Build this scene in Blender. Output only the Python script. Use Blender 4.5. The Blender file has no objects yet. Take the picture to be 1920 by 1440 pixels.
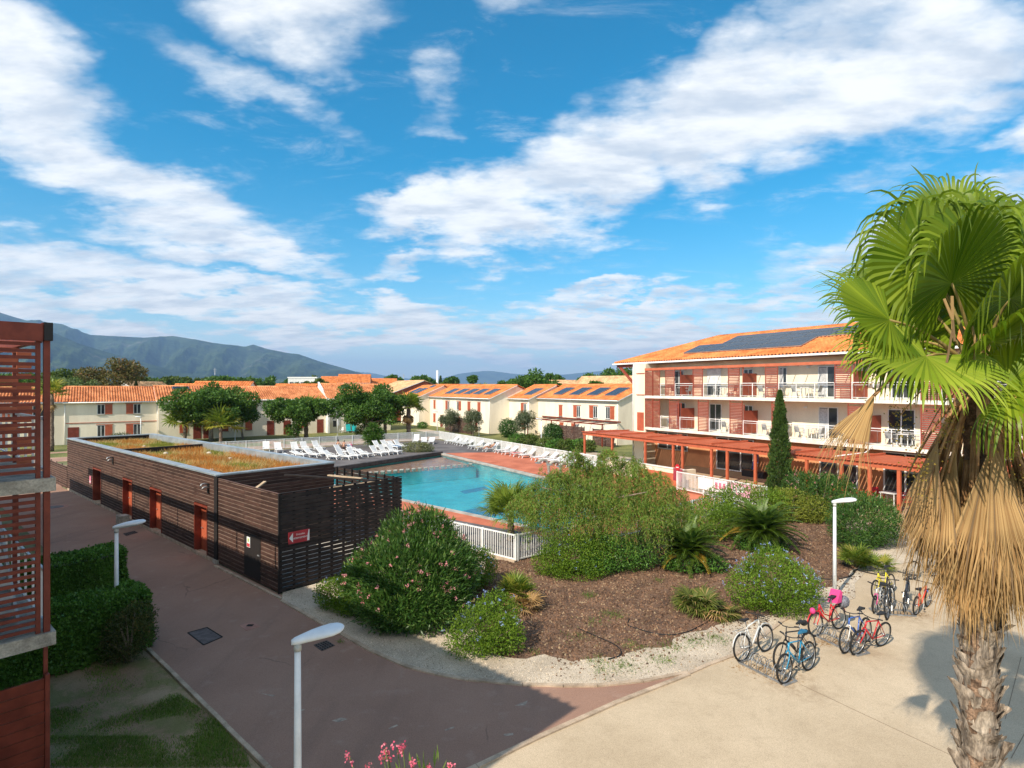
import bpy, bmesh, math, random
import numpy as np
from mathutils import Vector, Matrix
from mathutils.geometry import tessellate_polygon
PI = math.pi; R = math.radians
sc = bpy.context.scene
col = sc.collection
rng = np.random.default_rng(7)
random.seed(7)
# ------------------------------------------------------------------ camera
F, CX, CY, EYE = 1085.0, 960.0, 726.0, 7.0        # focal length / principal row in photo pixels, eye height in metres
cam = bpy.data.objects.new('camera', bpy.data.cameras.new('camera')); col.objects.link(cam)
cam.location = (0, 0, EYE); cam.rotation_euler = (PI/2, 0, 0)
cam.data.sensor_width = 36.0; cam.data.lens = F/1920*36; cam.data.shift_y = (CY-720)/1920
cam.data.clip_start = 0.1; cam.data.clip_end = 60000
sc.camera = cam
# ------------------------------------------------------------------ sun, sky
SUN_EL = R(40.5); SUNH = Vector((-.64, -.767)).normalized()       # horizontal direction towards the sun
to_sun = Vector((SUNH.x*math.cos(SUN_EL), SUNH.y*math.cos(SUN_EL), math.sin(SUN_EL)))
sl = bpy.data.lights.new('sun', 'SUN'); sl.energy = 5.0; sl.angle = R(0.5); sl.color = (1.0, .90, .75)
sun = bpy.data.objects.new('sun', sl); col.objects.link(sun)
sun.rotation_euler = to_sun.to_track_quat('Z', 'Y').to_euler(); sun.location = (-60, -70, 90)
sc.view_settings.view_transform = 'Standard'; sc.view_settings.look = 'None'
sc.view_settings.exposure = 0.31; sc.view_settings.gamma = 1.0; sc.view_settings.use_curve_mapping = False
sc.cycles.max_bounces = 6; sc.cycles.diffuse_bounces = 3; sc.cycles.glossy_bounces = 3
sc.cycles.transparent_max_bounces = 12; sc.cycles.volume_bounces = 0; sc.cycles.caustics_reflective = False
sc.cycles.caustics_refractive = False; sc.cycles.use_denoising = True

class NT:                                                         # tiny node-tree writer
    def __init__(s, tree): s.t = tree; s.n = tree.nodes; s.l = tree.links; s.n.clear()
    def add(s, typ, ins=None, **props):
        nd = s.n.new(typ)
        for k, v in props.items(): setattr(nd, k, v)
        for k, v in (ins or {}).items():
            sk = nd.inputs[k]
            if isinstance(v, bpy.types.NodeSocket): s.l.new(v, sk)
            else: sk.default_value = v
        return nd
    def math(s, op, a, b=None, c=None, clamp=False):
        ins = {0: a}
        if b is not None: ins[1] = b
        if c is not None: ins[2] = c
        return s.add('ShaderNodeMath', ins, operation=op, use_clamp=clamp).outputs[0]
    def mix(s, f, a, b, blend='MIX'):
        n = s.add('ShaderNodeMix', data_type='RGBA', blend_type=blend)
        for i, v in ((0, f), (6, a), (7, b)):
            if isinstance(v, bpy.types.NodeSocket): s.l.new(v, n.inputs[i])
            else: n.inputs[i].default_value = v
        return n.outputs[2]
    def rng(s, v, a, b, c=0., d=1., smooth=True):
        return s.add('ShaderNodeMapRange', {0: v, 1: a, 2: b, 3: c, 4: d}, interpolation_type='SMOOTHSTEP' if smooth else 'LINEAR').outputs[0]
    def noise(s, vec, scale, detail=3., rough=.5, dist=0.):
        return s.add('ShaderNodeTexNoise', {'Vector': vec, 'Scale': scale, 'Detail': detail, 'Roughness': rough, 'Distortion': dist}).outputs[0]
def c4(c): return (c[0], c[1], c[2], 1.0)

w = bpy.data.worlds.new('World'); sc.world = w; w.use_nodes = True
def build_sky():
    k = NT(w.node_tree)
    sky = k.add('ShaderNodeTexSky', sky_type='NISHITA', sun_disc=False)
    sky.sun_elevation = SUN_EL; sky.sun_rotation = math.atan2(to_sun.x, to_sun.y)
    sky.altitude = 30; sky.air_density = 1.0; sky.dust_density = 0.5; sky.ozone_density = 2.2
    d = k.add('ShaderNodeTexCoord').outputs['Generated']
    xyz = k.add('ShaderNodeSeparateXYZ', {0: d})
    x, y, z = xyz.outputs
    zc = k.math('MAXIMUM', z, 0.0)
    den = k.math('ADD', zc, 0.16)
    pl = k.add('ShaderNodeCombineXYZ', {0: k.math('DIVIDE', x, den), 1: k.math('DIVIDE', y, den), 2: 0.0}).outputs[0]  # point on the cloud deck
    az = k.math('ARCTAN2', x, y); el = k.math('ARCSINE', z)
    ae = k.add('ShaderNodeCombineXYZ', {0: az, 1: el, 2: 0.0}).outputs[0]
    # warp the bearing so that bank outlines are torn, not elliptical
    n1 = k.add('ShaderNodeTexNoise', {'Vector': pl, 'Scale': 1.9, 'Detail': 5., 'Roughness': .6})
    wv = k.add('ShaderNodeVectorMath', {0: n1.outputs[1], 1: (.5, .5, .5)}, operation='SUBTRACT').outputs[0]
    wv = k.add('ShaderNodeVectorMath', {0: wv, 'Scale': .30}, operation='SCALE').outputs[0]
    aew = k.add('ShaderNodeVectorMath', {0: ae, 1: wv}, operation='ADD').outputs[0]
    aew = k.add('ShaderNodeVectorMath', {0: aew, 1: (1, 1, 0)}, operation='MULTIPLY').outputs[0]
    # cloud banks: bearing, elevation, half length, half width, tilt (all degrees), weight
    banks = [(-9, 17.0, 6.5, 3.6, 6, 1.15), (-2, 16.5, 8.5, 5.2, 12, 1.15), (8, 20.5, 12, 5.8, 24, 1.1), (19, 24.5, 13, 6.6, 16, 1.1), (33, 25, 14, 7.0, 2, 1.1), (31, 31, 10, 3.2, -6, .7),
             (-34, 17.5, 15, 4.6, -16, 1.0), (-27, 13, 13, 3.0, -10, .95), (-30, 7.0, 20, 2.8, 0, 1.0), (-42, 23, 9, 4.6, -20, .95), (-39, 9, 16, 4, -2, .85),
             (-21, 32.5, 9, 5, -10, .95), (-23, 26, 12, 2.6, -14, .55), (-11, 11.8, 4, 1.8, 0, .7), (-8.5, 26.5, 4, 2, 10, .5),
             (37, 14, 14, 3.4, 12, .95), (22, 8.6, 17, 2.2, 6, .7), (-14, 5.6, 24, 2.8, -1, 1.0), (8, 4.6, 24, 2.4, 1, 1.05), (34, 5.5, 18, 2.4, 4, .85), (12, 7.6, 14, 1.4, 5, .8), (-2, 33.5, 6, 2.4, 0, .6)]
    tot = None
    for (a, e, rx, ry, t, wt) in banks:
        mp = k.add('ShaderNodeMapping', {'Vector': aew, 'Location': (R(a), R(e), 0), 'Rotation': (0, 0, R(t)), 'Scale': (R(rx), R(ry), 1)}, vector_type='TEXTURE').outputs[0]
        ln = k.add('ShaderNodeVectorMath', {0: mp}, operation='LENGTH').outputs['Value']
        g = k.rng(ln, 1.45, 0.15, 0., wt)
        tot = g if tot is None else k.math('MAXIMUM', tot, g)
    # broken cloud behind and above the camera, unseen, thickened to whiten shadow fill
    fill_cloud = k.rng(k.noise(pl, .55, 2.), .42, .62, 0., 1.0)
    away = k.rng(k.math('ABSOLUTE', az), .82, 1.1)
    tot = k.math('MAXIMUM', tot, k.math('MULTIPLY', fill_cloud, away))
    st = k.add('ShaderNodeMapping', {'Vector': pl, 'Rotation': (0, 0, R(28)), 'Scale': (1.0, 1.9, 1)}).outputs[0]
    fb = k.noise(st, 2.3, 9., .62, .25)
    fine = k.noise(st, 7.5, 8., .66, .2)
    f = k.math('ADD', k.math('MULTIPLY', fb, .66), k.math('MULTIPLY', fine, .34))
    dens = k.rng(k.math('ADD', k.math('MULTIPLY', tot, .62), f), .62, 1.10)
    dens = k.math('MULTIPLY', k.math('POWER', dens, 1.0), .96)
    wis = k.math('MULTIPLY', k.rng(k.noise(st, 3.1, 9., .7, .6), .52, .8), .36)
    dens = k.math('MAXIMUM', dens, wis)
    # cloud shade: lit tops, greyer thick undersides and greyer low on the sky
    sh = k.noise(st, 3.0, 6., .6)
    sh2 = k.rng(sh, .3, .62)
    low = k.rng(el, R(11), R(1.5))
    top = k.mix(sh2, (5.6, 6.3, 7.2, 1), (9.4, 9.5, 9.5, 1))
    base = k.mix(sh2, (7.0, 7.0, 6.6, 1), (11.5, 10.6, 9.4, 1))
    cc = k.mix(low, top, base)
    hs = k.add('ShaderNodeHueSaturation', {'Hue': .482, 'Saturation': 1.55, 'Value': 1.42, 'Color': sky.outputs[0]}).outputs[0]
    hz = k.mix(k.math('MULTIPLY', k.rng(el, R(9), R(0)), .55), hs, (6.6, 7.6, 8.2, 1))
    out = k.mix(dens, hz, cc)
    bg = k.add('ShaderNodeBackground', {'Color': out, 'Strength': 0.1})
    k.add('ShaderNodeOutputWorld', {0: bg.outputs[0]})
build_sky()

# ------------------------------------------------------------------ helpers
def G(px, py, z=0.0):                                             # ground (or height z) point seen at a photo pixel
    d = F*(EYE-z)/(py-CY); return Vector(((px-CX)/F*d, d, z))
def AT(px, py, d): return Vector(((px-CX)/F*d, d, EYE-(py-CY)*d/F))
MATS = {}
def M(name, c, rough=.8, c2=None, scale=3., var=.16, bump=0., bscale=60., metal=0., spec=.4, fine=0., fscale=180., detail=4., vec=None):
    if name in MATS: return MATS[name]
    m = bpy.data.materials.new(name); m.use_nodes = True; k = NT(m.node_tree)
    pos = k.add('ShaderNodeNewGeometry').outputs['Position']
    if vec: pos = k.add('ShaderNodeMapping', {'Vector': pos, 'Rotation': (0, 0, vec[0]), 'Scale': vec[1]}).outputs[0]
    n = k.noise(pos, scale, detail, .6)
    a = c4([v*(1-var) for v in c]); b = c4([min(1, v*(1+var)) for v in (c2 or c)])
    cc = k.mix(k.rng(n, .3, .7), a, b)
    if fine > 0:
        n2 = k.noise(pos, fscale, 2., .6)
        cc = k.mix(1.0, cc, k.mix(k.rng(n2, .25, .75), (1-fine,)*3+(1,), (1+fine,)*3+(1,)), 'MULTIPLY')
    p = k.add('ShaderNodeBsdfPrincipled', {'Base Color': cc, 'Roughness': rough, 'Metallic': metal, 'Specular IOR Level': spec})
    if bump > 0:
        bn = k.add('ShaderNodeBump', {'Height': k.noise(pos, bscale, 4., .6), 'Strength': bump, 'Distance': .02})
        k.l.new(bn.outputs[0], p.inputs['Normal'])
    k.add('ShaderNodeOutputMaterial', {0: p.outputs[0]})
    MATS[name] = m; return m
def LEAF(name, c1, c2, trans=.35, rough=.45, c3=None):
    if name in MATS: return MATS[name]
    m = bpy.data.materials.new(name); m.use_nodes = True; k = NT(m.node_tree)
    g = k.add('ShaderNodeNewGeometry')
    cc = k.mix(g.outputs['Random Per Island'], c4(c1), c4(c2))
    if c3:
        cc = k.mix(k.rng(k.math('FRACT', k.math('MULTIPLY', g.outputs['Random Per Island'], 7.31)), .8, .98), cc, c4(c3))
    big = k.noise(g.outputs['Position'], 1.1, 2.)
    cc = k.mix(1.0, cc, k.mix(k.rng(big, .3, .7), (.8, .82, .8, 1), (1.16, 1.14, 1.1, 1)), 'MULTIPLY')
    p = k.add('ShaderNodeBsdfPrincipled', {'Base Color': cc, 'Roughness': rough, 'Specular IOR Level': .22})
    t = k.add('ShaderNodeBsdfTranslucent', {'Color': k.mix(1.0, cc, (1.25, 1.3, .7, 1), 'MULTIPLY')})
    mx = k.add('ShaderNodeMixShader', {0: trans, 1: p.outputs[0], 2: t.outputs[0]})
    k.add('ShaderNodeOutputMaterial', {0: mx.outputs[0]})
    MATS[name] = m; return m
def link(o, parent=None):
    col.objects.link(o)
    if parent is not None: o.parent = parent
    return o
def tag(o, label=None, cat=None, group=None, kind=None):
    for kk, v in (('label', label), ('category', cat), ('group', group), ('kind', kind)):
        if v: o[kk] = v
    return o
def thing(name, label, cat, loc=(0, 0, 0), rz=0., group=None):
    o = bpy.data.objects.new(name, None); o.empty_display_size = .2; col.objects.link(o)
    o.location = loc; o.rotation_euler = (0, 0, rz); return tag(o, label, cat, group)
def np_mesh(name, V, Fc, mats, midx=None, smooth=False):          # V (n,3), Fc (m,k) one face size
    V = np.asarray(V, dtype=np.float32).reshape(-1, 3); Fc = np.asarray(Fc, dtype=np.int32)
    me = bpy.data.meshes.new(name); me.vertices.add(len(V)); me.vertices.foreach_set('co', V.ravel())
    kk = Fc.shape[1]; me.loops.add(Fc.size); me.loops.foreach_set('vertex_index', Fc.ravel())
    me.polygons.add(len(Fc)); me.polygons.foreach_set('loop_start', np.arange(len(Fc), dtype=np.int32)*kk)
    if midx is not None: me.polygons.foreach_set('material_index', np.asarray(midx, dtype=np.int32))
    if smooth: me.polygons.foreach_set('use_smooth', np.ones(len(Fc), dtype=bool))
    for m in (mats if isinstance(mats, (list, tuple)) else [mats]): me.materials.append(m)
    me.update(calc_edges=True); me.validate(); return me
def nobj(name, V, Fc, mats, parent=None, **kw): return link(bpy.data.objects.new(name, np_mesh(name, V, Fc, mats, **kw)), parent)
class MB:                                                         # collects shapes for one mesh object
    def __init__(s): s.v = []; s.f = []; s.sm = []
    def add(s, vs, fs, smooth=False):
        b = len(s.v); s.v += [tuple(v) for v in vs]; s.f += [tuple(b+i for i in f) for f in fs]; s.sm += [smooth]*len(fs); return s
    def box(s, x0, x1, y0, y1, z0, z1):
        v = [(x0, y0, z0), (x1, y0, z0), (x1, y1, z0), (x0, y1, z0), (x0, y0, z1), (x1, y0, z1), (x1, y1, z1), (x0, y1, z1)]
        return s.add(v, [(0, 3, 2, 1), (4, 5, 6, 7), (0, 1, 5, 4), (1, 2, 6, 5), (2, 3, 7, 6), (3, 0, 4, 7)])
    def hexa(s, b, t): return s.add(list(b)+list(t), [(0, 3, 2, 1), (4, 5, 6, 7), (0, 1, 5, 4), (1, 2, 6, 5), (2, 3, 7, 6), (3, 0, 4, 7)])
    def bar(s, a, b, w_, h, up=(0, 0, 1)):                        # rectangular bar between two points
        a = Vector(a); b = Vector(b); d = (b-a).normalized(); u = Vector(up)
        if abs(d.dot(u)) > .98: u = Vector((1, 0, 0))
        x = d.cross(u).normalized()*w_/2; z_ = x.cross(d).normalized()*h/2
        return s.hexa([a-x-z_, a+x-z_, a+x+z_, a-x+z_], [b-x-z_, b+x-z_, b+x+z_, b-x+z_])
    def tube(s, pts, r, n=8, caps=True, smooth=True):
        pts = [Vector(p) for p in pts]; rs = r if isinstance(r, (list, tuple)) else [r]*len(pts)
        vs = []; ref = None
        for i, p in enumerate(pts):
            d = (pts[min(i+1, len(pts)-1)]-pts[max(i-1, 0)]).normalized()
            if ref is None: ref = Vector((0, 0, 1)) if abs(d.z) < .9 else Vector((1, 0, 0))
            x = d.cross(ref); x = x.normalized() if x.length > 1e-5 else d.orthogonal().normalized(); y = x.cross(d)
            ref = y
            vs += [p+(x*math.cos(2*PI*j/n)+y*math.sin(2*PI*j/n))*rs[i] for j in range(n)]
        fs = [(i*n+j, i*n+(j+1) % n, (i+1)*n+(j+1) % n, (i+1)*n+j) for i in range(len(pts)-1) for j in range(n)]
        s.add(vs, fs, smooth)
        if caps: b = len(s.v)-len(vs); s.f += [tuple(b+j for j in range(n))[::-1], tuple(b+(len(pts)-1)*n+j for j in range(n))]; s.sm += [False, False]
        return s
    def torus(s, c, ax, R_, r, n=28, m=6, squash=1.):
        c = Vector(c); ax = Vector(ax).normalized(); x = ax.orthogonal().normalized(); y = ax.cross(x); vs = []
        for i in range(n):
            d = x*math.cos(2*PI*i/n)+y*math.sin(2*PI*i/n)
            vs += [c+d*(R_+r*math.cos(2*PI*j/m))+ax*(r*squash*math.sin(2*PI*j/m)) for j in range(m)]
        return s.add(vs, [(i*m+j, ((i+1) % n)*m+j, ((i+1) % n)*m+(j+1) % m, i*m+(j+1) % m) for i in range(n) for j in range(m)], True)
    def ball(s, c, r, n=10, m=6):
        c = Vector(c); r = r if isinstance(r, (tuple, list)) else (r, r, r); vs = []
        for i in range(m+1):
            th = PI*i/m
            vs += [(c.x+r[0]*math.sin(th)*math.cos(2*PI*j/n), c.y+r[1]*math.sin(th)*math.sin(2*PI*j/n), c.z+r[2]*math.cos(th)) for j in range(n)]
        return s.add(vs, [(i*n+j, (i+1)*n+j, (i+1)*n+(j+1) % n, i*n+(j+1) % n) for i in range(m) for j in range(n)], True)
    def prism(s, poly, z0, z1):
        n = len(poly); vs = [(p[0], p[1], z0) for p in poly]+[(p[0], p[1], z1) for p in poly]
        tri = tessellate_polygon([[Vector((p[0], p[1], 0)) for p in poly]])
        fs = [(j, (j+1) % n, n+(j+1) % n, n+j) for j in range(n)]+[tuple(n+i for i in t) for t in tri]+[t[::-1] for t in tri]
        return s.add(vs, fs)
    def mesh(s, name, mat):
        me = bpy.data.meshes.new(name); me.from_pydata(s.v, [], s.f)
        for m in (mat if isinstance(mat, (list, tuple)) else [mat]): me.materials.append(m)
        me.polygons.foreach_set('use_smooth', s.sm); me.update(); return me
    def build(s, name, mat, parent=None): return link(bpy.data.objects.new(name, s.mesh(name, mat)), parent)
def BX(name, mat, parent, *b): return MB().box(*b).build(name, mat, parent)
UNIT = {}
def unit_box(name, mat, parent, x0, x1, y0, y1, z0, z1):          # alike boxes share one cube mesh, scaled
    key = (name, mat.name)
    if key not in UNIT: UNIT[key] = MB().box(-.5, .5, -.5, .5, -.5, .5).mesh(name, mat)
    o = link(bpy.data.objects.new(name, UNIT[key]), parent)
    o.location = ((x0+x1)/2, (y0+y1)/2, (z0+z1)/2); o.scale = (x1-x0, y1-y0, z1-z0); return o
def sheet(name, poly, z, mat, holes=(), parent=None):             # flat polygon with holes
    loops = [[Vector((p[0], p[1], 0)) for p in poly]]+[[Vector((p[0], p[1], 0)) for p in h] for h in holes]
    pts = [p for l in loops for p in l]; tri = tessellate_polygon(loops)
    fs = []
    for t in tri:
        a, b, c = [pts[i] for i in t]
        fs.append(t if (b-a).cross(c-a).z > 0 else t[::-1])
    me = bpy.data.meshes.new(name); me.from_pydata([(p.x, p.y, z) for p in pts], [], fs); me.materials.append(mat); me.update()
    o = link(bpy.data.objects.new(name, me), parent)
    if parent is None: o['kind'] = 'structure'
    return o
def copy_tree(o, parent=None):
    c = o.copy(); col.objects.link(c); c.parent = parent
    for ch in [q for q in o.children]: copy_tree(ch, c)
    return c
ORD = ['first', 'second', 'third', 'fourth', 'fifth', 'sixth', 'seventh', 'eighth', 'ninth', 'tenth', 'eleventh', 'twelfth', 'thirteenth', 'fourteenth', 'fifteenth', 'sixteenth', 'seventeenth', 'eighteenth', 'nineteenth', 'twentieth']
def unit(v): return v/np.maximum(np.linalg.norm(v, axis=-1, keepdims=True), 1e-9)
def leaf_arrays(P, D, N, L, W, fold=.12, bend=0.):
    D = unit(D); S = unit(np.cross(D, N)); N2 = np.cross(S, D)
    L = np.broadcast_to(np.asarray(L, float).reshape(-1, 1), (len(P), 1)); W = np.broadcast_to(np.asarray(W, float).reshape(-1, 1), (len(P), 1))
    mid = P+D*L*.48
    V = np.stack([P, mid+S*W*.5+N2*W*fold, P+D*L-np.array([0, 0, 1.])*L*bend, mid-S*W*.5+N2*W*fold], 1).reshape(-1, 3)
    Fc = np.arange(len(P)*4).reshape(-1, 4); return V, Fc
def rand_dirs(n, r=rng): return unit(r.normal(size=(n, 3)))
def foliage(name, mat, parent, P, out, L, W, jit=.9, up=.25, lj=.35, bend=0., kind=None):
    n = len(P); D = unit(out*(1-.3*jit)+rand_dirs(n)*jit+np.array([0, 0, up])); N = unit(out+rand_dirs(n)*.6+np.array([0, 0, .4]))
    ls = L*(1+rng.uniform(-lj, lj, n)); V, Fc = leaf_arrays(P, D, N, ls, ls*W/L, bend=bend)
    o = nobj(name, V, Fc, mat, parent)
    if kind: o['kind'] = kind
    return o
def blob_points(blobs, n, shell=.55, r=rng):                       # points through the outer volume of ellipsoids; drop those deep inside others
    wts = np.array([b[3]*b[4]+b[4]*b[5]+b[3]*b[5] for b in blobs]); idx = r.choice(len(blobs), n, p=wts/wts.sum())
    B = np.array(blobs)[idx]; d = rand_dirs(n, r); rad = shell+(1-shell)*r.random(n)**.6
    rad *= 1+.10*np.sin(d[:, 0]*7+idx)*np.cos(d[:, 1]*6+idx*2)+r.normal(size=n)*.035
    P = B[:, :3]+d*B[:, 3:6]*rad[:, None]; out = unit(d/B[:, 3:6]); keep = np.ones(n, bool)
    for b in blobs:
        q = np.linalg.norm((P-np.array(b[:3]))/np.array(b[3:6]), axis=1); keep &= q > shell*.8
    return P[keep], out[keep]
def clumpy(center, radii, nclump, crad, n, r=rng, low=-.35):       # clump blobs spread over an ellipsoid crown
    out = []
    for i in range(nclump):
        d = rand_dirs(1, r)[0]
        if d[2] < low: d[2] = -d[2]*.5
        q = .4+.68*r.random(); rr = crad*(.5+1.0*r.random())
        out.append((center[0]+d[0]*radii[0]*q, center[1]+d[1]*radii[1]*q, center[2]+d[2]*radii[2]*q, rr*1.1, rr*1.1, rr*.75))
    return out
# ================================================================== setting: ground, roads, pool, hills
def structure(o): o['kind'] = 'structure'; return o
U = Vector((-.748, .664)); Vv = Vector((.664, .748))               # along / across the road
WD = Vector((.52, -.854)); WN = Vector((.854, .52))                # along / into the right-hand blocks
ED = Vector((.81, .586)).normalized(); EN = Vector((-ED.y, ED.x))  # along / into the left-hand terrace
def V2(p): return Vector((p[0], p[1]))

m_ground = M('dry_ground', (.13, .14, .055), .95, (.22, .2, .1), .05, .25, fine=.25, fscale=2.)
def road_material():
    m = bpy.data.materials.new('brown_asphalt'); m.use_nodes = True; k = NT(m.node_tree)
    pos = k.add('ShaderNodeNewGeometry').outputs['Position']
    big = k.noise(pos, .28, 5., .6); fine_ = k.noise(pos, 120., 2., .7); mid = k.noise(pos, 1.7, 4., .6)
    st = k.add('ShaderNodeMapping', {'Vector': pos, 'Rotation': (0, 0, R(41)), 'Scale': (1.3, .16, 1)}).outputs[0]
    track = k.noise(st, 1.2, 3., .5)
    c = k.mix(k.rng(big, .3, .7), (.285, .165, .118, 1), (.345, .208, .15, 1))
    c = k.mix(k.math('MULTIPLY', k.rng(track, .5, .75), .28), c, (.15, .10, .078, 1))
    c = k.mix(k.math('MULTIPLY', k.rng(mid, .56, .74), .5), c, (.39, .27, .21, 1))
    c = k.mix(1., c, k.mix(k.rng(fine_, .25, .75), (.72, .72, .72, 1), (1.28, 1.28, 1.28, 1)), 'MULTIPLY')
    vor = k.add('ShaderNodeTexVoronoi', {'Vector': k.add('ShaderNodeVectorMath', {0: pos, 1: k.add('ShaderNodeTexNoise', {'Vector': pos, 'Scale': .9, 'Detail': 5.}).outputs[1]}, operation='ADD').outputs[0], 'Scale': .16}, feature='DISTANCE_TO_EDGE').outputs[0]
    crk = k.math('MULTIPLY', k.rng(vor, .0045, .0015), k.rng(k.noise(pos, .4, 2.), .5, .6))
    c = k.mix(k.math('MULTIPLY', crk, .4), c, (.07, .05, .045, 1))
    p = k.add('ShaderNodeBsdfPrincipled', {'Base Color': c, 'Roughness': .9, 'Specular IOR Level': .3})
    b = k.add('ShaderNodeBump', {'Height': fine_, 'Strength': .35, 'Distance': .01}); k.l.new(b.outputs[0], p.inputs['Normal'])
    k.add('ShaderNodeOutputMaterial', {0: p.outputs[0]}); return m
def plaza_material():
    m = bpy.data.materials.new('sandy_concrete'); m.use_nodes = True; k = NT(m.node_tree)
    pos = k.add('ShaderNodeNewGeometry').outputs['Position']
    big = k.noise(pos, .35, 5., .65); fine_ = k.noise(pos, 75., 3., .75); mid = k.noise(pos, 2.4, 5., .65); sp = k.noise(pos, 34., 1., .5)
    c = k.mix(k.rng(big, .3, .7), (.44, .345, .235, 1), (.55, .44, .31, 1))
    c = k.mix(k.math('MULTIPLY', k.rng(mid, .5, .8), .5), c, (.36, .28, .19, 1))
    c = k.mix(1., c, k.mix(k.rng(fine_, .25, .75), (.72, .71, .7, 1), (1.25, 1.25, 1.25, 1)), 'MULTIPLY')
    c = k.mix(k.math('MULTIPLY', k.rng(sp, .68, .75), .35), c, (.2, .14, .09, 1))
    # worn, darker soil stains around the cycle stands
    for (sx, sy, r_) in ((6.7, 13.6, 1.0), (9.2, 15.4, .8), (12.1, 17.7, .9)):
        q = k.add('ShaderNodeVectorMath', {0: pos, 1: (sx, sy, 0)}, operation='SUBTRACT').outputs[0]
        ln = k.add('ShaderNodeVectorMath', {0: q}, operation='LENGTH').outputs['Value']
        c = k.mix(k.math('MULTIPLY', k.math('MULTIPLY', k.rng(ln, r_*1.3, .1), k.rng(k.noise(pos, 3.2, 5., .7), .38, .66)), .55), c, (.24, .16, .095, 1))
    p = k.add('ShaderNodeBsdfPrincipled', {'Base Color': c, 'Roughness': .92, 'Specular IOR Level': .25})
    b = k.add('ShaderNodeBump', {'Height': fine_, 'Strength': .3, 'Distance': .01}); k.l.new(b.outputs[0], p.inputs['Normal'])
    k.add('ShaderNodeOutputMaterial', {0: p.outputs[0]}); return m
m_road = road_material(); m_plaza = plaza_material()
m_gravel = M('beige_gravel', (.42, .345, .26), .95, (.52, .435, .335), .6, .1, .6, 55., fine=.45, fscale=48.)
m_mulch = M('volcanic_mulch', (.10, .056, .035), .95, (.17, .098, .06), 1.3, .15, .9, 30., fine=.6, fscale=26.)
m_kerb = M('kerb_concrete', (.36, .27, .19), .9, (.47, .36, .26), 2.5, .15, .3, 60., fine=.2, fscale=70.)
m_reddeck = M('red_deck', (.46, .125, .06), .85, (.52, .16, .085), .5, .12, .2, 80., fine=.14, fscale=40.)
m_greydeck = M('grey_deck', (.10, .088, .088), .9, (.14, .125, .122), .5, .14, .2, 80., fine=.12, fscale=40.)
m_path = M('pink_path', (.36, .21, .15), .9, (.44, .27, .2), .4, .12, fine=.12, fscale=30.)
m_lawnfar = M('far_lawn', (.10, .125, .028), .95, (.17, .165, .05), .35, .2, fine=.4, fscale=7.)
m_stone = M('pool_coping', (.34, .30, .26), .8, (.44, .4, .35), 1.5, .12, .2)

POOL = [(-7.45, 61.25), (7.6, 36.5), (2.2, 27.7), (-6.77, 35.83), (-14.6, 42.9), (-17.6, 45.6)]
SH1, SH2 = (-15.6, 45.65), (-3.38, 53.87)                          # edge of the shallow red basin
BIG = 16000
sheet('ground', [(-BIG, -400), (BIG, -400), (BIG, 26000), (-BIG, 26000)], -.012, m_ground, [POOL])
# road
KL = [(2.8, 3.85), (-4.51, 10.64), (-10.16, 15.86), (-19.71, 24.58), (-46, 48.6)]
KG = [(-7.55, 18.95), (-6.1, 17.55), (-4.83, 16.37), (-3.7, 15.3), (-2.67, 14.49), (-1.8, 14.07), (-1.02, 13.81), (.25, 13.59), (1.2, 13.53), (2.0, 13.54), (3.1, 13.75), (4.31, 14.17)]
KP = [(-5.6, 7.15), (-.64, 10.64), (.42, 11.45), (2.24, 12.75), (4.29, 14.05)]
sheet('road', KL[::-1]+[(-4, 1), (-6, 7)]+KP[1:]+KG[::-1]+[(-7.55, 19.3), (-31.4, 40.4), (-40, 52)], .004, m_road)
EDGE = [(4.29, 14.10), (5.0, 14.6), (5.86, 15.13), (7.0, 16.2), (8.1, 17.3), (9.0, 18.0), (10.2, 18.45), (11.4, 19.2), (12.2, 20.6), (13.4, 21.9), (16, 23.2), (20, 25), (26, 28)]
sheet('plaza', [(-5.6, 7.15)]+KP[1:]+EDGE[1:]+[(60, 40), (60, -6), (-2, -6)], .008, m_plaza)
GARDEN = KG+EDGE[1:]+[(24, 31), (14.5, 35.5), (9.4, 30.2), (.2, 23.15), (-4.5, 27.2), (-4.4, 23.4), (-7.8, 19.7)]
sheet('gravel_bed', GARDEN, .016, m_gravel)
mul_px = [(880, 1130), (905, 1190), (945, 1237), (1010, 1228), (1070, 1238), (1150, 1232), (1235, 1214), (1290, 1190), (1345, 1172), (1400, 1166), (1450, 1152), (1500, 1128), (1548, 1105), (1590, 1080), (1612, 1058), (1596, 1030), (1600, 1000), (1570, 975), (1500, 955), (1400, 950), (1300, 975), (1180, 1000), (1060, 1025), (965, 1052), (915, 1048)]
MUL = []
for i, (px, py) in enumerate(mul_px):                               # ragged edge
    a = G(px, py); b = G(*mul_px[(i+1) % len(mul_px)])
    for t in (0, .25, .5, .75):
        p = a.lerp(b, t); MUL.append((p.x+random.uniform(-.13, .13), p.y+random.uniform(-.13, .13)))
sheet('mulch_bed', MUL, .022, m_mulch)
def inside(pts, poly):
    x, y = pts[:, 0], pts[:, 1]; c = np.zeros(len(pts), bool); n = len(poly)
    for i in range(n):
        x1, y1 = poly[i]; x2, y2 = poly[i-1]
        t = ((y1 > y) != (y2 > y)) & (x < (x2-x1)*(y-y1)/((y2-y1) or 1e-9)+x1); c ^= t
    return c
def scatter(poly, n, grow=0.):
    q = np.array(poly); lo, hi = q.min(0)-grow, q.max(0)+grow
    p = rng.uniform(lo, hi, (int(n*2.4), 2)); return p[inside(p, poly)][:n]
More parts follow.
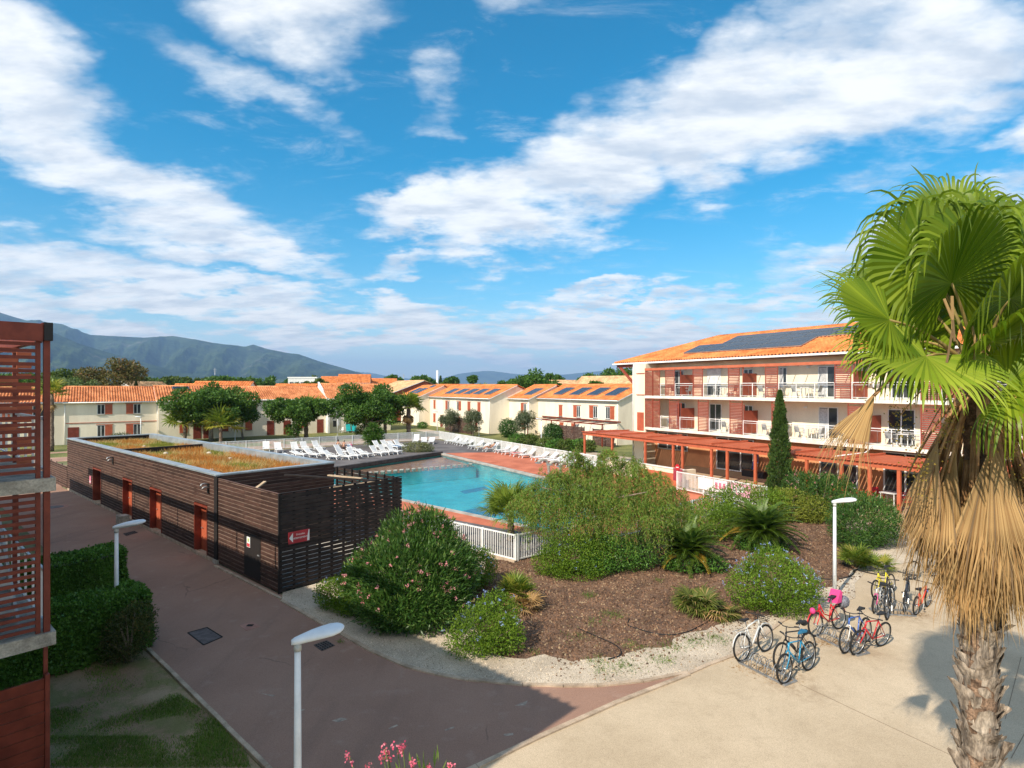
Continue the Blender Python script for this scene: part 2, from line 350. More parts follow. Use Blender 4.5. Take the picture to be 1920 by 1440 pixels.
def pebbles(name, P2, z, smin, smax, mat):
    n = len(P2); base = np.array([[1, 0, -.3], [-.5, .87, -.3], [-.5, -.87, -.3], [.1, .1, .75]])
    a = rng.uniform(0, 6.28, n); s = rng.uniform(smin, smax, n)
    V = np.empty((n, 4, 3)); V[:, :, 0] = base[:, 0]*np.cos(a)[:, None]-base[:, 1]*np.sin(a)[:, None]; V[:, :, 1] = base[:, 0]*np.sin(a)[:, None]+base[:, 1]*np.cos(a)[:, None]; V[:, :, 2] = base[:, 2]
    V = (V+rng.normal(size=V.shape)*.2)*s[:, None, None]; V[:, :, 0] += P2[:, 0][:, None]; V[:, :, 1] += P2[:, 1][:, None]; V[:, :, 2] += z+s[:, None]*.3
    Fc = (np.arange(n)[:, None, None]*4+np.array([[0, 1, 3], [1, 2, 3], [2, 0, 3]])).reshape(-1, 3)
    return nobj(name, V, Fc, mat)
m_lava = LEAF('lava_stone', (.06, .033, .021), (.23, .128, .078), 0., .95, (.34, .24, .15))
tag(pebbles('lava_gravel', scatter(MUL, 30000), .022, .018, .05, m_lava), 'reddish brown lava stones covering the planted bed', 'gravel', kind='stuff')
strag = scatter(GARDEN, 26000); strag = strag[(~inside(strag, MUL)) & (strag[:, 1] < 24) & (strag[:, 0] > 1.0)]
dm = np.min(np.linalg.norm(strag[:, None, :]-np.array(MUL)[None, :, :], axis=2), axis=1); strag = strag[rng.random(len(strag)) < np.exp(-dm/.38)]
tag(pebbles('stray_stones', strag, .016, .02, .05, m_lava), 'dark lava stones strayed onto the pale gravel border', 'gravel', kind='stuff')
m_peb = LEAF('pale_pebble', (.22, .17, .12), (.66, .56, .44), 0., .9)
gp = scatter(GARDEN, 34000); gp = gp[(~inside(gp, MUL)) & (gp[:, 1] < 21)]
tag(pebbles('pale_pebbles', gp, .016, .010, .028, m_peb), 'pale pebbles of the gravel border along the kerb', 'gravel', kind='stuff')

def kerb(name, path, h=.10, wd=.11, seg=1.0, z=0.):
    root = structure(thing(name, None, None)); pts = [Vector((p[0], p[1])) for p in path]; L = 0; S = []
    for a, b in zip(pts, pts[1:]):
        n = max(1, round((b-a).length/seg))
        for i in range(n): S.append((a.lerp(b, i/n), a.lerp(b, (i+1)/n)))
    for a, b in S:
        d = (b-a).normalized()*.006; zz = z+h+random.uniform(-.004, .004); lat = Vector((-d.y, d.x)).normalized()*random.uniform(-.006, .006)
        a2, b2 = a+d+lat, b-d+lat
        MB().bar((a2.x, a2.y, zz-.12), (b2.x, b2.y, zz-.12), wd, .24).build('kerb_stone', m_kerb, root)
    return root
kerb('garden_kerb', KG, .045); kerb('plaza_kerb', KP, .05, .11); kerb('garden_edge_kerb', EDGE[:6], .04, .10)
kerb('lawn_kerb', [(-2.4, 8.65)]+KL[1:4], .05, .09); kerb('wall_kerb', [(-7.62, 19.1), (-11.6, 22.6)], .05, .1)
# plaza joints: shallow dark saw cuts; the right-hand pair are painted shadow lines
m_joint_shade = M('joint', (.2, .15, .1), .95)
for i, (a, b) in enumerate((((6.79, 13.6), (8.37, 10.94)), ((8.37, 10.94), (10.6, 7.2)), ((10.4, 12.2), (13.2, 15.0)), ((9.4, 10.9), (13.4, 14.2)))):
    structure(MB().bar((a[0], a[1], .0085), (b[0], b[1], .0085), .012, .006).build('plaza_joint_shade_line', m_joint_shade))
# worn remains of road paint
m_worn = M('worn_paint', (.30, .23, .18), .9, (.40, .32, .25), 9, .2)
for px in ([(622, 1352), (640, 1346), (652, 1349), (634, 1355)], [(728, 1366), (744, 1359), (747, 1361), (731, 1368)], [(833, 1369), (850, 1363), (853, 1365), (836, 1371)], [(944, 1377), (962, 1375), (963, 1379), (946, 1381)], [(965, 1324), (990, 1314), (985, 1323)], [(486, 1300), (516, 1304), (512, 1307)], [(545, 1327), (572, 1331), (566, 1334)]):
    sheet('worn_mark', [tuple(G(*p)[:2]) for p in px], .0085, m_worn)
# manhole covers, drains
m_iron = M('cast_iron', (.10, .075, .068), .6, (.14, .11, .1), 6, .15, .4, 40., metal=.35)
m_dark = M('drain_dark', (.012, .011, .01), .9)
m_cover = M('red_cover', (.33, .16, .12), .85, (.38, .2, .15), 4, .1, .3, 60.)
def quadpx(pts): return [G(*p) for p in pts]
def cover(name, label, px, mat, z=.008):
    p = quadpx(px); return tag(MB().prism([(q.x, q.y) for q in p], z-.02, z+.006).build(name, mat), label, 'manhole cover')
t = thing('manhole_cover', 'large dark square manhole cover in the brown road', 'manhole cover'); c = quadpx([(352, 1187), (388, 1177), (417, 1195), (382, 1210)])
cc = [(q.x, q.y) for q in c]; MB().prism(cc, -.01, .010).build('plate', m_iron, t)
for i in range(4): MB().bar(Vector((*cc[i], .011)), Vector((*cc[(i+1) % 4], .011)), .03, .012).build('rim', m_dark, t)
t = thing('inspection_cover', 'pinkish square concrete cover with a small dark inset in the road', 'manhole cover'); c = quadpx([(448, 1173), (474, 1166), (488, 1175), (462, 1183)])
MB().prism([(q.x, q.y) for q in c], -.01, .010).build('plate', m_cover, t); q = G(469, 1173); MB().box(q.x-.09, q.x+.09, q.y-.07, q.y+.07, .008, .0125).build('inset', m_dark, t)
def grate(label, px, nb=5, nr=4):
    t = thing('drain_grate', label, 'drain'); c = quadpx(px); a, b, c2, d = c; MB().prism([(q.x, q.y) for q in c], -.01, .0075).build('pit', m_dark, t)
    for i in range(nb+1):
        f = i/nb; p, q = a.lerp(b, f), d.lerp(c2, f); MB().bar((p.x, p.y, .012), (q.x, q.y, .012), .028, .012).build('grate_bar', m_iron, t)
    for i in range(nr+1):
        f = i/nr; p, q = a.lerp(d, f), b.lerp(c2, f); MB().bar((p.x, p.y, .0125), (q.x, q.y, .0125), .022, .012).build('grate_bar', m_iron, t)
grate('iron drain grate in the road near the gravel kerb', [(589, 1210), (612, 1202), (627, 1211), (604, 1221)])
grate('small flat drain slot in the road beside the dark shed', [(231, 1001), (252, 996), (258, 999), (237, 1005)], 6, 2)
t = thing('round_manhole', 'round manhole with pale ring in the far road', 'manhole cover'); q = G(100, 951)
MB().prism([(q.x+.75*math.cos(a*.4), q.y+.75*math.sin(a*.4)) for a in range(16)], -.01, .0075).build('ring', m_cover, t); MB().prism([(q.x+.5*math.cos(a*.4), q.y+.5*math.sin(a*.4)) for a in range(16)], .0075, .011).build('plate', m_iron, t)
# lawn on the left
def lawn_material():
    m = bpy.data.materials.new('bare_lawn'); m.use_nodes = True; k = NT(m.node_tree)
    pos = k.add('ShaderNodeNewGeometry').outputs['Position']
    n = k.noise(pos, .9, 6., .65); fine_ = k.noise(pos, 60., 3., .7)
    c = k.mix(k.rng(k.noise(pos, .6, 4.), .35, .65), (.24, .16, .095, 1), (.36, .26, .16, 1))
    c = k.mix(k.math('MULTIPLY', k.rng(n, .45, .57), .5), c, (.10, .15, .024, 1))
    c = k.mix(1., c, k.mix(k.rng(fine_, .25, .75), (.68, .68, .68, 1), (1.3, 1.3, 1.3, 1)), 'MULTIPLY')
    p = k.add('ShaderNodeBsdfPrincipled', {'Base Color': c, 'Roughness': .95, 'Specular IOR Level': .2})
    b = k.add('ShaderNodeBump', {'Height': fine_, 'Strength': .5, 'Distance': .02}); k.l.new(b.outputs[0], p.inputs['Normal'])
    k.add('ShaderNodeOutputMaterial', {0: p.outputs[0]}); return m
LAWN = [(2.6, 3.7), (-4.56, 10.58), (-10.2, 15.8), (-19.8, 24.5), (-34, 24), (-20, 6)]
sheet('lawn', LAWN, .006, lawn_material())
m_grass = LEAF('grass', (.06, .14, .016), (.17, .27, .04), .3, .6, (.22, .2, .08))
def blades(P2, z, hmin, hmax, wd, mat, name, parent=None, lean=.5):
    n = len(P2); a = rng.uniform(0, 6.28, n); h = rng.uniform(hmin, hmax, n); s = np.stack([np.cos(a), np.sin(a)], 1)*wd/2; l = rng.normal(size=(n, 2))*lean*h[:, None]
    V = np.zeros((n, 3, 3)); V[:, 0, :2] = P2-s; V[:, 1, :2] = P2+s; V[:, 2, :2] = P2+l; V[:, :2, 2] = z; V[:, 2, 2] = z+h
    return nobj(name, V, np.arange(n*3).reshape(-1, 3), mat, parent)
gpts = np.vstack([scatter([tuple(G(*p)[:2]) for p in poly], n) for poly, n in (([(95, 1330), (250, 1310), (330, 1298), (400, 1345), (460, 1410), (470, 1440), (95, 1440)], 34000), ([(95, 1270), (250, 1260), (330, 1290), (250, 1330), (95, 1330)], 3000), ([(150, 1235), (260, 1228), (310, 1250), (250, 1270), (150, 1265)], 2200), ([(250, 1208), (300, 1240), (280, 1225)], 300))])
# keep tufts where a low-frequency field is high so that bare soil shows between
fld = np.sin(gpts[:, 0]*3.1+1.3*np.sin(gpts[:, 1]*2.3))+np.sin(gpts[:, 1]*3.7+1.7*np.sin(gpts[:, 0]*1.9))+rng.normal(size=len(gpts))*.55
near = gpts[:, 1] < 11.6
gpts = gpts[(fld > .6) | (near & (fld > -1.1))]
tag(blades(gpts, .006, .02, .075, .012, m_grass, 'lawn_grass'), 'patchy green grass on the bare soil beside the red balconies', 'grass', kind='stuff')
wd = np.vstack([rng.normal(size=(n, 2))*s+np.array(G(*p)[:2]) for p, n, s in (((1105, 1118), 260, .14), ((1150, 1155), 240, .2), ((1112, 1168), 120, .2), ((1085, 1195), 150, .25), ((1190, 1215), 160, .2), ((1120, 1240), 140, .18), ((1170, 1252), 260, .22), ((1240, 1240), 180, .2), ((1260, 1215), 200, .18), ((1305, 1205), 200, .2), ((1345, 1200), 220, .2), ((1130, 1260), 120, .15), ((1235, 1090), 90, .1), ((640, 1205), 40, .06), ((1535, 1085), 80, .15), ((1000, 1225), 60, .1))])
tag(blades(wd, .03, .02, .075, .014, m_grass, 'weeds', lean=1.0), 'small green weeds sprouting in the gravel border', 'weeds', kind='stuff')
# beyond the pool
def offs(p, d, n, a, b): return (p[0]+d.x*a+n.x*b, p[1]+d.y*a+n.y*b)
FC = (-9.7, 77.5)                                                   # back corner of the pool fence
sheet('far_lawn', [offs(FC, ED, EN, -70, 0), offs(FC, ED, EN, 0, 0), (9.6, 46.4), (40, 62), (30, 110), offs(FC, ED, EN, 10, 45), offs(FC, ED, EN, -70, 45)], -.006, m_lawnfar)
sheet('far_path', [offs(FC, ED, EN, -75, .6), offs(FC, ED, EN, 3, .6), offs(FC, ED, EN, 3, 4.8), offs(FC, ED, EN, -75, 4.8)], .0, m_path)
sheet('house_path', [offs(FC, ED, EN, -75, 9.5), offs(FC, ED, EN, 0, 9.5), offs(FC, ED, EN, 0, 11), offs(FC, ED, EN, -75, 11)], .0, m_path)
for a in (-34, -27, -20, -9): sheet('door_path', [offs(FC, ED, EN, a, 4.8), offs(FC, ED, EN, a+1.6, 4.8), offs(FC, ED, EN, a+1.6, 12), offs(FC, ED, EN, a, 12)], .004, m_path)
m_pale = M('pale_path', (.42, .33, .24), .9, (.5, .4, .3), .6, .1)
sheet('garden_path', [(-7.7, 79.6), (-2.2, 70), (1.2, 64.2), (3.2, 65.5), (-1, 73.2), (-6, 82), (-14, 96), (-16, 95)], .0, m_pale)
sheet('terrace_path', [(3.2, 62.5), (9, 53.5), (13, 55.5), (6.5, 66)], .0, m_pale)
# pool surround
PA = [(-9.9, 77.2), (9.2, 46.9), (13.5, 36.4), (9.35, 30.1), (.15, 23.2), (-5.2, 27.6), (-4.5, 23.6), (-8.4, 27.0), (-26.9, 43.6), (-36, 57.2)]
sheet('grey_deck', PA, .0, m_greydeck, [POOL])
sheet('red_deck', [(-7.1, 61.45), (-4.9, 61.9), (-.4, 62.2), (9.2, 46.9), (13.5, 36.4), (9.2, 30.1), (.1, 23.3), (-5.2, 27.7), (-12, 33.6), (-14.9, 42.6), (-6.77, 35.53), (2.3, 27.4), (7.95, 36.55)], .004, m_reddeck)
sheet('fence_deck', [(-5.2, 27.65), (.12, 23.25), (3.4, 25.7), (-3.0, 30.5)], .008, m_greydeck)  # grey deck sheet laid over the red deck by the near fence
def strip(name, pts, wd, z0, z1, mat, closed=False):
    root = structure(thing(name, None, None)); n = len(pts)
    for i in range(n if closed else n-1):
        a, b = Vector(pts[i]), Vector(pts[(i+1) % n]); k = max(1, round((b-a).length/1.2))
        for j in range(k):
            p, q = a.lerp(b, j/k), a.lerp(b, (j+1)/k); e = (b-a).normalized()*.004
            MB().bar((p.x+e.x, p.y+e.y, (z0+z1)/2), (q.x-e.x, q.y-e.y, (z0+z1)/2), wd, z1-z0).build('coping_stone', mat, root)
    return root
strip('pool_coping', POOL[:4]+[POOL[4]], .42, -.10, .03, m_stone)
m_step = M('pool_step_dark', (.045, .038, .036), .7, (.07, .06, .055), 2, .2)
structure(MB().bar((*POOL[0], .02), (*POOL[5], .02), .35, .36).build('pool_step', m_step))
m_tile = M('pool_tile', (.04, .60, .62), .4, (.07, .68, .68), .7, .1, fine=.12, fscale=9.)
m_redtile = M('pool_red_floor', (.80, .27, .17), .6, (.85, .34, .22), .8, .12)
b = MB(); n = len(POOL)
for i in range(n):
    (x1, y1), (x2, y2) = POOL[i], POOL[(i+1) % n]; b.add([(x1, y1, .0), (x2, y2, .0), (x2, y2, -1.5), (x1, y1, -1.5)], [(0, 3, 2, 1)])
structure(b.build('pool_wall', m_tile)); sheet('pool_floor', POOL, -1.45, m_tile)
sheet('shallow_floor', [POOL[0], SH2, SH1, POOL[5]], -.38, m_redtile)
structure(MB().bar((*SH1, -.9), (*SH2, -.9), .12, 1.05).build('shallow_edge', m_tile))
m_lane = M('lane_tile', (.015, .22, .36), .5)
c = quadpx([(864, 920), (905, 914), (912, 918), (872, 925)])
sheet('lane_mark', [tuple(G(px, py, -1.44)[:2]) for px, py in ((862, 921), (908, 912), (916, 917), (872, 926))], -1.44, m_lane); sheet('lane_mark', [tuple(G(px, py, -1.44)[:2]) for px, py in ((850, 962), (930, 945), (960, 962), (880, 975))], -1.44, m_lane)
for i in range(26):                                                # stepping rim between the two basins
    f = i/26; p = Vector(SH1).lerp(Vector(SH2), f); unit_box('rim_stone', m_stone, None, p.x-.16, p.x+.16, p.y-.12, p.y+.12, -.34, -.05)['kind'] = 'structure'
def water_material():
    m = bpy.data.materials.new('pool_water'); m.use_nodes = True; k = NT(m.node_tree)
    pos = k.add('ShaderNodeNewGeometry').outputs['Position']
    h = k.math('ADD', k.noise(pos, 1.6, 3., .5), k.math('MULTIPLY', k.noise(pos, 5.5, 2., .5), .35))
    bmp = k.add('ShaderNodeBump', {'Height': h, 'Strength': .3, 'Distance': .06}).outputs[0]
    fr = k.add('ShaderNodeFresnel', {'IOR': 1.33, 'Normal': bmp}).outputs[0]
    tr = k.add('ShaderNodeBsdfTransparent', {'Color': (.80, .97, .98, 1)})
    gl = k.add('ShaderNodeBsdfGlossy', {'Roughness': .04, 'Normal': bmp, 'Color': (.85, .95, 1, 1)})
    mx = k.add('ShaderNodeMixShader', {0: k.math('MULTIPLY', fr, .72), 1: tr.outputs[0], 2: gl.outputs[0]})
    k.add('ShaderNodeOutputMaterial', {0: mx.outputs[0]}); return m
sheet('pool_water', POOL, -.10, water_material())
# hills
m_hill = None
def hill_material():
    m = bpy.data.materials.new('scrub_hill'); m.use_nodes = True; k = NT(m.node_tree)
    pos = k.add('ShaderNodeNewGeometry').outputs['Position']
    n = k.noise(pos, .0035, 8., .62); n2 = k.noise(pos, .02, 6., .7); rock = k.noise(pos, .0022, 7., .68)
    c = k.mix(k.rng(n, .35, .65), (.018, .034, .016, 1), (.055, .08, .03, 1)); c = k.mix(1., c, k.mix(k.rng(n2, .3, .7), (.45, .45, .45, 1), (1.5, 1.5, 1.5, 1)), 'MULTIPLY')
    c = k.mix(k.math('MULTIPLY', k.rng(rock, .60, .68), .6), c, (.20, .18, .155, 1))
    p = k.add('ShaderNodeBsdfPrincipled', {'Base Color': c, 'Roughness': 1., 'Specular IOR Level': .0})
    k.add('ShaderNodeOutputMaterial', {0: p.outputs[0]}); return m
m_hill = hill_material()
def ridge(name, prof, dist, reach, amp, seed):
    amp = amp*1.25
    r = np.random.default_rng(seed); px = np.array([p[0] for p in prof], float); py = np.array([p[1] for p in prof], float)
    xs = np.arange(px[0], px[-1]+1, 5.); hs = (CY-np.interp(xs, px, py))/F*dist+EYE; nrow = 30
    ph = r.uniform(0, 6.28, (6,)); V = np.zeros((nrow+4, len(xs), 3))
    for j in range(nrow+4):
        f = (j-3)/nrow                                             # 0 at crest, 1 at the foot, <0 behind
        d = dist-reach*f if f >= 0 else dist+reach*(-f)*3
        x = (xs-CX)/F*dist; prof_ = np.clip(1-abs(f), 0, 1)**1.25
        gul = sum(np.sin(x/(dist*.011*(1.+.8*q))+ph[q]+f*(5-q)*1.2)/(1.+.55*q) for q in range(6))
        gul = gul+sum(np.abs(np.sin(x/(dist*.0042*(1+.6*q))+ph[q]*2+f*(7+3*q)))-.6 for q in range(3))*.55
        z = hs*prof_+gul*amp*np.sin(np.clip(f, 0, 1)*PI)**.6*np.clip(hs/hs.max(), .12, 1)
        V[j, :, 0] = (xs-CX)/F*d; V[j, :, 1] = d; V[j, :, 2] = np.maximum(z, -8 if 0 < f < 1 else -20)
    a, b_ = np.meshgrid(np.arange(nrow+3), np.arange(len(xs)-1), indexing='ij'); i0 = a*len(xs)+b_
    Fc = np.stack([i0, i0+len(xs), i0+len(xs)+1, i0+1], -1).reshape(-1, 4)
    structure(nobj(name, V, Fc, m_hill, smooth=True))
ridge('mountain', [(-500, 575), (-300, 570), (-140, 572), (0, 586), (25, 594), (50, 601), (68, 600), (92, 605), (118, 608), (140, 618), (170, 628), (210, 630), (270, 633), (325, 630), (370, 637), (400, 643), (440, 648), (460, 650), (475, 646), (500, 654), (540, 662), (560, 664), (600, 678), (640, 689), (680, 701), (720, 716), (740, 728)], 7600, 3100, 75, 3)
ridge('foothill', [(-500, 560), (-200, 585), (0, 604), (92, 620), (150, 645), (200, 660), (250, 674), (300, 688), (350, 699), (400, 707), (460, 714), (520, 722), (560, 728)], 5200, 1900, 42, 9)
ridge('far_mountain', [(560, 690), (640, 692), (670, 697), (700, 700), (740, 708), (790, 711), (830, 709), (860, 701), (890, 697), (925, 696), (965, 701), (1010, 704), (1060, 702), (1110, 697), (1150, 694), (1200, 697), (1300, 690), (1500, 688), (1800, 692), (2200, 700)], 17000, 2500, 60, 5)
# ================================================================== buildings
m_rust = M('rust_red_paint', (.165, .03, .016), .55, (.205, .04, .022), 3, .12)
m_cream = M('cream_render', (.79, .69, .54), .9, (.86, .77, .62), .8, .05, .15, 120., fine=.05, fscale=60., vec=(0, (.6, .6, .15)))
m_white = M('white_paint', (.74, .74, .72), .5, (.8, .8, .78), 3, .05)
m_conc = M('stained_concrete', (.30, .275, .23), .9, (.42, .39, .33), 3., .22, .3, 40., fine=.2, fscale=30.)
def board_material():
    m = bpy.data.materials.new('stained_boards'); m.use_nodes = True; k = NT(m.node_tree)
    pos = k.add('ShaderNodeNewGeometry').outputs['Position']; oi = k.add('ShaderNodeObjectInfo').outputs['Random']
    g = k.add('ShaderNodeMapping', {'Vector': pos, 'Rotation': (0, 0, R(41.6)), 'Scale': (.5, .5, 3)}).outputs[0]
    c = k.mix(k.rng(k.noise(g, 3., 5., .65), .3, .7), (.042, .022, .017, 1), (.088, .048, .037, 1))
    c = k.mix(1., c, k.mix(oi, (.7, .7, .7, 1), (1.35, 1.3, 1.28, 1)), 'MULTIPLY')
    c = k.mix(k.math('MULTIPLY', k.rng(k.noise(pos, 6., 4., .7), .6, .72), .5), c, (.17, .075, .045, 1))       # rusty wear
    z = k.add('ShaderNodeSeparateXYZ', {0: k.add('ShaderNodeTexCoord').outputs['Object']}).outputs[2]
    edge = k.math('MULTIPLY', k.rng(z, .30, .46), k.rng(k.noise(pos, 2.2, 4., .6), .25, .55))                    # bleached upper edge
    c = k.mix(k.math('MULTIPLY', edge, .8), c, (.27, .19, .15, 1))
    p = k.add('ShaderNodeBsdfPrincipled', {'Base Color': c, 'Roughness': .75, 'Specular IOR Level': .2})
    k.add('ShaderNodeOutputMaterial', {0: p.outputs[0]}); return m
m_brownwood = board_material()
m_blackwood = M('dark_board_backing', (.014, .010, .009), .85)
m_flash = M('zinc_flashing', (.36, .40, .42), .45, (.44, .48, .5), 1.5, .1, metal=.5)
m_orange = M('terracotta_paint', (.48, .125, .058), .6, (.52, .145, .07), 2, .08)
m_shut = M('shutter_paint', (.40, .088, .04), .6, (.45, .108, .052), 2, .08)
m_glass = None
def glass_material():
    m = bpy.data.materials.new('window_glass'); m.use_nodes = True; k = NT(m.node_tree)
    pos = k.add('ShaderNodeNewGeometry').outputs['Position']
    c = k.mix(k.rng(k.noise(pos, .9, 2.), .35, .65), (.02, .026, .03, 1), (.07, .075, .078, 1))
    p = k.add('ShaderNodeBsdfPrincipled', {'Base Color': c, 'Roughness': .06, 'Specular IOR Level': .7})
    k.add('ShaderNodeOutputMaterial', {0: p.outputs[0]}); return m
m_glass = glass_material()
def pv_material():
    m = bpy.data.materials.new('solar_cell'); m.use_nodes = True; k = NT(m.node_tree)
    tc = k.add('ShaderNodeTexCoord').outputs['Object']
    b = k.add('ShaderNodeTexBrick', {'Vector': tc, 'Color1': (.012, .016, .026, 1), 'Color2': (.016, .02, .032, 1), 'Mortar': (.12, .13, .15, 1), 'Scale': 1., 'Mortar Size': .006, 'Brick Width': .16, 'Row Height': .16}, offset=0.)
    p = k.add('ShaderNodeBsdfPrincipled', {'Base Color': b.outputs[0], 'Roughness': .22, 'Specular IOR Level': .6})
    k.add('ShaderNodeOutputMaterial', {0: p.outputs[0]}); return m
m_pv = pv_material(); m_alu = M('aluminium', (.42, .43, .44), .4, metal=.6)
def tile_mat(name, c, c2): return M(name, c, .85, c2, .9, .2, .2, 40., fine=.22, fscale=5., detail=7.)
m_tileor = tile_mat('roof_tile_orange', (.58, .17, .045), (.64, .22, .07)); m_tilepale = tile_mat('roof_tile_pale', (.55, .30, .15), (.62, .40, .22)); m_tilestripe = tile_mat('roof_tile_new', (.56, .18, .065), (.66, .27, .115))
def gloc(o, x, y): return Vector((o.x+x[0], 0))
def tiles(name, mat, parent, a, along, up, nbar, L, course=.42, r=.115, frac=None):
    """barrel-tile slope: a = lower left corner, along = eave vector, up = slope vector; real half-round rows with stepped courses"""
    a, along, up = [np.array(v, float) for v in (a, along, up)]; nrm = unit(np.cross(along, up)); pitch = np.linalg.norm(along)/nbar; al = unit(along)
    m = 6; nc = max(2, int(np.linalg.norm(up)/course)); V = []; Fc = []
    th = np.linspace(PI, 0, m); prof_x = np.concatenate([np.cos(th)*pitch*.34+pitch*.5, [pitch]]); prof_z = np.concatenate([np.sin(th)*r, [0.]]); prof_x = np.concatenate([[0.], prof_x]); prof_z = np.concatenate([[0.], prof_z]); k = len(prof_x)
    for c in range(nc):
        for e, lift in ((c/nc, .028), ((c+1)/nc, .0)):
            base = a+(up*e if frac is None else up[None, :]*np.repeat(np.asarray(frac)*e, k)[:, None])
            xs = (np.arange(nbar)[:, None]*pitch+prof_x[None, :]); jit = rng.normal(size=(nbar, 1))*.004
            V.append(base+al*xs.reshape(-1, 1)+nrm*((prof_z[None, :]*(1.0 if lift else .86)+lift*(prof_z[None, :] > .001)+jit).reshape(-1, 1)))
    V = np.concatenate(V); row = nbar*k
    cc, bb, ii = np.meshgrid(np.arange(nc), np.arange(nbar), np.arange(k-1), indexing='ij'); i0 = (cc*2*row+bb*k+ii).ravel()
    Fc = np.stack([i0, i0+1, i0+row+1, i0+row], 1)
    # front lips of each course on the one below
    cc, bb, ii = np.meshgrid(np.arange(1, nc), np.arange(nbar), np.arange(k-1), indexing='ij'); j0 = ((cc*2-1)*row+bb*k+ii).ravel()
    Fc = np.concatenate([Fc, np.stack([j0, j0+1, j0+row+1, j0+row], 1)])
    o = nobj(name, V, Fc, mat, parent); o['kind'] = 'stuff'; return o
def window(parent, x, z, w_, h, y=0., frame=m_white, curtain=False, mull=1, proud=.03):
    """window on a facade facing -y: recessed pane, frame bars, sill"""
    f = MB(); t = .055
    f.box(x, x+w_, y-.012, y+.05, z, z+t); f.box(x, x+w_, y-.012, y+.05, z+h-t, z+h); f.box(x, x+t, y-.014, y+.048, z+t, z+h-t); f.box(x+w_-t, x+w_, y-.014, y+.048, z+t, z+h-t)
    for i in range(mull): q = x+w_*(i+1)/(mull+1); f.box(q-.035, q+.035, y-.01, y+.046, z+t, z+h-t)
    o = f.build('window', frame, parent); BX('pane', m_glass, o, x+t*.5, x+w_-t*.5, y-.002, y+.03, z+t*.5, z+h-t*.5)
    return o
def shutter(parent, x, z, w_, h, y=0.):
    o = BX('shutter', m_shut, parent, x, x+w_, y-.05, y-.004, z, z+h)
    for i in range(3): q = x+w_*(i+1)/4; unit_box('shutter_groove', m_rust, o, q-.006, q+.006, y-.0525, y-.048, z+.03, z+h-.03)
    return o
def solar(parent, x0, x1, a, b, at, name='solar_panel', th=.07):
    """panel on a slope; at(x, s, h) maps eave distance x, slope distance s and height h to a point"""
    P = MB().hexa([at(x0, a, .13), at(x1, a, .13), at(x1, b, .13), at(x0, b, .13)], [at(x0, a, .13+th), at(x1, a, .13+th), at(x1, b, .13+th), at(x0, b, .13+th)]).build(name, m_alu, parent)
    i = .035; MB().hexa([at(x0+i, a+i, .14+th-.01), at(x1-i, a+i, .14+th-.01), at(x1-i, b-i, .14+th-.01), at(x0+i, b-i, .14+th-.01)], [at(x0+i, a+i, .145+th), at(x1-i, a+i, .145+th), at(x1-i, b-i, .145+th), at(x0+i, b-i, .145+th)]).build('cell', m_pv, P)
    return P
# ---------------------------------------------------------------- left apartment block whose balcony end stands at the left edge
t = thing('apartment_building', 'rust red slatted balcony tower on concrete slabs at the left edge', 'building', (-5.25, 5.1, 0), math.atan2(U.y, U.x))
BX('wall', m_cream, t, 0, 40.4, .35, 9.4, 0, 8.45)
tiles('roof_tiles', m_tileor, t, (40.7, -.12, 8.55), (-41.0, 0, 0), (0, 4.9, 1.7), 150, 41, 1.2)
MB().add([(-.25, -.1, 8.5), (40.65, -.1, 8.5), (40.65, 4.9, 10.2), (-.25, 4.9, 10.2), (-.25, 9.7, 8.5), (40.65, 9.7, 8.5)], [(0, 1, 2, 3), (3, 2, 5, 4), (0, 3, 4), (1, 5, 2), (0, 4, 5, 1)]).build('roof', m_rust, t)
X0, YB = 5.45, -1.85
for z0, z1 in ((2.5, 2.73), (5.19, 5.42)): BX('slab', m_conc, t, X0-.06, 36, YB-.1, .35, z0, z1)
BX('beam', m_rust, t, X0-.02, 36, YB-.05, YB+.08, 7.82, 8.12); BX('beam', m_rust, t, X0-.05, X0+.09, YB+.083, .35, 7.80, 8.10)
m_blk = M('black_steel', (.012, .012, .013), .5); BX('beam_end', m_blk, t, X0-.055, X0+.11, YB-.06, YB+.06, 7.81, 8.125)
for x in np.arange(X0, 36.1, 3.05):
    BX('post', m_rust, t, x, x+.09, YB-.03, YB+.06, 5.42, 7.82)
    BX('post', m_rust, t, x, x+.09, YB-.03, YB+.06, 2.73, 5.19)
BX('post', m_rust, t, X0+.02, X0+.09, YB+.10, YB+.165, 5.42, 7.80); BX('post', m_rust, t, X0+.02, X0+.09, YB+.10, YB+.165, 2.73, 5.19); BX('post', m_rust, t, X0+.02, X0+.08, YB+.0, YB+.06, 1.3, 2.5)
for i in range(20):
    z = 5.52+i*.1155; unit_box('slat', m_rust, t, X0-.005, X0+.03, YB+.17, .33, z, z+.058)
for i in range(21):
    z = 2.80+i*.1155; unit_box('slat', m_rust, t, X0-.005, X0+.03, YB+.17, .33, z, z+.058)
for i in range(10):
    z = .05+i*.192; MB().hexa([(X0-.05, YB+.06, z), (X0-.005, YB+.06, z), (X0-.005, .33, z), (X0-.05, .33, z)], [(X0-.075, YB+.06, z+.186), (X0-.045, YB+.06, z+.186), (X0-.045, .33, z+.186), (X0-.075, .33, z+.186)]).build('board', m_rust, t)
BX('post', m_rust, t, X0-.09, X0, YB-.01, YB+.055, 0, 2.02)
for i in range(5):
    z = .9+i*.192; unit_box('board', m_rust, t, X0+2.3, X0+2.33, YB+.5, .3, z+.5, z+.686)
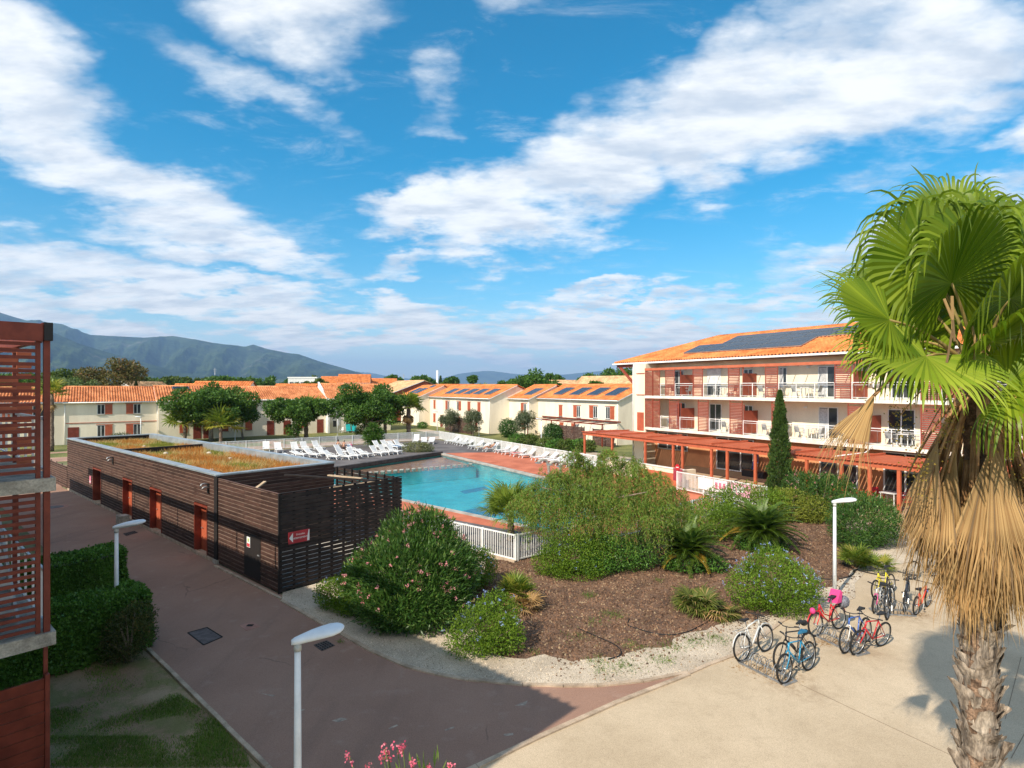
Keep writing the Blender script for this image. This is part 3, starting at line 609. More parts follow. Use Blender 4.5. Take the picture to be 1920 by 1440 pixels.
# louvre return, sunlit tone put into its orange, and railings seen through the slats
for i in range(11): z = 5.55+i*.2; unit_box('slat', m_orange, t, X0+1.15, X0+1.19, YB+.05, YB+.26, z, z+.1)
for i in range(9): z = 6.1+i*.2; unit_box('slat', m_orange, t, X0+2.55, X0+2.59, YB+.05, YB+.4, z, z+.1)
for zf in (2.73, 5.42):
    BX('rail', m_white, t, X0+.1, 36, YB-.01, YB+.03, zf+1.0, zf+1.05); BX('rail', m_white, t, X0+.1, 36, YB-.01, YB+.03, zf+.12, zf+.15)
    for x in np.arange(X0+.5, X0+8, .75): unit_box('baluster', m_white, t, x, x+.035, YB-.008, YB+.028, zf+.15, zf+1.0)
m_st = M('stair_white', (.6, .6, .58), .7)
for i in range(12): unit_box('stair_step', m_st, t, X0+1.0+i*.27, X0+1.29+i*.27, YB+.3, YB+1.4, 2.9+i*.19, 2.96+i*.19)
MB().bar((X0+.95, YB+.28, 2.72), (X0+4.4, YB+.28, 5.15), .05, .2).build('stair_stringer', m_st, t)
# ---------------------------------------------------------------- dark timber pool house with planted roof
PHO = Vector((-30.4, 39.56)); PHA = math.atan2(-.664, .748)
t = thing('pool_house', 'long low dark timber clad building with grass roof', 'building', (*PHO, 0), PHA)
L, D, H = 25.0, 5.2, 3.5
doors = [(6.55, 8.35), (12.6, 14.25), (17.0, 18.65), (22.65, 24.05)]
BX('wall_core', m_blackwood, t, .05, L-.05, .5, D-.05, 0, 2.9)
segs = [0.05]+[d for dd in doors for d in dd]+[L-.12]
for a, b in zip(segs[::2], segs[1::2]): BX('wall_core', m_blackwood, t, a, b, .06, .5, 0, 2.9)
BX('wall_core', m_blackwood, t, .05, L-.05, .06, .5, 2.12, 2.9)
for y0, y1 in ((.05, .3), (D-.3, D-.05)): BX('parapet', m_blackwood, t, .05, L-.05, y0, y1, 2.9, H-.03)
for x0, x1 in ((.05, .3), (L-.3, L-.05)): BX('parapet', m_blackwood, t, x0, x1, .3, D-.3, 2.9, H-.03)
BX('parapet', m_blackwood, t, 10.2, 10.45, .3, D-.3, 2.9, H-.06)
BX('plinth', m_kerb, t, .1, L, -.03, .05, 0, .13)
rows = 23; pit = (H-.16)/rows
def boards_on(x0, x1, y, z, face_y=True, joints=()):
    cuts = [x0]+[j for j in joints if x0+.4 < j < x1-.4]+[x1]
    for a, b in zip(cuts, cuts[1:]):
        o = unit_box('board', m_brownwood, t, a+.003, b-.003, y-.002-random.uniform(0, .006), y+.045, z, z+pit-.017)
jn = [4.2, 8.7, 13.1, 17.4, 21.6]
for r_ in range(rows):
    z = .14+r_*pit; sp = [(0, L-.22)]
    if z < 2.1:
        e = [0]+[d for dd in doors for d in dd]+[L-.22]; sp = list(zip(e[::2], e[1::2]))
    for a, b in sp: boards_on(a, b, 0, z, joints=[j+(r_ % 2)*.0 for j in jn])
BX('corner_post', m_blackwood, t, L-.21, L+.10, -.04, .12, .16, H-.03); BX('post_base', m_conc, t, L-.25, L+.16, -.08, .1, 0, .16)
for i, (a, b) in enumerate(doors):
    f = BX('door_frame', m_rust, t, a, a+.06, -.02, .5, .0, 2.12); BX('frame_post', m_rust, f, b-.06, b, -.02, .5, .0, 2.12); BX('frame_head', m_rust, f, a+.06, b-.06, -.02, .5, 2.05, 2.121)
    BX('sill', m_kerb, t, a+.06, b-.06, -.06, .49, 0, .1)
    if i:
        dr = BX('door', m_shut, t, a+.06, b-.06, .26, .31, .1, 2.05)
        MB().box(a+.16, a+.20, .22, .26, 1.02, 1.06).box(a+.16, a+.30, .21, .225, 1.03, 1.05).build('handle', m_alu, dr)
        if i == 3:
            MB().torus((b-.55, .258, 1.55), (0, 1, 0), .15, .025, 20, 6).build('porthole', m_alu, dr); MB().prism([(0, 0)]*0+[(.13*math.cos(q*.524), .13*math.sin(q*.524)) for q in range(12)], 0, .01).build('porthole_pane', M('amber_pane', (.45, .36, .2), .2), dr)
            pp = dr.children[-1]; pp.rotation_euler = (PI/2, 0, 0); pp.location = (b-.55, .259, 1.55)
    else:
        BX('passage_wall', M('grey_wall', (.36, .32, .27), .9), t, a+.75, b-.06, .40, .46, .1, 2.05)
for y0, y1 in ((-.06, .34), (D-.34, D+.06)): BX('flashing', m_flash, t, -.06, L+.02, y0, y1, H-.03, H+.03)
for x0, x1 in ((-.06, .34), (L-.3, L+.022)): BX('flashing', m_flash, t, x0, x1, .342, D-.342, H-.03, H+.028)
BX('flashing_inner', m_flash, t, .3, L-.3, D-.36, D-.30, 2.9, H-.035)
m_soil = M('roof_soil', (.30, .17, .07), .95, (.2, .17, .06), 1.2, .3, .5, 20., fine=.4, fscale=15.)
BX('roof_soil', m_soil, t, .3, L-.3, .3, D-.3, 2.6, 3.12)
# back and side boards
for r_ in range(rows): z = .14+r_*pit; unit_box('board', m_brownwood, t, L-.05, L, .1, D, z, z+pit-.017); unit_box('board', m_brownwood, t, 0, L, D-.045, D, z, z+pit-.017)
# grass on the roof (local coordinates)
q = rng.uniform((.35, .35), (L-.35, D-.36), (36000, 2)); q = q[(q[:, 0] < 10.15) | (q[:, 0] > 10.5)]
fld = np.sin(q[:, 0]*.9+1.7*np.sin(q[:, 1]*1.3))+np.sin(q[:, 1]*2.1+q[:, 0]*.55)*.9+rng.normal(size=len(q))*.5-(q[:, 0] < 10.2)*.9
m_dry = LEAF('dry_grass', (.46, .16, .035), (.56, .27, .075), .35, .8, (.62, .45, .22)); m_straw = LEAF('straw_grass', (.5, .36, .16), (.62, .5, .27), .35, .8); m_rgreen = LEAF('roof_green', (.16, .2, .03), (.3, .3, .06), .35, .7)
for nm, mk, mat, h0, h1 in (('dry_orange_grass', fld > -.1, m_dry, .10, .34), ('straw_grass', (fld <= -.1) & (fld > -.8), m_straw, .08, .30), ('green_sedum', fld <= -.8, m_rgreen, .04, .16)):
    blades(q[mk], 3.12, h0, h1, .028, mat, nm, t, .45)['kind'] = 'stuff'
m_rock = M('pale_rock', (.55, .5, .42), .9)
for x, y in ((12.2, 2.2), (16.3, 1.0), (13.9, 3.9), (19.3, .9), (21.3, 1.2), (23.2, 2.6), (9.3, 3.6), (7, 2.6), (17.5, 3.6)): MB().ball((x, y, 3.2), (.17*random.uniform(.7, 1.3), .14, .10), 8, 5).build('roof_stone', m_rock, t)
# wall lamps and vents
for x in (10.8, 24.15):
    lm = MB().tube([(x, -.01, 3.06), (x, -.16, 3.1), (x+.02, -.27, 3.08), (x+.04, -.33, 3.0)], .035, 8).tube([(x+.1, -.01, 2.92), (x+.1, -.2, 2.98), (x+.1, -.3, 2.9)], .035, 8).build('wall_spotlight', m_alu, t)
    BX('bracket', m_blk, lm, x-.03, x+.13, -.05, -.003, 2.7, 3.1)
m_pink = M('pink_sign', (.72, .2, .3), .6); s = BX('door_sign', m_pink, t, 5.9, 6.22, -.035, -.012, 1.1, 1.55); BX('sign_print', m_white, s, 5.94, 6.18, -.0385, -.034, 1.16, 1.26)
tag(t, None, None)
m_shadeslat = M('slat_shade_tone', (.018, .012, .010), .75, (.035, .023, .019), 3, .2)  # slats of the unlit side: shade put into a darker board colour
# ---- slatted bin enclosure at the near end
t2 = thing('slatted_enclosure', 'black open topped slatted timber enclosure with red sign', 'enclosure', (*PHO, 0), PHA); t_keep = t; t = t2
Ex = 30.12; Eh = 3.38; ED_ = 5.15; pit2 = (Eh-.08)/22
BX('floor', M('pale_slit_floor', (.5, .46, .4), .9), t2, 25.3, Ex-.12, .1, ED_-.12, .01, .06); BX('backing', m_blackwood, t2, 25.14, Ex-.03, .052, .075, .05, Eh-.02)  # pale floor added so that light shows through the slits
for r_ in range(22):
    z = .06+r_*pit2
    for a, b in ((25.13, 27.45), (27.45, 28.8), (28.8, Ex-.05)): unit_box('slat', m_brownwood, t2, a+.002, b-.002, -.002-random.uniform(0, .006), .04, z, z+pit2-.02)
    for a, b in ((.045, 2.6), (2.6, ED_)): unit_box('slat', m_shadeslat, t2, Ex-.03, Ex, a+.002, b-.002, z, z+pit2-.03)
    if r_ > 5: unit_box('slat', m_shadeslat, t2, 25.25, Ex-.04, ED_-.03, ED_, z, z+pit2-.03)
for y in np.arange(.05, ED_, .485): BX('post', m_blackwood, t2, Ex-.1, Ex-.032, y, y+.07, 0, Eh-.01)
for x in np.arange(25.4, Ex, .6): BX('post', m_blackwood, t2, x, x+.06, ED_-.1, ED_-.032, 0, Eh-.01)
BX('corner_post', m_blackwood, t2, Ex-.05, Ex+.012, -.02, .045, 0, Eh+.01); BX('top_rail', m_blackwood, t2, Ex-.07, Ex+.008, .05, ED_, Eh-.005, Eh+.02); BX('top_rail', M('brown_cap', (.12, .065, .05), .8), t2, 25.12, Ex-.06, -.01, .05, Eh-.005, Eh+.015)
dr = BX('gate', m_blackwood, t2, 27.47, 28.78, -.013, -.0085, .12, 1.68); BX('latch', m_alu, dr, 28.55, 28.7, -.03, -.012, 1.0, 1.04)
s = BX('notice', m_white, t2, 27.72, 27.98, -.03, -.0135, 1.18, 1.55); BX('notice_band', M('red_print', (.6, .05, .06), .6), s, 27.74, 27.96, -.033, -.029, 1.2, 1.32); BX('notice_mark', M('green_print', (.35, .45, .1), .6), s, 27.8, 27.9, -.033, -.029, 1.38, 1.5)
m_tim = M('raw_timber', (.42, .3, .19), .85, (.5, .38, .26), 3, .15)
MB().bar((26.0, 4.3, 3.12), (28.0, 4.7, 3.14), .12, .05).build('plank', m_tim, t2); MB().bar((26.2, .6, 2.75), (25.5, 1.7, 3.1), .12, .05).build('plank', m_tim, t2); MB().bar((28.3, 3.0, 3.0), (28.9, 5.0, 3.1), .12, .05).build('plank', m_tim, t2); MB().bar((25.4, 2.6, 3.28), (29.9, 4.2, 3.3), .1, .06).build('plank', m_blackwood, t2)
t = t_keep
# red arrow sign: child of the enclosure, standing proud of the slats
sg = BX('sign', M('sign_red', (.42, .035, .045), .5), t2, Ex+.012, Ex+.03, .32, 1.10, 1.62, 2.02)
MB().add([(Ex+.0325, .34, 1.82), (Ex+.0325, .48, 1.66), (Ex+.0325, .48, 1.99)], [(0, 1, 2)]).build('arrow', m_white, sg)
MB().add([(Ex+.0325, 1.0, 1.63), (Ex+.0325, 1.09, 1.63), (Ex+.0325, 1.09, 2.01), (Ex+.0325, 1.06, 2.01), (Ex+.0325, 1.03, 1.88)], [(0, 1, 2, 3, 4)]).build('sign_edge', m_white, sg)
def text(body, size, parent, loc, rot, mat, name='lettering'):
    cu = bpy.data.curves.new(name, 'FONT'); cu.body = body; cu.size = size; cu.extrude = .001; cu.align_x = 'CENTER'
    o = bpy.data.objects.new(name, cu); col.objects.link(o); dg = bpy.context.evaluated_depsgraph_get(); me = bpy.data.meshes.new_from_object(o.evaluated_get(dg)); bpy.data.objects.remove(o)
    me.materials.append(mat) if not len(me.materials) else None
    q = link(bpy.data.objects.new(name, me), parent); q.location = loc; q.rotation_euler = rot; return q
text('Direction', .085, sg, (Ex+.0325, .76, 1.88), (PI/2, 0, PI/2), m_white); text('HÉBERGEMENT', .08, sg, (Ex+.0325, .75, 1.755), (PI/2, 0, PI/2), m_white)
tag(BX('concrete_block', m_conc, None, -.3, .3, -.22, .22, 0, .42), 'small grey concrete block on the road by the shed doors', 'block')
o = col.objects['concrete_block']; o.location = (*(PHO+Vector((.748, -.664))*14.3-Vv*.45), 0.004); o.rotation_euler = (0, 0, PHA)
# low timber screen wall at the far end of the pool house
t = thing('timber_screen', 'low brown slatted timber screen beyond the pool house', 'fence', (*PHO, 0), PHA)
for r_ in range(10): unit_box('slat', m_brownwood, t, -9, -.15, 0, .04, .08+r_*.15, .21+r_*.15)
for x in np.arange(-9, 0, 1.75): unit_box('post', m_blackwood, t, x, x+.08, .045, .12, 0, 1.6)
for r_ in range(8): unit_box('slat', m_brownwood, t, -9, -.15, 3.2, 3.24, .4+r_*.2, .52+r_*.2)
# ---------------------------------------------------------------- two-storey terraces
def house(label, org, rz, Lx, depth, eave, ridge, wins, doors_=(), tilem=m_tileor, nbar=None, panels=(), gutter=True, wall=m_cream, band=False, group=None, ext=.25, ridge_y=None, name='terraced_house'):
    t = thing(name, label, 'house', (org[0], org[1], 0), rz, group); ry = ridge_y or depth/2
    b = MB(); b.add([(0, 0, 0), (Lx, 0, 0), (Lx, depth, 0), (0, depth, 0), (0, 0, eave), (Lx, 0, eave), (Lx, depth, eave), (0, depth, eave), (0, ry, ridge-.12), (Lx, ry, ridge-.12)],
                    [(0, 1, 5, 4), (1, 2, 6, 9, 5), (2, 3, 7, 6), (3, 0, 4, 8, 7), (4, 5, 9, 8), (8, 9, 6, 7)])
    b.build('wall', wall, t); sl_ = (ridge-eave)/ry; e0 = eave-.3*sl_+.02
    nb = nbar or max(6, int(Lx/.28)); rf = tiles('roof', tilem, t, (-ext, -.3, e0+.04), (Lx+2*ext, 0, 0), (0, ry+.3, ridge-e0), nb, Lx, .45)
    tiles('roof', tilem, t, (Lx+ext, depth+.3, e0+.04), (-(Lx+2*ext), 0, 0), (0, -(depth-ry+.3), ridge-e0), nb, Lx, .9)
    MB().tube([(-ext, ry, ridge+.06), (Lx+ext, ry, ridge+.06)], .11, 8).build('ridge_tile', tilem, t)
    MB().hexa([(-ext, -.3, e0-.1), (Lx+ext, -.3, e0-.1), (Lx+ext, ry, ridge-.1), (-ext, ry, ridge-.1)], [(-ext, -.3, e0+.03), (Lx+ext, -.3, e0+.03), (Lx+ext, ry, ridge+.03), (-ext, ry, ridge+.03)]).build('roof_deck', m_white, t)
    if gutter: MB().tube([(-ext, -.38, e0), (Lx+ext, -.38, e0)], .075, 8).build('gutter', m_white, t); MB().tube([(Lx-.08, -.06, 0), (Lx-.08, -.06, eave-.15)], .045, 6).build('downpipe', m_white, t)
    for (x, z, w_, h, s) in wins:                                   # s: shutter side -1 left, 1 right, 2 covers, 0 none, 3 both
        if s != 2: window(t, x, z, w_, h, -.01)
        sh = max(.5, w_*.95)
        if s in (-1, 3): shutter(t, x-sh-.02, z, sh, h, -.01)
        if s in (1, 3): shutter(t, x+w_+.02, z, sh, h, -.01)
        if s == 2: shutter(t, x, z, w_, h, -.01)
        BX('lintel', m_shut, t, x-sh*(s in (-1, 3))-.1, x+w_+sh*(s in (1, 3))+.1, -.07, .01, z+h+.03, z+h+.1); BX('sill', m_conc, t, x-.05, x+w_+.05, -.1, .02, z-.07, z-.012)
    for (x, w_, h) in doors_:
        d = BX('door', m_rust, t, x, x+w_, -.035, .01, .05, h); BX('handle', m_alu, d, x+w_-.12, x+w_-.08, -.07, -.036, 1.0, 1.04)
    if band: BX('band', m_shut, t, 0, Lx, -.05, .01, 2.55, 2.63)
    def at(x, s, h): c_ = math.hypot(1, sl_); return Vector((x, -.3+s/c_-h*sl_/c_, e0+s*sl_/c_+h/c_+.04))
    for (x0, x1, a, b_) in panels: solar(t, x0, x1, a, b_, at)
    return t
ra = math.atan2(ED.y, ED.x); O_ = Vector((-55.2, 69.6))
def lp(s, n=0.): v = O_+ED*s+EN*n; return (v.x, v.y)
house('long cream terraced house with two shuttered windows and raking shadows, behind the grass roof', lp(1.2), ra, 9.6, 9, 5.2, 7.0, [(3.1, 3.6, .8, 1.25, 1), (6.9, 3.6, .8, 1.25, -1), (3.1, .25, .8, 2.0, 1), (6.9, .25, .8, 2.0, -1)], [(.2, 1.1, 2.1)], m_tilestripe, 36, band=True)
house('cream terraced house half hidden behind the palm tree at the left edge', lp(-8.5), ra, 9.7, 9, 5.2, 6.9, [(6.6, 3.5, 1.2, 1.3, -1), (2.6, 3.5, 1.0, 1.3, 1)], [(6.2, 1.0, 2.1), (3.2, 1.0, 2.1)], m_tilestripe, 34)
house('cream terraced house standing behind the large dark leafy tree', lp(10.8, -.6), ra, 10.2, 9, 5.25, 7.1, [(2.0, 3.5, .9, 1.3, 1), (6.3, 3.5, .9, 1.3, -1), (2.4, .9, .9, 1.2, 2), (7.4, .9, .9, 1.2, 2)], [(4.0, .95, 2.1), (5.2, .95, 2.1)], m_tilestripe, 34, panels=[(1.9, 3.9, 3.7, 4.6)])
house('cream terraced house with three rust doors behind the slanting lawn trees', lp(21.0, 0), ra, 12.1, 9, 5.25, 7.0, [(1.0, 3.5, .9, 1.3, 2), (8.5, 3.5, .9, 1.3, 1), (.4, .9, .9, 1.2, 2), (7.6, .9, .9, 1.2, 2)], [(3.3, 1.0, 2.1), (5.6, 1.0, 2.1), (10.5, 1.0, 2.1)], m_tilestripe, 42)
tC = house('cream terraced house with a single roof panel and two turquoise loungers on its patio', lp(33.1, -.6), ra, 10.2, 9, 5.3, 7.5, [(2.6, 3.4, .9, 1.4, -1), (6.2, 3.4, .9, 1.4, 1)], [(3.0, 1.3, 2.1), (7.0, 1.2, 2.1)], m_tilestripe, 36, panels=[(3.1, 4.6, 3.3, 4.4)])
MB().add([(-.25, -.5, 0), (-.02, -.5, 0), (-.02, -.5, 5.0), (-.25, -.5, 5.0), (-.25, 5, 0), (-.02, 5, 0), (-.02, 4.5, 7.85), (-.25, 4.5, 7.85)], [(0, 1, 2, 3), (1, 5, 6, 2), (5, 4, 7, 6), (4, 0, 3, 7), (3, 2, 6, 7)]).build('party_wall', m_white, tC)
# right-hand stepped terrace
rw = math.atan2(WD.y, WD.x)
def rh(label, right, Lx, **kw):
    o = Vector(right)-WD*Lx; return house(label, (o.x, o.y), rw, Lx, 9.4, kw.pop('eave', 5.35), kw.pop('ridge', 7.3), kw.pop('wins'), tilem=m_tileor, **kw)
rh('narrow cream house with two roof panels, farthest of the stepped row', (-16.7, 104.8), 9.5, wins=[(3.2, 3.3, .7, 1.2, -1), (7.3, 3.3, .7, 1.2, 2)], panels=[(2, 3.8, 1.2, 3.6), (4.6, 6.4, 1.2, 3.6), (5.8, 7.4, 4.0, 5.0)])
rh('cream house with five tilted roof panels and a broad blank gable', (-3.3, 86.6), 22.5, wins=[(1.7, 3.2, .8, 1.4, 2), (7.6, 3.2, .8, 1.4, -1), (11.2, 3.2, .8, 1.4, 1), (15.2, 3.2, .9, 1.4, 2), (18.6, 3.2, .9, 1.4, 2), (1.6, .8, .9, 1.4, 2), (11.6, .8, .9, 1.3, 2), (15.8, .8, .9, 1.3, 2)], doors_=[(4.6, 1.0, 2.15), (17.6, .9, 2.1)], panels=[(4.6, 6.8, 1.2, 3.4), (8.4, 10.6, 1.2, 3.4), (12, 14.2, 1.2, 3.4), (15.4, 17.5, 1.2, 3.4), (19, 21, 1.2, 3.4)])
rh('narrow stepped cream house with one window and one roof panel', (2.5, 83.6), 5.6, wins=[(4.1, 3.1, .75, 1.5, -1), (3.6, .8, .8, 1.3, 2)], panels=[(2.9, 5.0, 1.2, 3.6)])
rh('long cream house with four roof panels beside the balcony block', (12.8, 69.6), 17.3, eave=5.45, wins=[(5.2, 3.05, .75, 1.45, 2), (9.2, 3.05, .75, 1.5, -1), (12.6, 3.1, .8, 1.5, -1), (15.0, 3.1, .8, 1.5, 1), (5.4, .8, .8, 1.3, 2), (8.8, .8, .8, 1.3, -1)], panels=[(2.6, 4.7, 1.2, 3.8), (6.4, 8.5, 1.2, 3.8), (10.2, 12.3, 1.2, 3.8), (13.8, 15.9, 1.2, 3.8)])
# brown garden screens, canopy rails of the right-hand terrace
def screen(label, a, b, h):
    a, b = Vector(a), Vector(b); t = thing('garden_screen', label, 'fence', (a.x, a.y, 0), math.atan2(b.y-a.y, b.x-a.x)); n = (b-a).length
    for i in range(int(h/.16)): unit_box('board', m_brownwood, t, 0, n, 0, .03, .05+i*.16, .2+i*.16)
    for i in range(int(n/1.6)+2): x = min(n, i*1.6); unit_box('post', m_blackwood, t, x-.04, x+.04, .035, .1, 0, h+.05)
o = Vector((-3.3, 86.6)); p = lambda s, n: (o+WD*s-WN*n)
screen('dark timber garden screen left of the olive bush by the broad gable', p(-9.5, 3.0), p(-.3, 3.0), 2.3)
o = Vector((12.8, 69.6)); screen('brown timber garden screen beside the round green shrub', p(-9.6, 3.0), p(-2.6, 3.2), 2.2); screen('low brown garden screen right of the shrub by the balcony block', p(-2.2, 2.2), p(1.6, 2.2), 2.0)
cn = thing('canopy_rail', 'thin brown horizontal canopy rail across the cream houses', 'canopy', (o.x, o.y, 0), rw); BX('rail', m_rust, cn, -16, .5, -2.9, -2.75, 2.55, 2.7); BX('rail', m_rust, cn, -16, .5, -.2, -.06, 2.75, 2.9)
for x in (-15.8, -10, -5, .3): BX('post', m_rust, cn, x, x+.12, -2.88, -2.77, 0, 2.55)
for x in np.arange(-15, .4, 2.5): BX('rafter', m_rust, cn, x, x+.06, -2.75, -.2, 2.6, 2.7)
# ================================================================== three-storey block on the right, its terrace, and the far houses
RB = Vector((10.98, 52.25)); BL = 33.0; Z1, Z2, ZE = 3.52, 6.27, 9.12; TZ = .5
m_cream2 = M('warm_white_render', (.80, .68, .50), .9, (.86, .75, .57), .8, .05, .12, 120., fine=.05, fscale=60., vec=(0, (.6, .6, .15)))
m_terra = M('terracotta_wall', (.62, .27, .12), .9, (.68, .31, .15), .8, .08)
m_slabw = M('slab_white', (.72, .68, .58), .85, (.79, .75, .66), 1.5, .08)
m_louv = M('louvre_paint', (.25, .05, .026), .6, (.29, .062, .034), 2, .08)
t = thing('balcony_block', 'three storey cream block with balconies, red louvre panels and orange tiled roof', 'building', (*RB, 0), rw); blk = t
BX('wall', m_cream2, t, 0, 1.5, 0, 12.4, 0, ZE-.05); BX('wall', m_cream2, t, 1.5, BL, 1.6, 12.4, 3.3, ZE-.05); BX('wall', m_terra, t, 1.5, BL, 1.2, 12.4, 0, 3.28)
for z0, z1 in ((3.29, Z1), (6.04, Z2)): BX('balcony_slab', m_slabw, t, 1.45, BL, -.06, 1.6, z0, z1)
BX('soffit', M('soffit_brown', (.2, .1, .06), .8), t, -2.9, BL, .45, 1.7, ZE-.06, ZE+.02)
BX('gutter', m_white, t, -3.05, BL, .24, .38, ZE-.02, ZE+.12); BX('gutter', m_white, t, -3.17, -3.03, .24, 13, ZE-.02, ZE+.12)
MB().tube([(-.0, -.06, .0), (-.0, -.06, 8.6), (-.3, .3, ZE)], .05, 8).build('downpipe', m_white, t)
Y0 = .38; RYd = 6.9; rz_ = 11.5; sl_ = (rz_-ZE)/(RYd-Y0); HX = -3.0
nb1 = 24; tiles('roof', m_tileor, t, (HX, Y0, ZE+.1), (6.8, 0, 0), (0, RYd-Y0, rz_-ZE), nb1, 6.5, .40, frac=(np.arange(nb1)+.5)/nb1)
tiles('roof', m_tileor, t, (HX+6.8, Y0, ZE+.1), (BL-HX-6.8, 0, 0), (0, RYd-Y0, rz_-ZE), 106, BL, .40)
nb2 = 51; fr = 1-abs((np.arange(nb2)+.5)/nb2*2-1); tiles('roof', m_tileor, t, (HX, 2*RYd-Y0, ZE+.1), (0, -2*(RYd-Y0), 0), (6.8, 0, rz_-ZE), nb2, 14, .40, frac=fr)
MB().add([(HX, Y0, ZE+.06), (BL, Y0, ZE+.06), (BL, RYd, rz_+.05), (HX+6.8, RYd, rz_+.05), (HX, 2*RYd-Y0, ZE+.06), (BL, 2*RYd-Y0, ZE+.06)], [(0, 1, 2, 3), (0, 3, 4), (4, 3, 2, 5), (0, 4, 5, 1)]).build('roof_deck', m_orange, t)
MB().tube([(HX, Y0, ZE+.15), (HX+6.8, RYd, rz_+.14)], .12, 8).build('hip_tile', m_tileor, t); MB().tube([(HX+6.8, RYd, rz_+.14), (BL, RYd, rz_+.14)], .12, 8).build('ridge_tile', m_tileor, t)
MB().bar((-.02, .4, 7.0), (-2.6, .6, ZE-.1), .14, .22).build('roof_brace', m_louv, t); BX('roof_beam', m_louv, t, -2.8, .0, .5, .7, ZE-.28, ZE-.065)
def at(x, s, h): c_ = math.hypot(1, sl_); return Vector((x, Y0+s/c_-h*sl_/c_, ZE+s*sl_/c_+h/c_+.1))
for r_ in range(4):
    xa = 4.2 if r_ < 2 else 6.6
    for i in range(6): solar(t, xa+i*1.78, xa+i*1.78+1.74, 1.55+r_*1.08, 1.55+r_*1.08+1.04, at)
BX('header', m_orange, t, 1.5, BL, -.10, .02, 8.46, 8.66);
for x in np.arange(1.9, BL, .92): unit_box('outrigger', m_louv, t, x, x+.045, .03, 1.6, 8.5, 8.545)
def louvre(x0, x1, z0, z1, y=-.09):
    f = MB(); f.box(x0, x0+.05, y, y+.05, z0, z1); f.box(x1-.05, x1, y, y+.05, z0, z1); f.box(x0+.05, x1-.05, y, y+.05, z1-.05, z1); o = f.build('louvre_panel', m_louv, t)
    s = MB(); n = int((z1-z0-.1)/.115)
    for i in range(n): z = z0+.04+i*.115; s.hexa([(x0+.05, y+.005, z), (x1-.05, y+.005, z), (x1-.05, y+.025, z), (x0+.05, y+.025, z)], [(x0+.05, y+.02, z+.07), (x1-.05, y+.02, z+.07), (x1-.05, y+.04, z+.07), (x0+.05, y+.04, z+.07)])
    s.build('slats', m_louv, o)['kind'] = 'stuff'
top = [(1.52, 2.42), (2.46, 3.27), (3.91, 4.92), (6.85, 7.85), (10.23, 11.22), (13.34, 14.32), (18.25, 19.28), (23.1, 24.1), (27.6, 28.6)]
low = [(1.52, 2.42), (2.46, 3.27), (4.34, 5.43), (7.37, 8.4), (10.36, 11.48), (13.84, 14.84), (19.07, 20.03), (23.1, 24.1), (27.6, 28.6)]
for a, b in top: louvre(a, b, Z2+.0, 8.46)
for a, b in low: louvre(a, b, Z1, 6.03)
for zf, lst in ((Z2, top), (Z1, low)):
    edges = [3.27]+[e for ab in lst[2:] for e in ab]+[BL]
    for a, b in zip(edges[::2], edges[1::2]):
        rl = BX('railing', m_white, t, a, b, -.04, 0, zf+1.0, zf+1.045); BX('rail', m_white, rl, a, b, -.03, -.005, zf+.86, zf+.885); BX('rail', m_white, rl, a, b, -.03, -.005, zf+.09, zf+.12)
        n = max(1, round((b-a)/1.3))
        for i in range(n+1): x = a+.03+(b-a-.06)*i/n; BX('rail_post', m_white, rl, x-.025, x+.025, -.035, -.002, zf, zf+1.0)
        for i in range(int((b-a)/.5)): x = a+.25+i*.5; BX('cable', m_alu, rl, x-.004, x+.004, -.02, -.012, zf+.12, zf+.86)
for x, zf in ((5.5, Z2), (11.45, Z2), (19.4, Z2), (24.3, Z2), (5.55, Z1), (11.55, Z1), (20.2, Z1), (24.3, Z1)):
    s = BX('privacy_screen', m_louv, t, x-.02, x+.02, .06, 1.58, zf+.1, zf+1.75); BX('screen_post', m_louv, s, x-.03, x+.03, .0, .055, zf, zf+2.2)
m_curt = M('curtain', (.42, .42, .42), .9, (.52, .52, .52), 8, .1); m_roll = M('roller_blind', (.78, .77, .73), .7)
for x, w_, z, h, kind in ((3.4, 1.0, Z2+.05, 2.1, 0), (6.9, 1.35, Z2+.05, 2.15, 2), (10.35, .8, Z2+1.2, .9, 0), (13.3, .62, Z2+.75, 1.4, 1), (16.2, 1.25, Z2+.05, 2.1, 1), (20.8, 1.3, Z2+.05, 2.1, 0), (25.3, 1.4, Z2+.05, 2.1, 1), (29.5, 1.3, Z2+.05, 2.1, 0),
                          (3.6, 1.0, Z1+.05, 2.1, 0), (7.15, 1.15, Z1+.05, 2.1, 0), (10.4, .75, Z1+1.2, .9, 0), (13.2, .6, Z1+.75, 1.4, 0), (16.25, 1.3, Z1+.05, 2.1, 1), (20.6, 1.5, Z1+.05, 2.1, 0), (25.3, 1.4, Z1+.05, 2.1, 0), (29.5, 1.3, Z1+.05, 2.1, 1)):
    o = window(t, x, z, w_, h, 1.58)
    if kind == 2: BX('roller_blind', m_roll, o, x+.06, x+w_-.06, 1.55, 1.566, z+.75, z+h-.06)
    if kind == 1: BX('curtain', m_curt, o, x+.08, x+w_*.5, 1.571, 1.577, z+.1, z+h-.1)
for x, z in ((9.2, Z2+2.05), (15.4, Z2+2.05), (15.2, Z1+2.05), (22.9, Z1+2.05), (9.3, Z1+2.05)): BX('wall_light', m_white, t, x, x+.22, 1.5, 1.598, z, z+.1)
shutter(t, -.0+.5, Z1-.35, .8, 1.6, -.004); BX('lintel', m_shut, t, .4, 1.4, -.06, .0, 8.2, 8.26); BX('lintel', m_shut, t, .4, 1.4, -.06, .0, 6.3, 6.36)
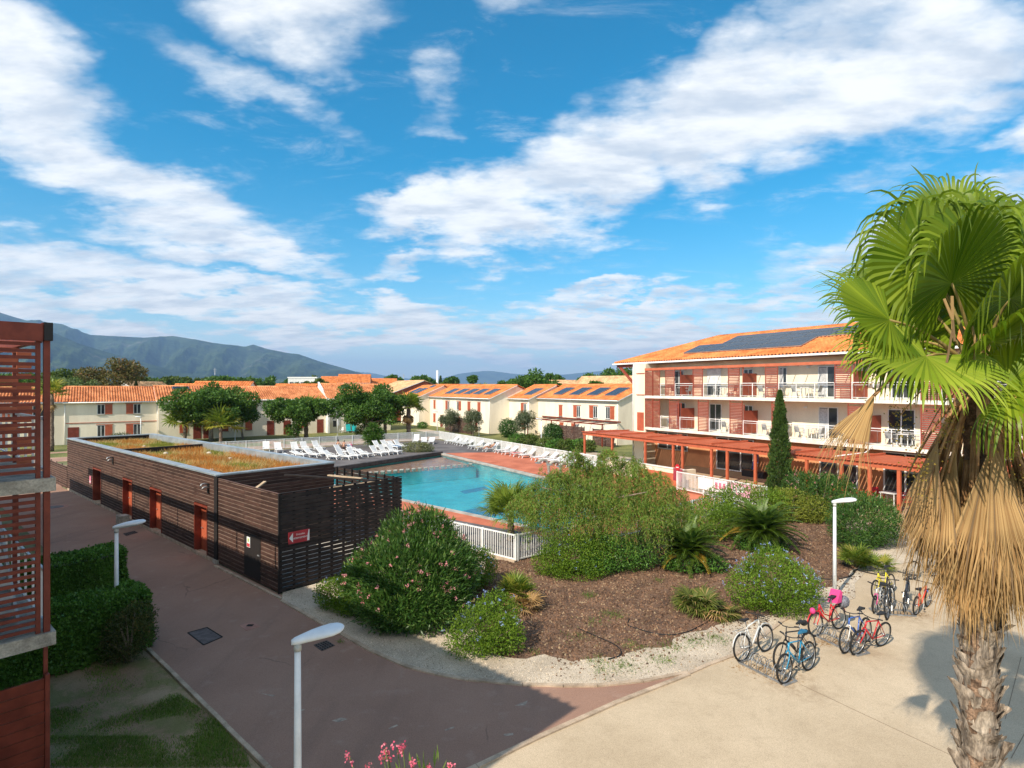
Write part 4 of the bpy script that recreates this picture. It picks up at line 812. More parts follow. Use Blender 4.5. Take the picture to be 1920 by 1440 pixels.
# link balcony to the terrace houses
BX('link_slab', m_slabw, t, -2.6, -.01, 4.6, 6.4, 4.35, 4.55)
MB().box(-2.6, -.02, 4.6, 4.64, 5.5, 5.55).box(-2.6, -.02, 4.6, 4.64, 5.2, 5.23).box(-2.6, -2.55, 4.6, 4.65, 4.55, 5.5).box(-1.3, -1.25, 4.6, 4.65, 4.55, 5.5).box(-.07, -.02, 4.6, 4.65, 4.55, 5.5).build('link_railing', m_white, t)
BX('link_wall', m_cream2, t, -2.6, -2.4, 5.2, 6.4, 0, 4.34)
# ground floor glazing
for a, b in ((1.9, 5.2), (8.2, 11.5), (16.6, 19.0), (20.6, 26.5), (27.5, 32)):
    z0 = TZ+ (1.1 if a < 2 else .05); n = max(2, round((b-a)/1.1)); o = BX('glazing', m_glass, t, a, b, 1.16, 1.198, z0, 3.1)
    for i in range(n+1): x = a+(b-a)*i/n; BX('mullion', m_white, o, x-.05, x+.05, 1.12, 1.158, z0, 3.1)
    BX('rail', m_white, o, a+.05, b-.05, 1.125, 1.156, z0, z0+.09); BX('rail', m_white, o, a+.05, b-.05, 1.125, 1.156, 3.02, 3.1)
BX('door', m_orange, t, 13.1, 14.2, 1.14, 1.196, TZ, 2.7)
# pergola of the terrace
PX0, PX1 = -2.3, 28.0
pg = thing('pergola', 'long orange batten pergola along the ground floor terrace', 'pergola', (*RB, 0), rw)
m_perg = M('pergola_paint', (.46, .105, .044), .6, (.51, .122, .054), 2, .08)
BX('front_beam', m_perg, pg, PX0, PX1, -4.0, -3.84, 2.72, 2.95); BX('back_beam', m_perg, pg, PX0, PX1, -.2, -.08, 2.8, 2.98)
n = int((PX1-PX0)/.235)
for i in range(n): x = PX0+i*.235; unit_box('batten', m_perg, pg, x, x+.185, -4.12, -.06, 2.985, 3.035)
for x in (-2.2, 1.5, 5.4, 8.3, 9.2, 11.8, 13.1, 15.25, 16.9, 18.7, 20.75, 22.25, 23.7, 26.2):
    BX('post', m_perg, pg, x, x+.16, -3.98, -3.84 if x != 1.5 else -3.841, TZ if x > 6 else 0, 2.72)
for x in np.arange(PX0+1.8, PX1, 3.1): MB().bar((x, -4.0, 3.11), (x+.05, -.1, 3.11), .08, .09).build('tie_bar', m_perg, pg)
MB().tube([(20.6, -4.1, 3.12), (20.6, -1.0, 3.14), (20.6, -.2, 3.45)], .035, 6).build('drain_pipe', m_white, pg)
m_deckw = M('timber_deck', (.40, .28, .17), .85, (.46, .33, .21), 2, .12, vec=(rw, (1, 8, 1)))
structure(MB().box(5.5, 29, -4.9, 1.18, 0.005, TZ).build('terrace', m_deckw)); o = col.objects['terrace']; o.location = (*RB, 0); o.rotation_euler = (0, 0, rw)
lw = thing('terrace_wall', 'low cream terrace wall with orange base below the pergola', 'wall', (*RB, 0), rw); BX('wall', m_cream2, lw, 2.2, 10.5, -5.25, -4.95, 0, 1.15); BX('base_panel', m_orange, lw, 6.2, 10.4, -5.29, -5.252, 0, .85); BX('coping', m_slabw, lw, 2.15, 10.55, -5.3, -4.9, 1.15, 1.2); BX('wall', m_cream2, lw, 10.2, 10.5, -4.94, -3.9, 0, 1.15)
# ---- terrace and balcony furniture
def wp(x, y, z): v = RB+WD*x+WN*y; return (v.x, v.y, z)
m_redp = M('red_plastic', (.5, .02, .025), .4); m_greyp = M('grey_plastic', (.32, .33, .34), .5); m_whitep = M('white_plastic', (.72, .72, .71), .4); m_blackp = M('black_plastic', (.02, .02, .022), .45)
def chair_proto(mat):
    c = thing('chair', 'x', 'chair'); s = .22
    MB().hexa([(-s, -s, .42), (s, -s, .42), (s, s, .40), (-s, s, .40)], [(-s, -s, .45), (s, -s, .45), (s, s, .43), (-s, s, .43)]).build('seat', mat, c)
    MB().hexa([(-s, s-.03, .43), (s, s-.03, .43), (s, s, .43), (-s, s, .43)], [(-s*.9, s+.08, .86), (s*.9, s+.08, .86), (s*.9, s+.11, .86), (-s*.9, s+.11, .86)]).build('backrest', mat, c)
    for a, b in ((-1, -1), (1, -1), (1, 1), (-1, 1)): MB().bar((a*s*.9, b*s*.9, .42), (a*s*1.08, b*s*1.1, 0), .03, .03).build('leg', mat, c)
    for a in (-1, 1): MB().bar((a*(s+.02), -s*.8, .64), (a*(s+.02), s+.05, .66), .04, .03).bar((a*(s+.02), -s*.8, .43), (a*(s+.02), -s*.8, .64), .03, .03).build('armrest', mat, c)
    return c
CP = {}
def chair(label, key, mat, loc, rz, group=None):
    if key not in CP: c = chair_proto(mat); CP[key] = c
    else: c = copy_tree(CP[key])
    c.location = loc; c.rotation_euler = (0, 0, rz); return tag(c, label, 'chair', group)
def table(label, mat, loc, rz, w_=.8):
    c = thing('table', label, 'table', loc, rz); MB().box(-w_/2, w_/2, -w_/2, w_/2, .7, .735).build('table_top', mat, c)
    for a, b in ((-1, -1), (1, -1), (1, 1), (-1, 1)): MB().bar((a*w_*.42, b*w_*.42, .7), (a*w_*.45, b*w_*.45, 0), .04, .04).build('leg', mat, c)
    return c
for i, (x, y, a) in enumerate(((17.4, -1.9, .5), (18.6, -2.4, 2.4), (21.9, -2.2, 1.0), (22.9, -1.6, -.8), (23.6, -2.7, 2.0), (19.6, -2.6, .2))):
    chair('%s red plastic chair from the left on the pergola terrace' % ORD[i], 'red', m_redp, wp(x, y, TZ), rw+a, 'red terrace chairs')
table('white square table between the red chairs under the pergola', m_whitep, wp(22.6, -2.3, TZ), rw); table('grey table among the red terrace chairs by the bushes', m_greyp, wp(18.0, -2.0, TZ), rw)
fl = (('upper', Z2, [(4.2, 'left'), (8.6, 'second'), (12.6, 'third'), (15.2, 'fourth')]), ('lower', Z1, [(3.8, 'leftmost'), (9.4, 'second'), (12.9, 'third'), (15.4, 'fourth'), (18.3, 'fifth'), (21.2, 'sixth')]))
for nm, zf, lst in fl:
    for x, wd_ in lst:
        chair('grey chair left of the table on the %s %s floor balcony' % (wd_, nm), 'grey', m_greyp, wp(x, .75, zf), rw+1.4, 'grey balcony chairs'); chair('grey chair right of the table on the %s %s floor balcony' % (wd_, nm), 'grey', m_greyp, wp(x+1.35, .8, zf), rw-1.5, 'grey balcony chairs')
        table('small white table on the %s %s floor balcony' % (wd_, nm), m_whitep, wp(x+.7, .8, zf), rw, .65)
q = thing('planter_box', 'long black planter box against the striped terracotta wall', 'planter', wp(12.3, .2, TZ), rw); BX('box', m_blackp, q, -.9, .9, -.25, .25, 0, .45); BX('soil', m_mulch, q, -.85, .85, -.2, .2, .45, .47)
q = thing('folded_parasol', 'blue and white bundle leaning on the terracotta wall', 'bundle', wp(11.9, .6, TZ), rw); MB().tube([(0, 0, .45), (.05, .2, 1.0), (.1, .42, 1.55)], [.14, .2, .05], 8).build('cloth', M('blue_cloth', (.06, .14, .42), .8), q); MB().tube([(.14, -.02, .5), (.2, .15, .95)], [.1, .12], 8).build('white_cloth', m_whitep, q)
for i in range(4):
    q = thing('rolled_lounger', '%s of the white rolled bundles on the terrace' % ORD[i], 'bundle', wp(13.9+i*.55, .5, TZ), rw, 'white bundles on the terrace'); MB().tube([(0, -.22, .2), (0, .22, .2)], .2, 12).build('roll', m_whitep, q); MB().torus((0, -.1, .2), (0, 1, 0), .2, .02, 14, 5).build('strap', m_greyp, q)
def stand_sign(x, y):
    q = thing('poster_stand', 'standing poster board with red and cream print near the glass doors', 'sign', wp(x, y, TZ), rw); BX('board', M('poster_cream', (.62, .45, .32), .6), q, -.35, .35, -.02, .02, .15, 1.45); BX('print', M('poster_red', (.55, .06, .05), .6), q, -.28, .28, -.026, -.0205, .3, .75); BX('print', M('poster_pink', (.68, .25, .25), .6), q, -.25, .25, -.026, -.0205, .8, 1.1); MB().tube([(-.02, -.015, 1.45), (.02, -.01, 1.52)], [.2, .06], 8).build('crest', M('poster_yellow', (.6, .5, .2), .6), q)
    for a in (-.3, .3): MB().bar((a, .0, .15), (a, .2, 0), .03, .03).build('foot', m_blackp, q)
stand_sign(23.4, -.6)
q = thing('potted_plant', 'dark potted plant at the end of the white bundles', 'plant', wp(16.2, .4, TZ), rw); MB().tube([(0, 0, 0), (0, 0, .4)], [.16, .2], 10).build('pot', m_blackp, q)
# ---------------------------------------------------------------- far houses
def far(label, px, d, Lx, dep, rz, eave, ridge, tm, wall=m_cream, wins=3, dx=0.):
    X = (px-CX)/F*d+dx; wn = [(Lx*(i+.5)/wins-.5, eave-2.0, 1.0, 1.3, (2, -1, 1)[i % 3]) for i in range(wins)]+[(Lx*(i+.5)/wins-.5, .8, 1.0, 1.3, 2) for i in range(wins)]
    return house(label, (X, d), rz, Lx, dep, eave, ridge, wn, tilem=tm, gutter=False, wall=wall, name='far_house', nbar=max(8, int(Lx/.45)), group='far houses')
m_redw = M('red_render', (.34, .085, .045), .9, (.38, .1, .055), .8, .08); m_pinkw = M('pink_render', (.6, .42, .33), .9); m_greyw = M('grey_render', (.5, .45, .4), .9)
o = Vector((-24.2, 117))-WD*15
house('brick red house with a pale tiled roof rising behind the stepped row', (o.x, o.y), rw, 15, 13.5, 5.9, 8.35, [(11, 3, .9, 1.3, 0)], tilem=m_tilepale, wall=m_redw, name='far_house', gutter=False)
an = tC
far('low pale tiled roof just behind the long cream house at left', 215, 97, 15, 7, ra-.52, 5.6, 7.05, m_tilepale); far('grey gabled house beside the small dark cypress', 262, 128, 11, 9, ra+.75, 6.0, 8.2, m_tilepale, m_greyw)
far('orange roofed house left of the dark leafy tree top', 318, 112, 9, 8, ra-.4, 6.2, 7.6, m_tileor); far('house with an orange hip roof above the dark leafy tree', 352, 105, 10, 8, ra-.5, 6.4, 8.0, m_tileor); far('beige roofed house between the tree and the white slab block', 448, 140, 12, 9, .2, 5.4, 7.2, m_tilepale, m_pinkw)
far('pink gabled house below the white slab block', 500, 118, 13, 9, ra-.7, 5.6, 7.6, m_tileor, m_pinkw); far('far low orange roof right of the beige roofed house', 470, 175, 16, 9, .1, 5.5, 7.0, m_tileor)
far('left part of the tall orange roofed houses in the distance', 600, 215, 15, 10, .18, 8.4, 11.0, m_tileor, m_pinkw, 4); far('middle part of the tall orange roofed houses, with the highest ridge', 633, 205, 11, 10, .18, 8.6, 11.6, m_tileor, m_cream, 3); far('lower stretch of distant orange roofs behind the big leafy tree', 665, 222, 16, 10, .15, 7.4, 9.4, m_tileor, m_cream, 4); far('right part of the tall orange roofed houses near the mountain foot', 690, 212, 10, 10, .15, 7.8, 10.2, m_tileor, m_pinkw, 3)
far('distant orange roof left of the brick red house', 712, 160, 12, 9, ra, 5.6, 7.3, m_tileor); far('second distant orange roof behind the brick red house', 730, 240, 14, 9, .3, 6.2, 8.2, m_tileor, m_cream, 4)
far('beige tiled house behind the long house by the balcony block', 1062, 104, 14, 11, rw+.35, 6.2, 8.9, m_tilepale, m_greyw); far('second beige tiled house next to the roof brace', 1130, 98, 12, 9, rw+.15, 6.0, 7.9, m_tilepale)
far('cream villa with a low roof on the skyline right of the round tree', 1040, 190, 14, 10, .25, 7.2, 9.3, m_tilepale); far('small orange roof on the skyline between two trees', 1068, 225, 10, 9, .1, 7.4, 9.2, m_tileor); far('pale far roof at the right end of the skyline', 1085, 200, 12, 9, .2, 7.2, 8.8, m_tilepale)
for i, (px, d, Lx, rz, ei, ri) in enumerate(((830, 150, 14, .5, 5.8, 7.7), (865, 185, 16, .2, 6, 7.9), (890, 215, 15, -.2, 6.2, 8.0), (915, 165, 13, .4, 5.8, 7.4), (948, 205, 16, .1, 6.6, 8.6), (968, 150, 10, .6, 5.8, 7.5), (985, 260, 16, 0, 7.0, 9.2), (1015, 250, 12, .3, 6.4, 8.4), (780, 265, 18, .1, 6.2, 8.0), (1100, 150, 12, .5, 6, 7.8))):
    far('%s of the small far roofs strung along the skyline from the white chimney' % ORD[i], px, d, Lx, 9, rz, ei, ri, (m_tileor, m_tilepale)[i % 3 == 1], (m_cream, m_pinkw, m_greyw)[i % 3], 3)
t = thing('flat_block', 'white flat roofed slab block below the mountains', 'building', ((540-CX)/F*265, 265, 0), .03); BX('wall', M('far_white', (.66, .66, .64), .8), t, 0, 13, 0, 9, 0, 11.2); BX('parapet', m_white, t, -.2, 13.2, -.2, 9.2, 11.2, 11.7)
for i in range(5): window(t, .7+i*2.5, 8.0, 1.6, 1.4, -.02, M('blind_grey', (.45, .45, .45), .7)); window(t, .7+i*2.5, 5.4, 1.6, 1.4, -.02)
t = thing('chimney_stack', 'slender white chimney stack on the skyline', 'chimney', ((820-CX)/F*330, 330, 0)); MB().tube([(0, 0, 0), (0, 0, 16.6)], [.75, .6], 12).build('shaft', m_white, t); MB().torus((0, 0, 16.5), (0, 0, 1), .6, .08, 14, 5).build('rim', m_white, t)
for i, (px, d, h) in enumerate(((403, 300, 17), (757, 330, 14.5), (772, 380, 15))):
    t = thing('antenna_mast', '%s thin antenna mast on the skyline from the left' % ORD[i], 'mast', ((px-CX)/F*d, d, 0)); MB().tube([(0, 0, 0), (0, 0, h)], .12, 6).build('pole', m_alu, t)
    for q in (.9, .95): BX('cross_arm', m_alu, t, -.9, .9, -.05, .05, h*q, h*q+.1)
# ================================================================== fences, loungers, lamps, people
m_fence = M('fence_white', (.72, .72, .70), .45, (.78, .78, .76), 3, .05)
PK = {}
def fence(label, a, b, h=1.1, pw=2.0, sp=.115, z=0., single=False, pk=.028, mat=None):
    mat = mat or m_fence; a, b = Vector(a), Vector(b); n = (b-a).length; t = thing('fence', label, 'fence', (a.x, a.y, z), math.atan2(b.y-a.y, b.x-a.x)); k = max(1, round(n/pw))
    for i in range(k+1): x = n*i/k; unit_box('post', mat, t, x-.04, x+.04, -.04, .04, 0, h+.02)
    for i in range(k):
        x0, x1 = n*i/k+.04, n*(i+1)/k-.04
        unit_box('rail', mat, t, x0, x1, -.022, .022, h-.055, h); unit_box('rail', mat, t, x0, x1, -.022, .022, .09, .14)
        m_ = max(2, int((x1-x0)/sp)); xs = [x0+(x1-x0)*(j+.5)/m_ for j in range(m_)]
        if single:
            for x in xs: unit_box('picket', mat, t, x-pk/2, x+pk/2, -.012, .012, .14, h-.05)
        else:
            p = MB()
            for x in xs: p.box(x-pk/2, x+pk/2, -.012, .012, .14, h-.05)
            p.build('pickets', mat, t)['kind'] = 'stuff'
    return t
fc = Vector(FC)
fence('long white picket fence behind the rear row of loungers', fc-ED*36, fc, 1.15, pk=.05, sp=.125)
fence('white picket fence along the red deck behind the right row of loungers', fc, fc+WD*35, 1.12, sp=.1, pk=.04)
fence('white picket fence beside the pink oleander, ending at the front corner', (-5.35, 27.75), (.15, 23.15), 1.1, single=True)
fence('white picket fence running back beneath the weeping pepper tree', (.22, 23.2), (9.4, 30.15), 1.1, single=True)
fence('short white fence in front of the sago palm by the terrace', (9.45, 30.2), (12.6, 32.7), 1.1)
fence('white fence carrying the pink banners below the terrace', (11.2, 39.2), (14.6, 33.2), 1.25, z=.05)
structure(MB().bar((-5.3, 27.6, .03), (.15, 23.05, .03), .18, .12).build('fence_footing', m_kerb)); structure(MB().bar((*(fc-ED*36), .02), (*fc, .02), .2, .12).build('fence_footing', m_kerb))
fb = Vector((14.6, 33.2))-Vector((11.2, 39.2)); fa = math.atan2(fb.y, fb.x); fbn = fb.normalized(); fnn = Vector((-fbn.y, fbn.x))
for lab, s0, s1, mt, mt2 in (('plain white banner on the fence below the terrace', 1.9, 3.1, m_white, None), ('white banner with pink lettering blocks on the terrace fence', 3.15, 4.2, m_white, m_pink), ('pink banner at the right end of the terrace fence', 4.5, 5.9, M('banner_pink', (.75, .35, .45), .7), m_white)):
    p = Vector((11.2, 39.2))-fnn*.06; q = thing('banner', lab, 'banner', (p.x, p.y, 0), fa); BX('cloth', mt, q, s0, s1, -.02, -.008, .45, 1.2)
    if mt2:
        for i in range(3): BX('print', mt2, q, s0+.12+i*.3, s0+.32+i*.3, -.024, -.0205, .6+.05*i, 1.05)
q = thing('no_entry_sign', 'round red no entry sign on a maroon board by the terrace gate', 'sign', (11.35, 40.4, 0), fa); BX('board', M('maroon', (.3, .04, .06), .6), q, -.1, .75, -.03, .0, .5, 1.35)
MB().tube([(.32, -.06, 1.45), (.32, -.035, 1.45)], .22, 18).build('disc', m_redp, q); BX('bar', m_white, q, .2, .44, -.066, -.0605, 1.42, 1.48); BX('post', m_white, q, .3, .34, -.029, .01, 0, .5)
# ---- sun loungers
m_lng = M('lounger_white', (.70, .70, .69), .4, (.78, .78, .77), 2, .05)
def lounger_proto(ang):
    c = thing('sun_lounger', 'x', 'sun lounger'); a = R(ang); hx = -.25; sl = MB()
    for i in range(9): x = hx+i*.132; sl.box(x, x+.115, -.30, .30, .33, .36)
    sl.box(hx, .95, -.34, -.302, .29, .37); sl.box(hx, .95, .302, .34, .29, .37); sl.build('seat', m_lng, c)
    bk = MB(); dx, dz = -math.cos(a), math.sin(a); nx, nz = math.sin(a), math.cos(a)
    for i in range(6):
        s0, s1 = .03+i*.132, .145+i*.132; bk.hexa([(hx+dx*s0, -.3, .345+dz*s0), (hx+dx*s0, .3, .345+dz*s0), (hx+dx*s1, .3, .345+dz*s1), (hx+dx*s1, -.3, .345+dz*s1)], [(hx+dx*s0+nx*.03, -.3, .345+dz*s0+nz*.03), (hx+dx*s0+nx*.03, .3, .345+dz*s0+nz*.03), (hx+dx*s1+nx*.03, .3, .345+dz*s1+nz*.03), (hx+dx*s1+nx*.03, -.3, .345+dz*s1+nz*.03)])
    for s in (-.32, .32): bk.bar((hx, s, .35), (hx+dx*.84, s, .35+dz*.84), .04, .07)
    bk.build('backrest', m_lng, c)
    for s in (-.31, .31):
        MB().bar((.75, s, .31), (.92, s, 0), .05, .06).build('leg', m_lng, c); MB().bar((-.15, s, .31), (-.42, s, 0), .05, .06).bar((-.3, s, .31), (-.02, s, 0), .045, .05).build('leg', m_lng, c)
        MB().bar((hx-.02, s, .5), (hx+.35, s, .46), .05, .04).bar((hx+.33, s, .36), (hx+.33, s, .46), .04, .04).build('armrest', m_lng, c)
    return c
LPR = {}
def lounger(label, p, yaw, ang, group):
    if ang not in LPR: c = lounger_proto(ang); LPR[ang] = c
    else: c = copy_tree(LPR[ang])
    c.location = (p[0], p[1], .004); c.rotation_euler = (0, 0, yaw); return tag(c, label, 'sun lounger', group)
lf = math.atan2(-.5, .85)
g1 = [(499, 846), (522, 848), (554, 847), (573, 846), (596, 844)]
for i, (x, y) in enumerate(g1): lounger('%s white lounger from the left against the rear fence' % ORD[i], G(x, y), -1.15+.12*i, 55, 'loungers along the rear fence')
g2 = [(562, 857, 15), (586, 857, 35), (607, 855, 35), (622, 861, 35), (640, 852, 50), (645, 861, 50), (661, 848, 35), (664, 859, 50), (683, 856, 25), (545, 862, 15)]
for i, (x, y, a) in enumerate(g2): lounger(('white lounger half hidden by the planted roof edge, %s of the middle cluster' if i in (0, 9) else '%s white lounger of the middle cluster below the two bathers') % ORD[i], G(x, y), lf+random.uniform(-.15, .15), a, 'loungers in the middle cluster')
g3 = [(707, 854, 50), (722, 852, 50), (738, 851, 50), (711, 843, 50), (726, 841, 45), (739, 842, 40), (751, 841, 50)]
for i, (x, y, a) in enumerate(g3): lounger('%s white lounger of the cluster beside the spiky yucca' % ORD[i], G(x, y), lf+random.uniform(-.1, .1), a, 'loungers beside the yucca')
g4 = [(780, 831, 60), (795, 832, 25), (809, 832, 25)]
for i, (x, y, a) in enumerate(g4): lounger('%s of three white loungers set apart near the fence corner' % ['left', 'middle', 'right'][i], G(x, y), -1.5+random.uniform(-.1, .1), a, 'loungers near the fence corner')
rr = [(848, 831), (858, 832), (867, 834), (877, 836), (893, 841), (905, 843.5), (921, 846), (944, 849), (957, 852), (973, 855), (990, 858), (1014, 863), (1029, 866.5), (1043, 869), (1053, 871.5), (1072, 875), (1086, 878), (1098, 881), (1112, 884)]
ryaw = math.atan2(-.52, -.854)
for i, (x, y) in enumerate(rr): lounger('%s white lounger from the far corner in the row along the red deck' % ORD[i], G(x, y), ryaw+random.uniform(-.08, .08), (35, 25, 40, 30)[i % 4], 'loungers along the red deck')
for i, (x, y) in enumerate(((788, 986), (812, 993), (838, 1001))): lounger('%s of the white loungers stored behind the fence by the oleander' % ['left', 'middle', 'right'][i], G(x, y), 2.4, 15, 'loungers behind the near fence')
m_turq = M('turquoise_cloth', (.02, .42, .42), .7)
for i, px in enumerate((654, 665)):
    p = G(px, 811); q = thing('patio_lounger', '%s of two turquoise loungers upright on the house patio' % ['left', 'right'][i], 'sun lounger', (p.x, p.y, .0), ra, 'turquoise patio loungers'); MB().hexa([(-.36, -.06, .1), (.36, -.06, .1), (.36, .06, .1), (-.36, .06, .1)], [(-.36, .35, 1.35), (.36, .35, 1.35), (.36, .45, 1.33), (-.36, .45, 1.33)]).build('back', m_turq, q); MB().box(-.36, .36, -.7, -.06, .3, .36).build('seat', m_turq, q)
    for s in (-.34, .34): MB().bar((s, -.65, 0), (s, -.6, .3), .04, .04).build('leg', m_whitep, q)
p = G(672, 806); q = thing('hung_towel', 'turquoise towel hanging beside the patio wall', 'towel', (p.x+.9, p.y+.4, 0), ra); BX('cloth', m_turq, q, -.3, .3, -.02, .02, 1.0, 2.2)
m_tow = [M('towel_blue', (.12, .25, .45), .9), M('towel_red', (.5, .08, .08), .9), M('towel_sand', (.5, .4, .25), .9)]
for i, (x, y, lb) in enumerate(((739, 842, 'blue towel draped over a lounger beside the yucca'), (973, 855, 'red towel on a lounger along the red deck'), (905, 843.5, 'sand coloured towel on a lounger near the reclining reader'))):
    p = G(x, y); q = thing('towel', lb, 'towel', (p.x, p.y, .0), lf if i == 0 else ryaw); MB().box(-.2, .8, -.27, .27, .368, .385).box(.801, .815, -.27, .27, .2, .384).build('cloth', m_tow[i], q); BX('stripe', m_whitep, q, .1, .18, -.268, .268, .3855, .388)
# swan-neck spouts at the pool edge
for i, (x, y) in enumerate(((1030, 892), (1052, 896), (1071, 900))):
    p = G(x, y); q = thing('water_spout', '%s curved grey swan neck water spout on the pool edge' % ['left', 'middle', 'right'][i], 'spout', (p.x, p.y, 0), math.atan2(-WN.y, -WN.x), 'pool spouts')
    MB().tube([(0, 0, 0), (.05, 0, .55), (.12, 0, .95), (.3, 0, 1.22), (.62, 0, 1.3), (.95, 0, 1.22), (1.1, 0, 1.12)], [.12, .12, .12, .11, .11, .12, .12], 8).build('neck', m_conc, q); MB().box(.9, 1.2, -.25, .25, 1.05, 1.12).build('blade', m_alu, q)
# ---- people
m_skin = M('skin', (.42, .22, .14), .6, (.48, .26, .17), 6, .06)
def person(label, loc, yaw, J, E_, rad, hair, cloth):
    t = thing('person', label, 'person', loc, yaw); me = bpy.data.meshes.new('body'); me.from_pydata(J, E_, []); me.materials.append(m_skin); o = link(bpy.data.objects.new('body', me), t)
    o.modifiers.new('skin', 'SKIN'); sv = me.skin_vertices[0].data
    for i, r_ in enumerate(rad): sv[i].radius = (r_, r_)
    sv[0].use_root = True; s = o.modifiers.new('sub', 'SUBSURF'); s.levels = 2; s.render_levels = 2
    h = Vector(J[3]); MB().ball(h+Vector((-.03, 0, .04)), (.115, .1, .12), 12, 8).build('hair', M('hair_'+hair, {'brown': (.06, .03, .015), 'grey': (.25, .23, .2), 'black': (.02, .015, .012)}[hair], .7), t)
    pz = Vector(J[0]); MB().tube([Vector(J[4]).lerp(Vector(J[6]), -.15)+Vector((0, 0, .0)), pz+Vector((0, 0, .08)), Vector(J[5]).lerp(Vector(J[7]), -.15)], [.13, .155, .13], 10).build('swimwear', cloth, t); return t
E_ = [(0, 1), (1, 2), (2, 3), (0, 4), (0, 5), (4, 6), (5, 7), (6, 8), (7, 9), (2, 10), (2, 11), (10, 12), (11, 13), (12, 14), (13, 15), (8, 16), (9, 17)]
rad = [.13, .14, .06, .10, .10, .10, .065, .065, .045, .045, .055, .055, .042, .042, .03, .03, .035, .035]
sit = [(0, 0, .47), (-.04, 0, .78), (0, 0, 1.02), (.03, 0, 1.19), (.1, .1, .45), (.1, -.1, .45), (.5, .13, .5), (.5, -.13, .5), (.62, .13, .1), (.62, -.13, .1), (-.02, .2, .93), (-.02, -.2, .93), (.1, .26, .68), (.1, -.26, .68), (.32, .18, .6), (.32, -.18, .6), (.78, .13, .05), (.78, -.13, .05)]
lie = [(0, 0, .47), (-.26, 0, .62), (-.48, 0, .8), (-.58, 0, .93), (.1, .1, .45), (.1, -.1, .45), (.45, .12, .72), (.45, -.12, .66), (.75, .12, .42), (.8, -.12, .42), (-.4, .2, .74), (-.4, -.2, .74), (-.2, .26, .62), (-.2, -.26, .62), (.02, .14, .85), (.02, -.14, .85), (.88, .12, .47), (.93, -.12, .47)]
p = G(634, 847); person('sunbather with bare back sitting on a lounger by the rear fence', (p.x, p.y, 0), 1.2, sit, E_, rad, 'brown', m_blackp)
p = G(645, 848); person('seated bather in black swimwear right of the bare backed sunbather', (p.x, p.y, 0), 1.5, sit, E_, rad, 'grey', m_blackp)
p = G(919, 846.5); person('person reclining and reading on a lounger along the red deck', (p.x, p.y, -.05), ryaw, lie, E_, rad, 'black', m_blackp)
p = G(657, 846); q = thing('beach_bag', 'pink beach bag beside the two seated bathers', 'bag', (p.x, p.y, .36)); MB().tube([(0, 0, 0), (0, 0, .25), (0, 0, .42)], [.22, .26, .16], 10).build('bag', M('bag_pink', (.6, .14, .25), .8), q); MB().torus((0, 0, .45), (0, 1, 0), .16, .02, 14, 5).build('handle', M('bag_strap', (.4, .08, .15), .8), q)
# ---- street lamps
m_lamp = M('lamp_white', (.70, .72, .74), .4, (.76, .78, .8), 3, .04); m_lens = M('lamp_lens', (.45, .45, .42), .35)
def lamp_proto(h, name='street_lamp'):
    t = thing(name, 'x', 'street lamp'); MB().tube([(0, 0, 0), (0, 0, h*.5), (0, 0, h)], [.062, .055, .045], 12).build('post', m_lamp, t); MB().tube([(0, 0, 0), (0, 0, .04)], .11, 12).build('base_plate', m_lamp, t); BX('access_door', m_lens, t, -.03, .03, -.066, -.054, .45, .75); MB().tube([(0, 0, h-.12), (0, 0, h-.02)], .056, 12).build('collar', m_lens, t)
    st = [(-.09, .04, -.055, .02), (-.04, .075, -.065, .04), (.08, .10, -.07, .06), (.2, .14, -.065, .075), (.36, .185, -.06, .08), (.5, .20, -.055, .075), (.6, .165, -.045, .06), (.66, .095, -.025, .035), (.685, .01, -.005, .01)]
    vs = []; n = 12
    for x, wd, zb, zt in st:
        for j in range(n):
            a = 2*PI*j/n; s_ = math.sin(a); vs.append((x, wd*math.cos(a), h+.045+x*.12+(zt*s_ if s_ > 0 else -zb*s_*1.0)))
    fs = [(i*n+j, i*n+(j+1) % n, (i+1)*n+(j+1) % n, (i+1)*n+j) for i in range(len(st)-1) for j in range(n)]+[tuple(range(n))[::-1]]
    MB().add(vs, fs, True).build('head', m_lamp, t)
    MB().hexa([(.16, -.07, h+.005), (.5, -.1, h+.045), (.5, .1, h+.045), (.16, .07, h+.005)], [(.16, -.07, h+.03), (.5, -.1, h+.07), (.5, .1, h+.07), (.16, .07, h+.03)]).build('lens', m_lens, t); return t
lp0 = lamp_proto(3.15)
lamps = [((-3.23, 8.72), .45, 'tall white street lamp in front of the brown road, nearest of all'), ((-10.8, 15.8), .45, 'white street lamp rising from the clipped hedges at left'), ((10.75, 19.28), -.12, 'white street lamp standing in the garden bed by the bicycles')]
farl = [((1015, 837), 'white lamp post behind the right fence by the round shrub'), ((898, 818), 'white lamp post behind the right fence by the olive bush'), ((820, 810), 'white lamp post on the lawn before the stepped houses'), ((633, 816), 'white lamp post in front of the patio with turquoise loungers'), ((441, 826), 'white lamp post between the small palms behind the grass roof'), ((264, 829), 'white lamp post before the long cream house')]
for i, ((x, y), rz, lab) in enumerate(lamps):
    o = lp0 if i == 0 else copy_tree(lp0); o.location = (x, y, .0); o.rotation_euler = (0, 0, rz); tag(o, lab, 'street lamp', 'street lamps')
for (px, py), lab in farl:
    o = copy_tree(lp0); p = G(px, py); o.location = (p.x, p.y, 0); o.rotation_euler = (0, 0, 3.3); tag(o, lab, 'street lamp', 'street lamps')
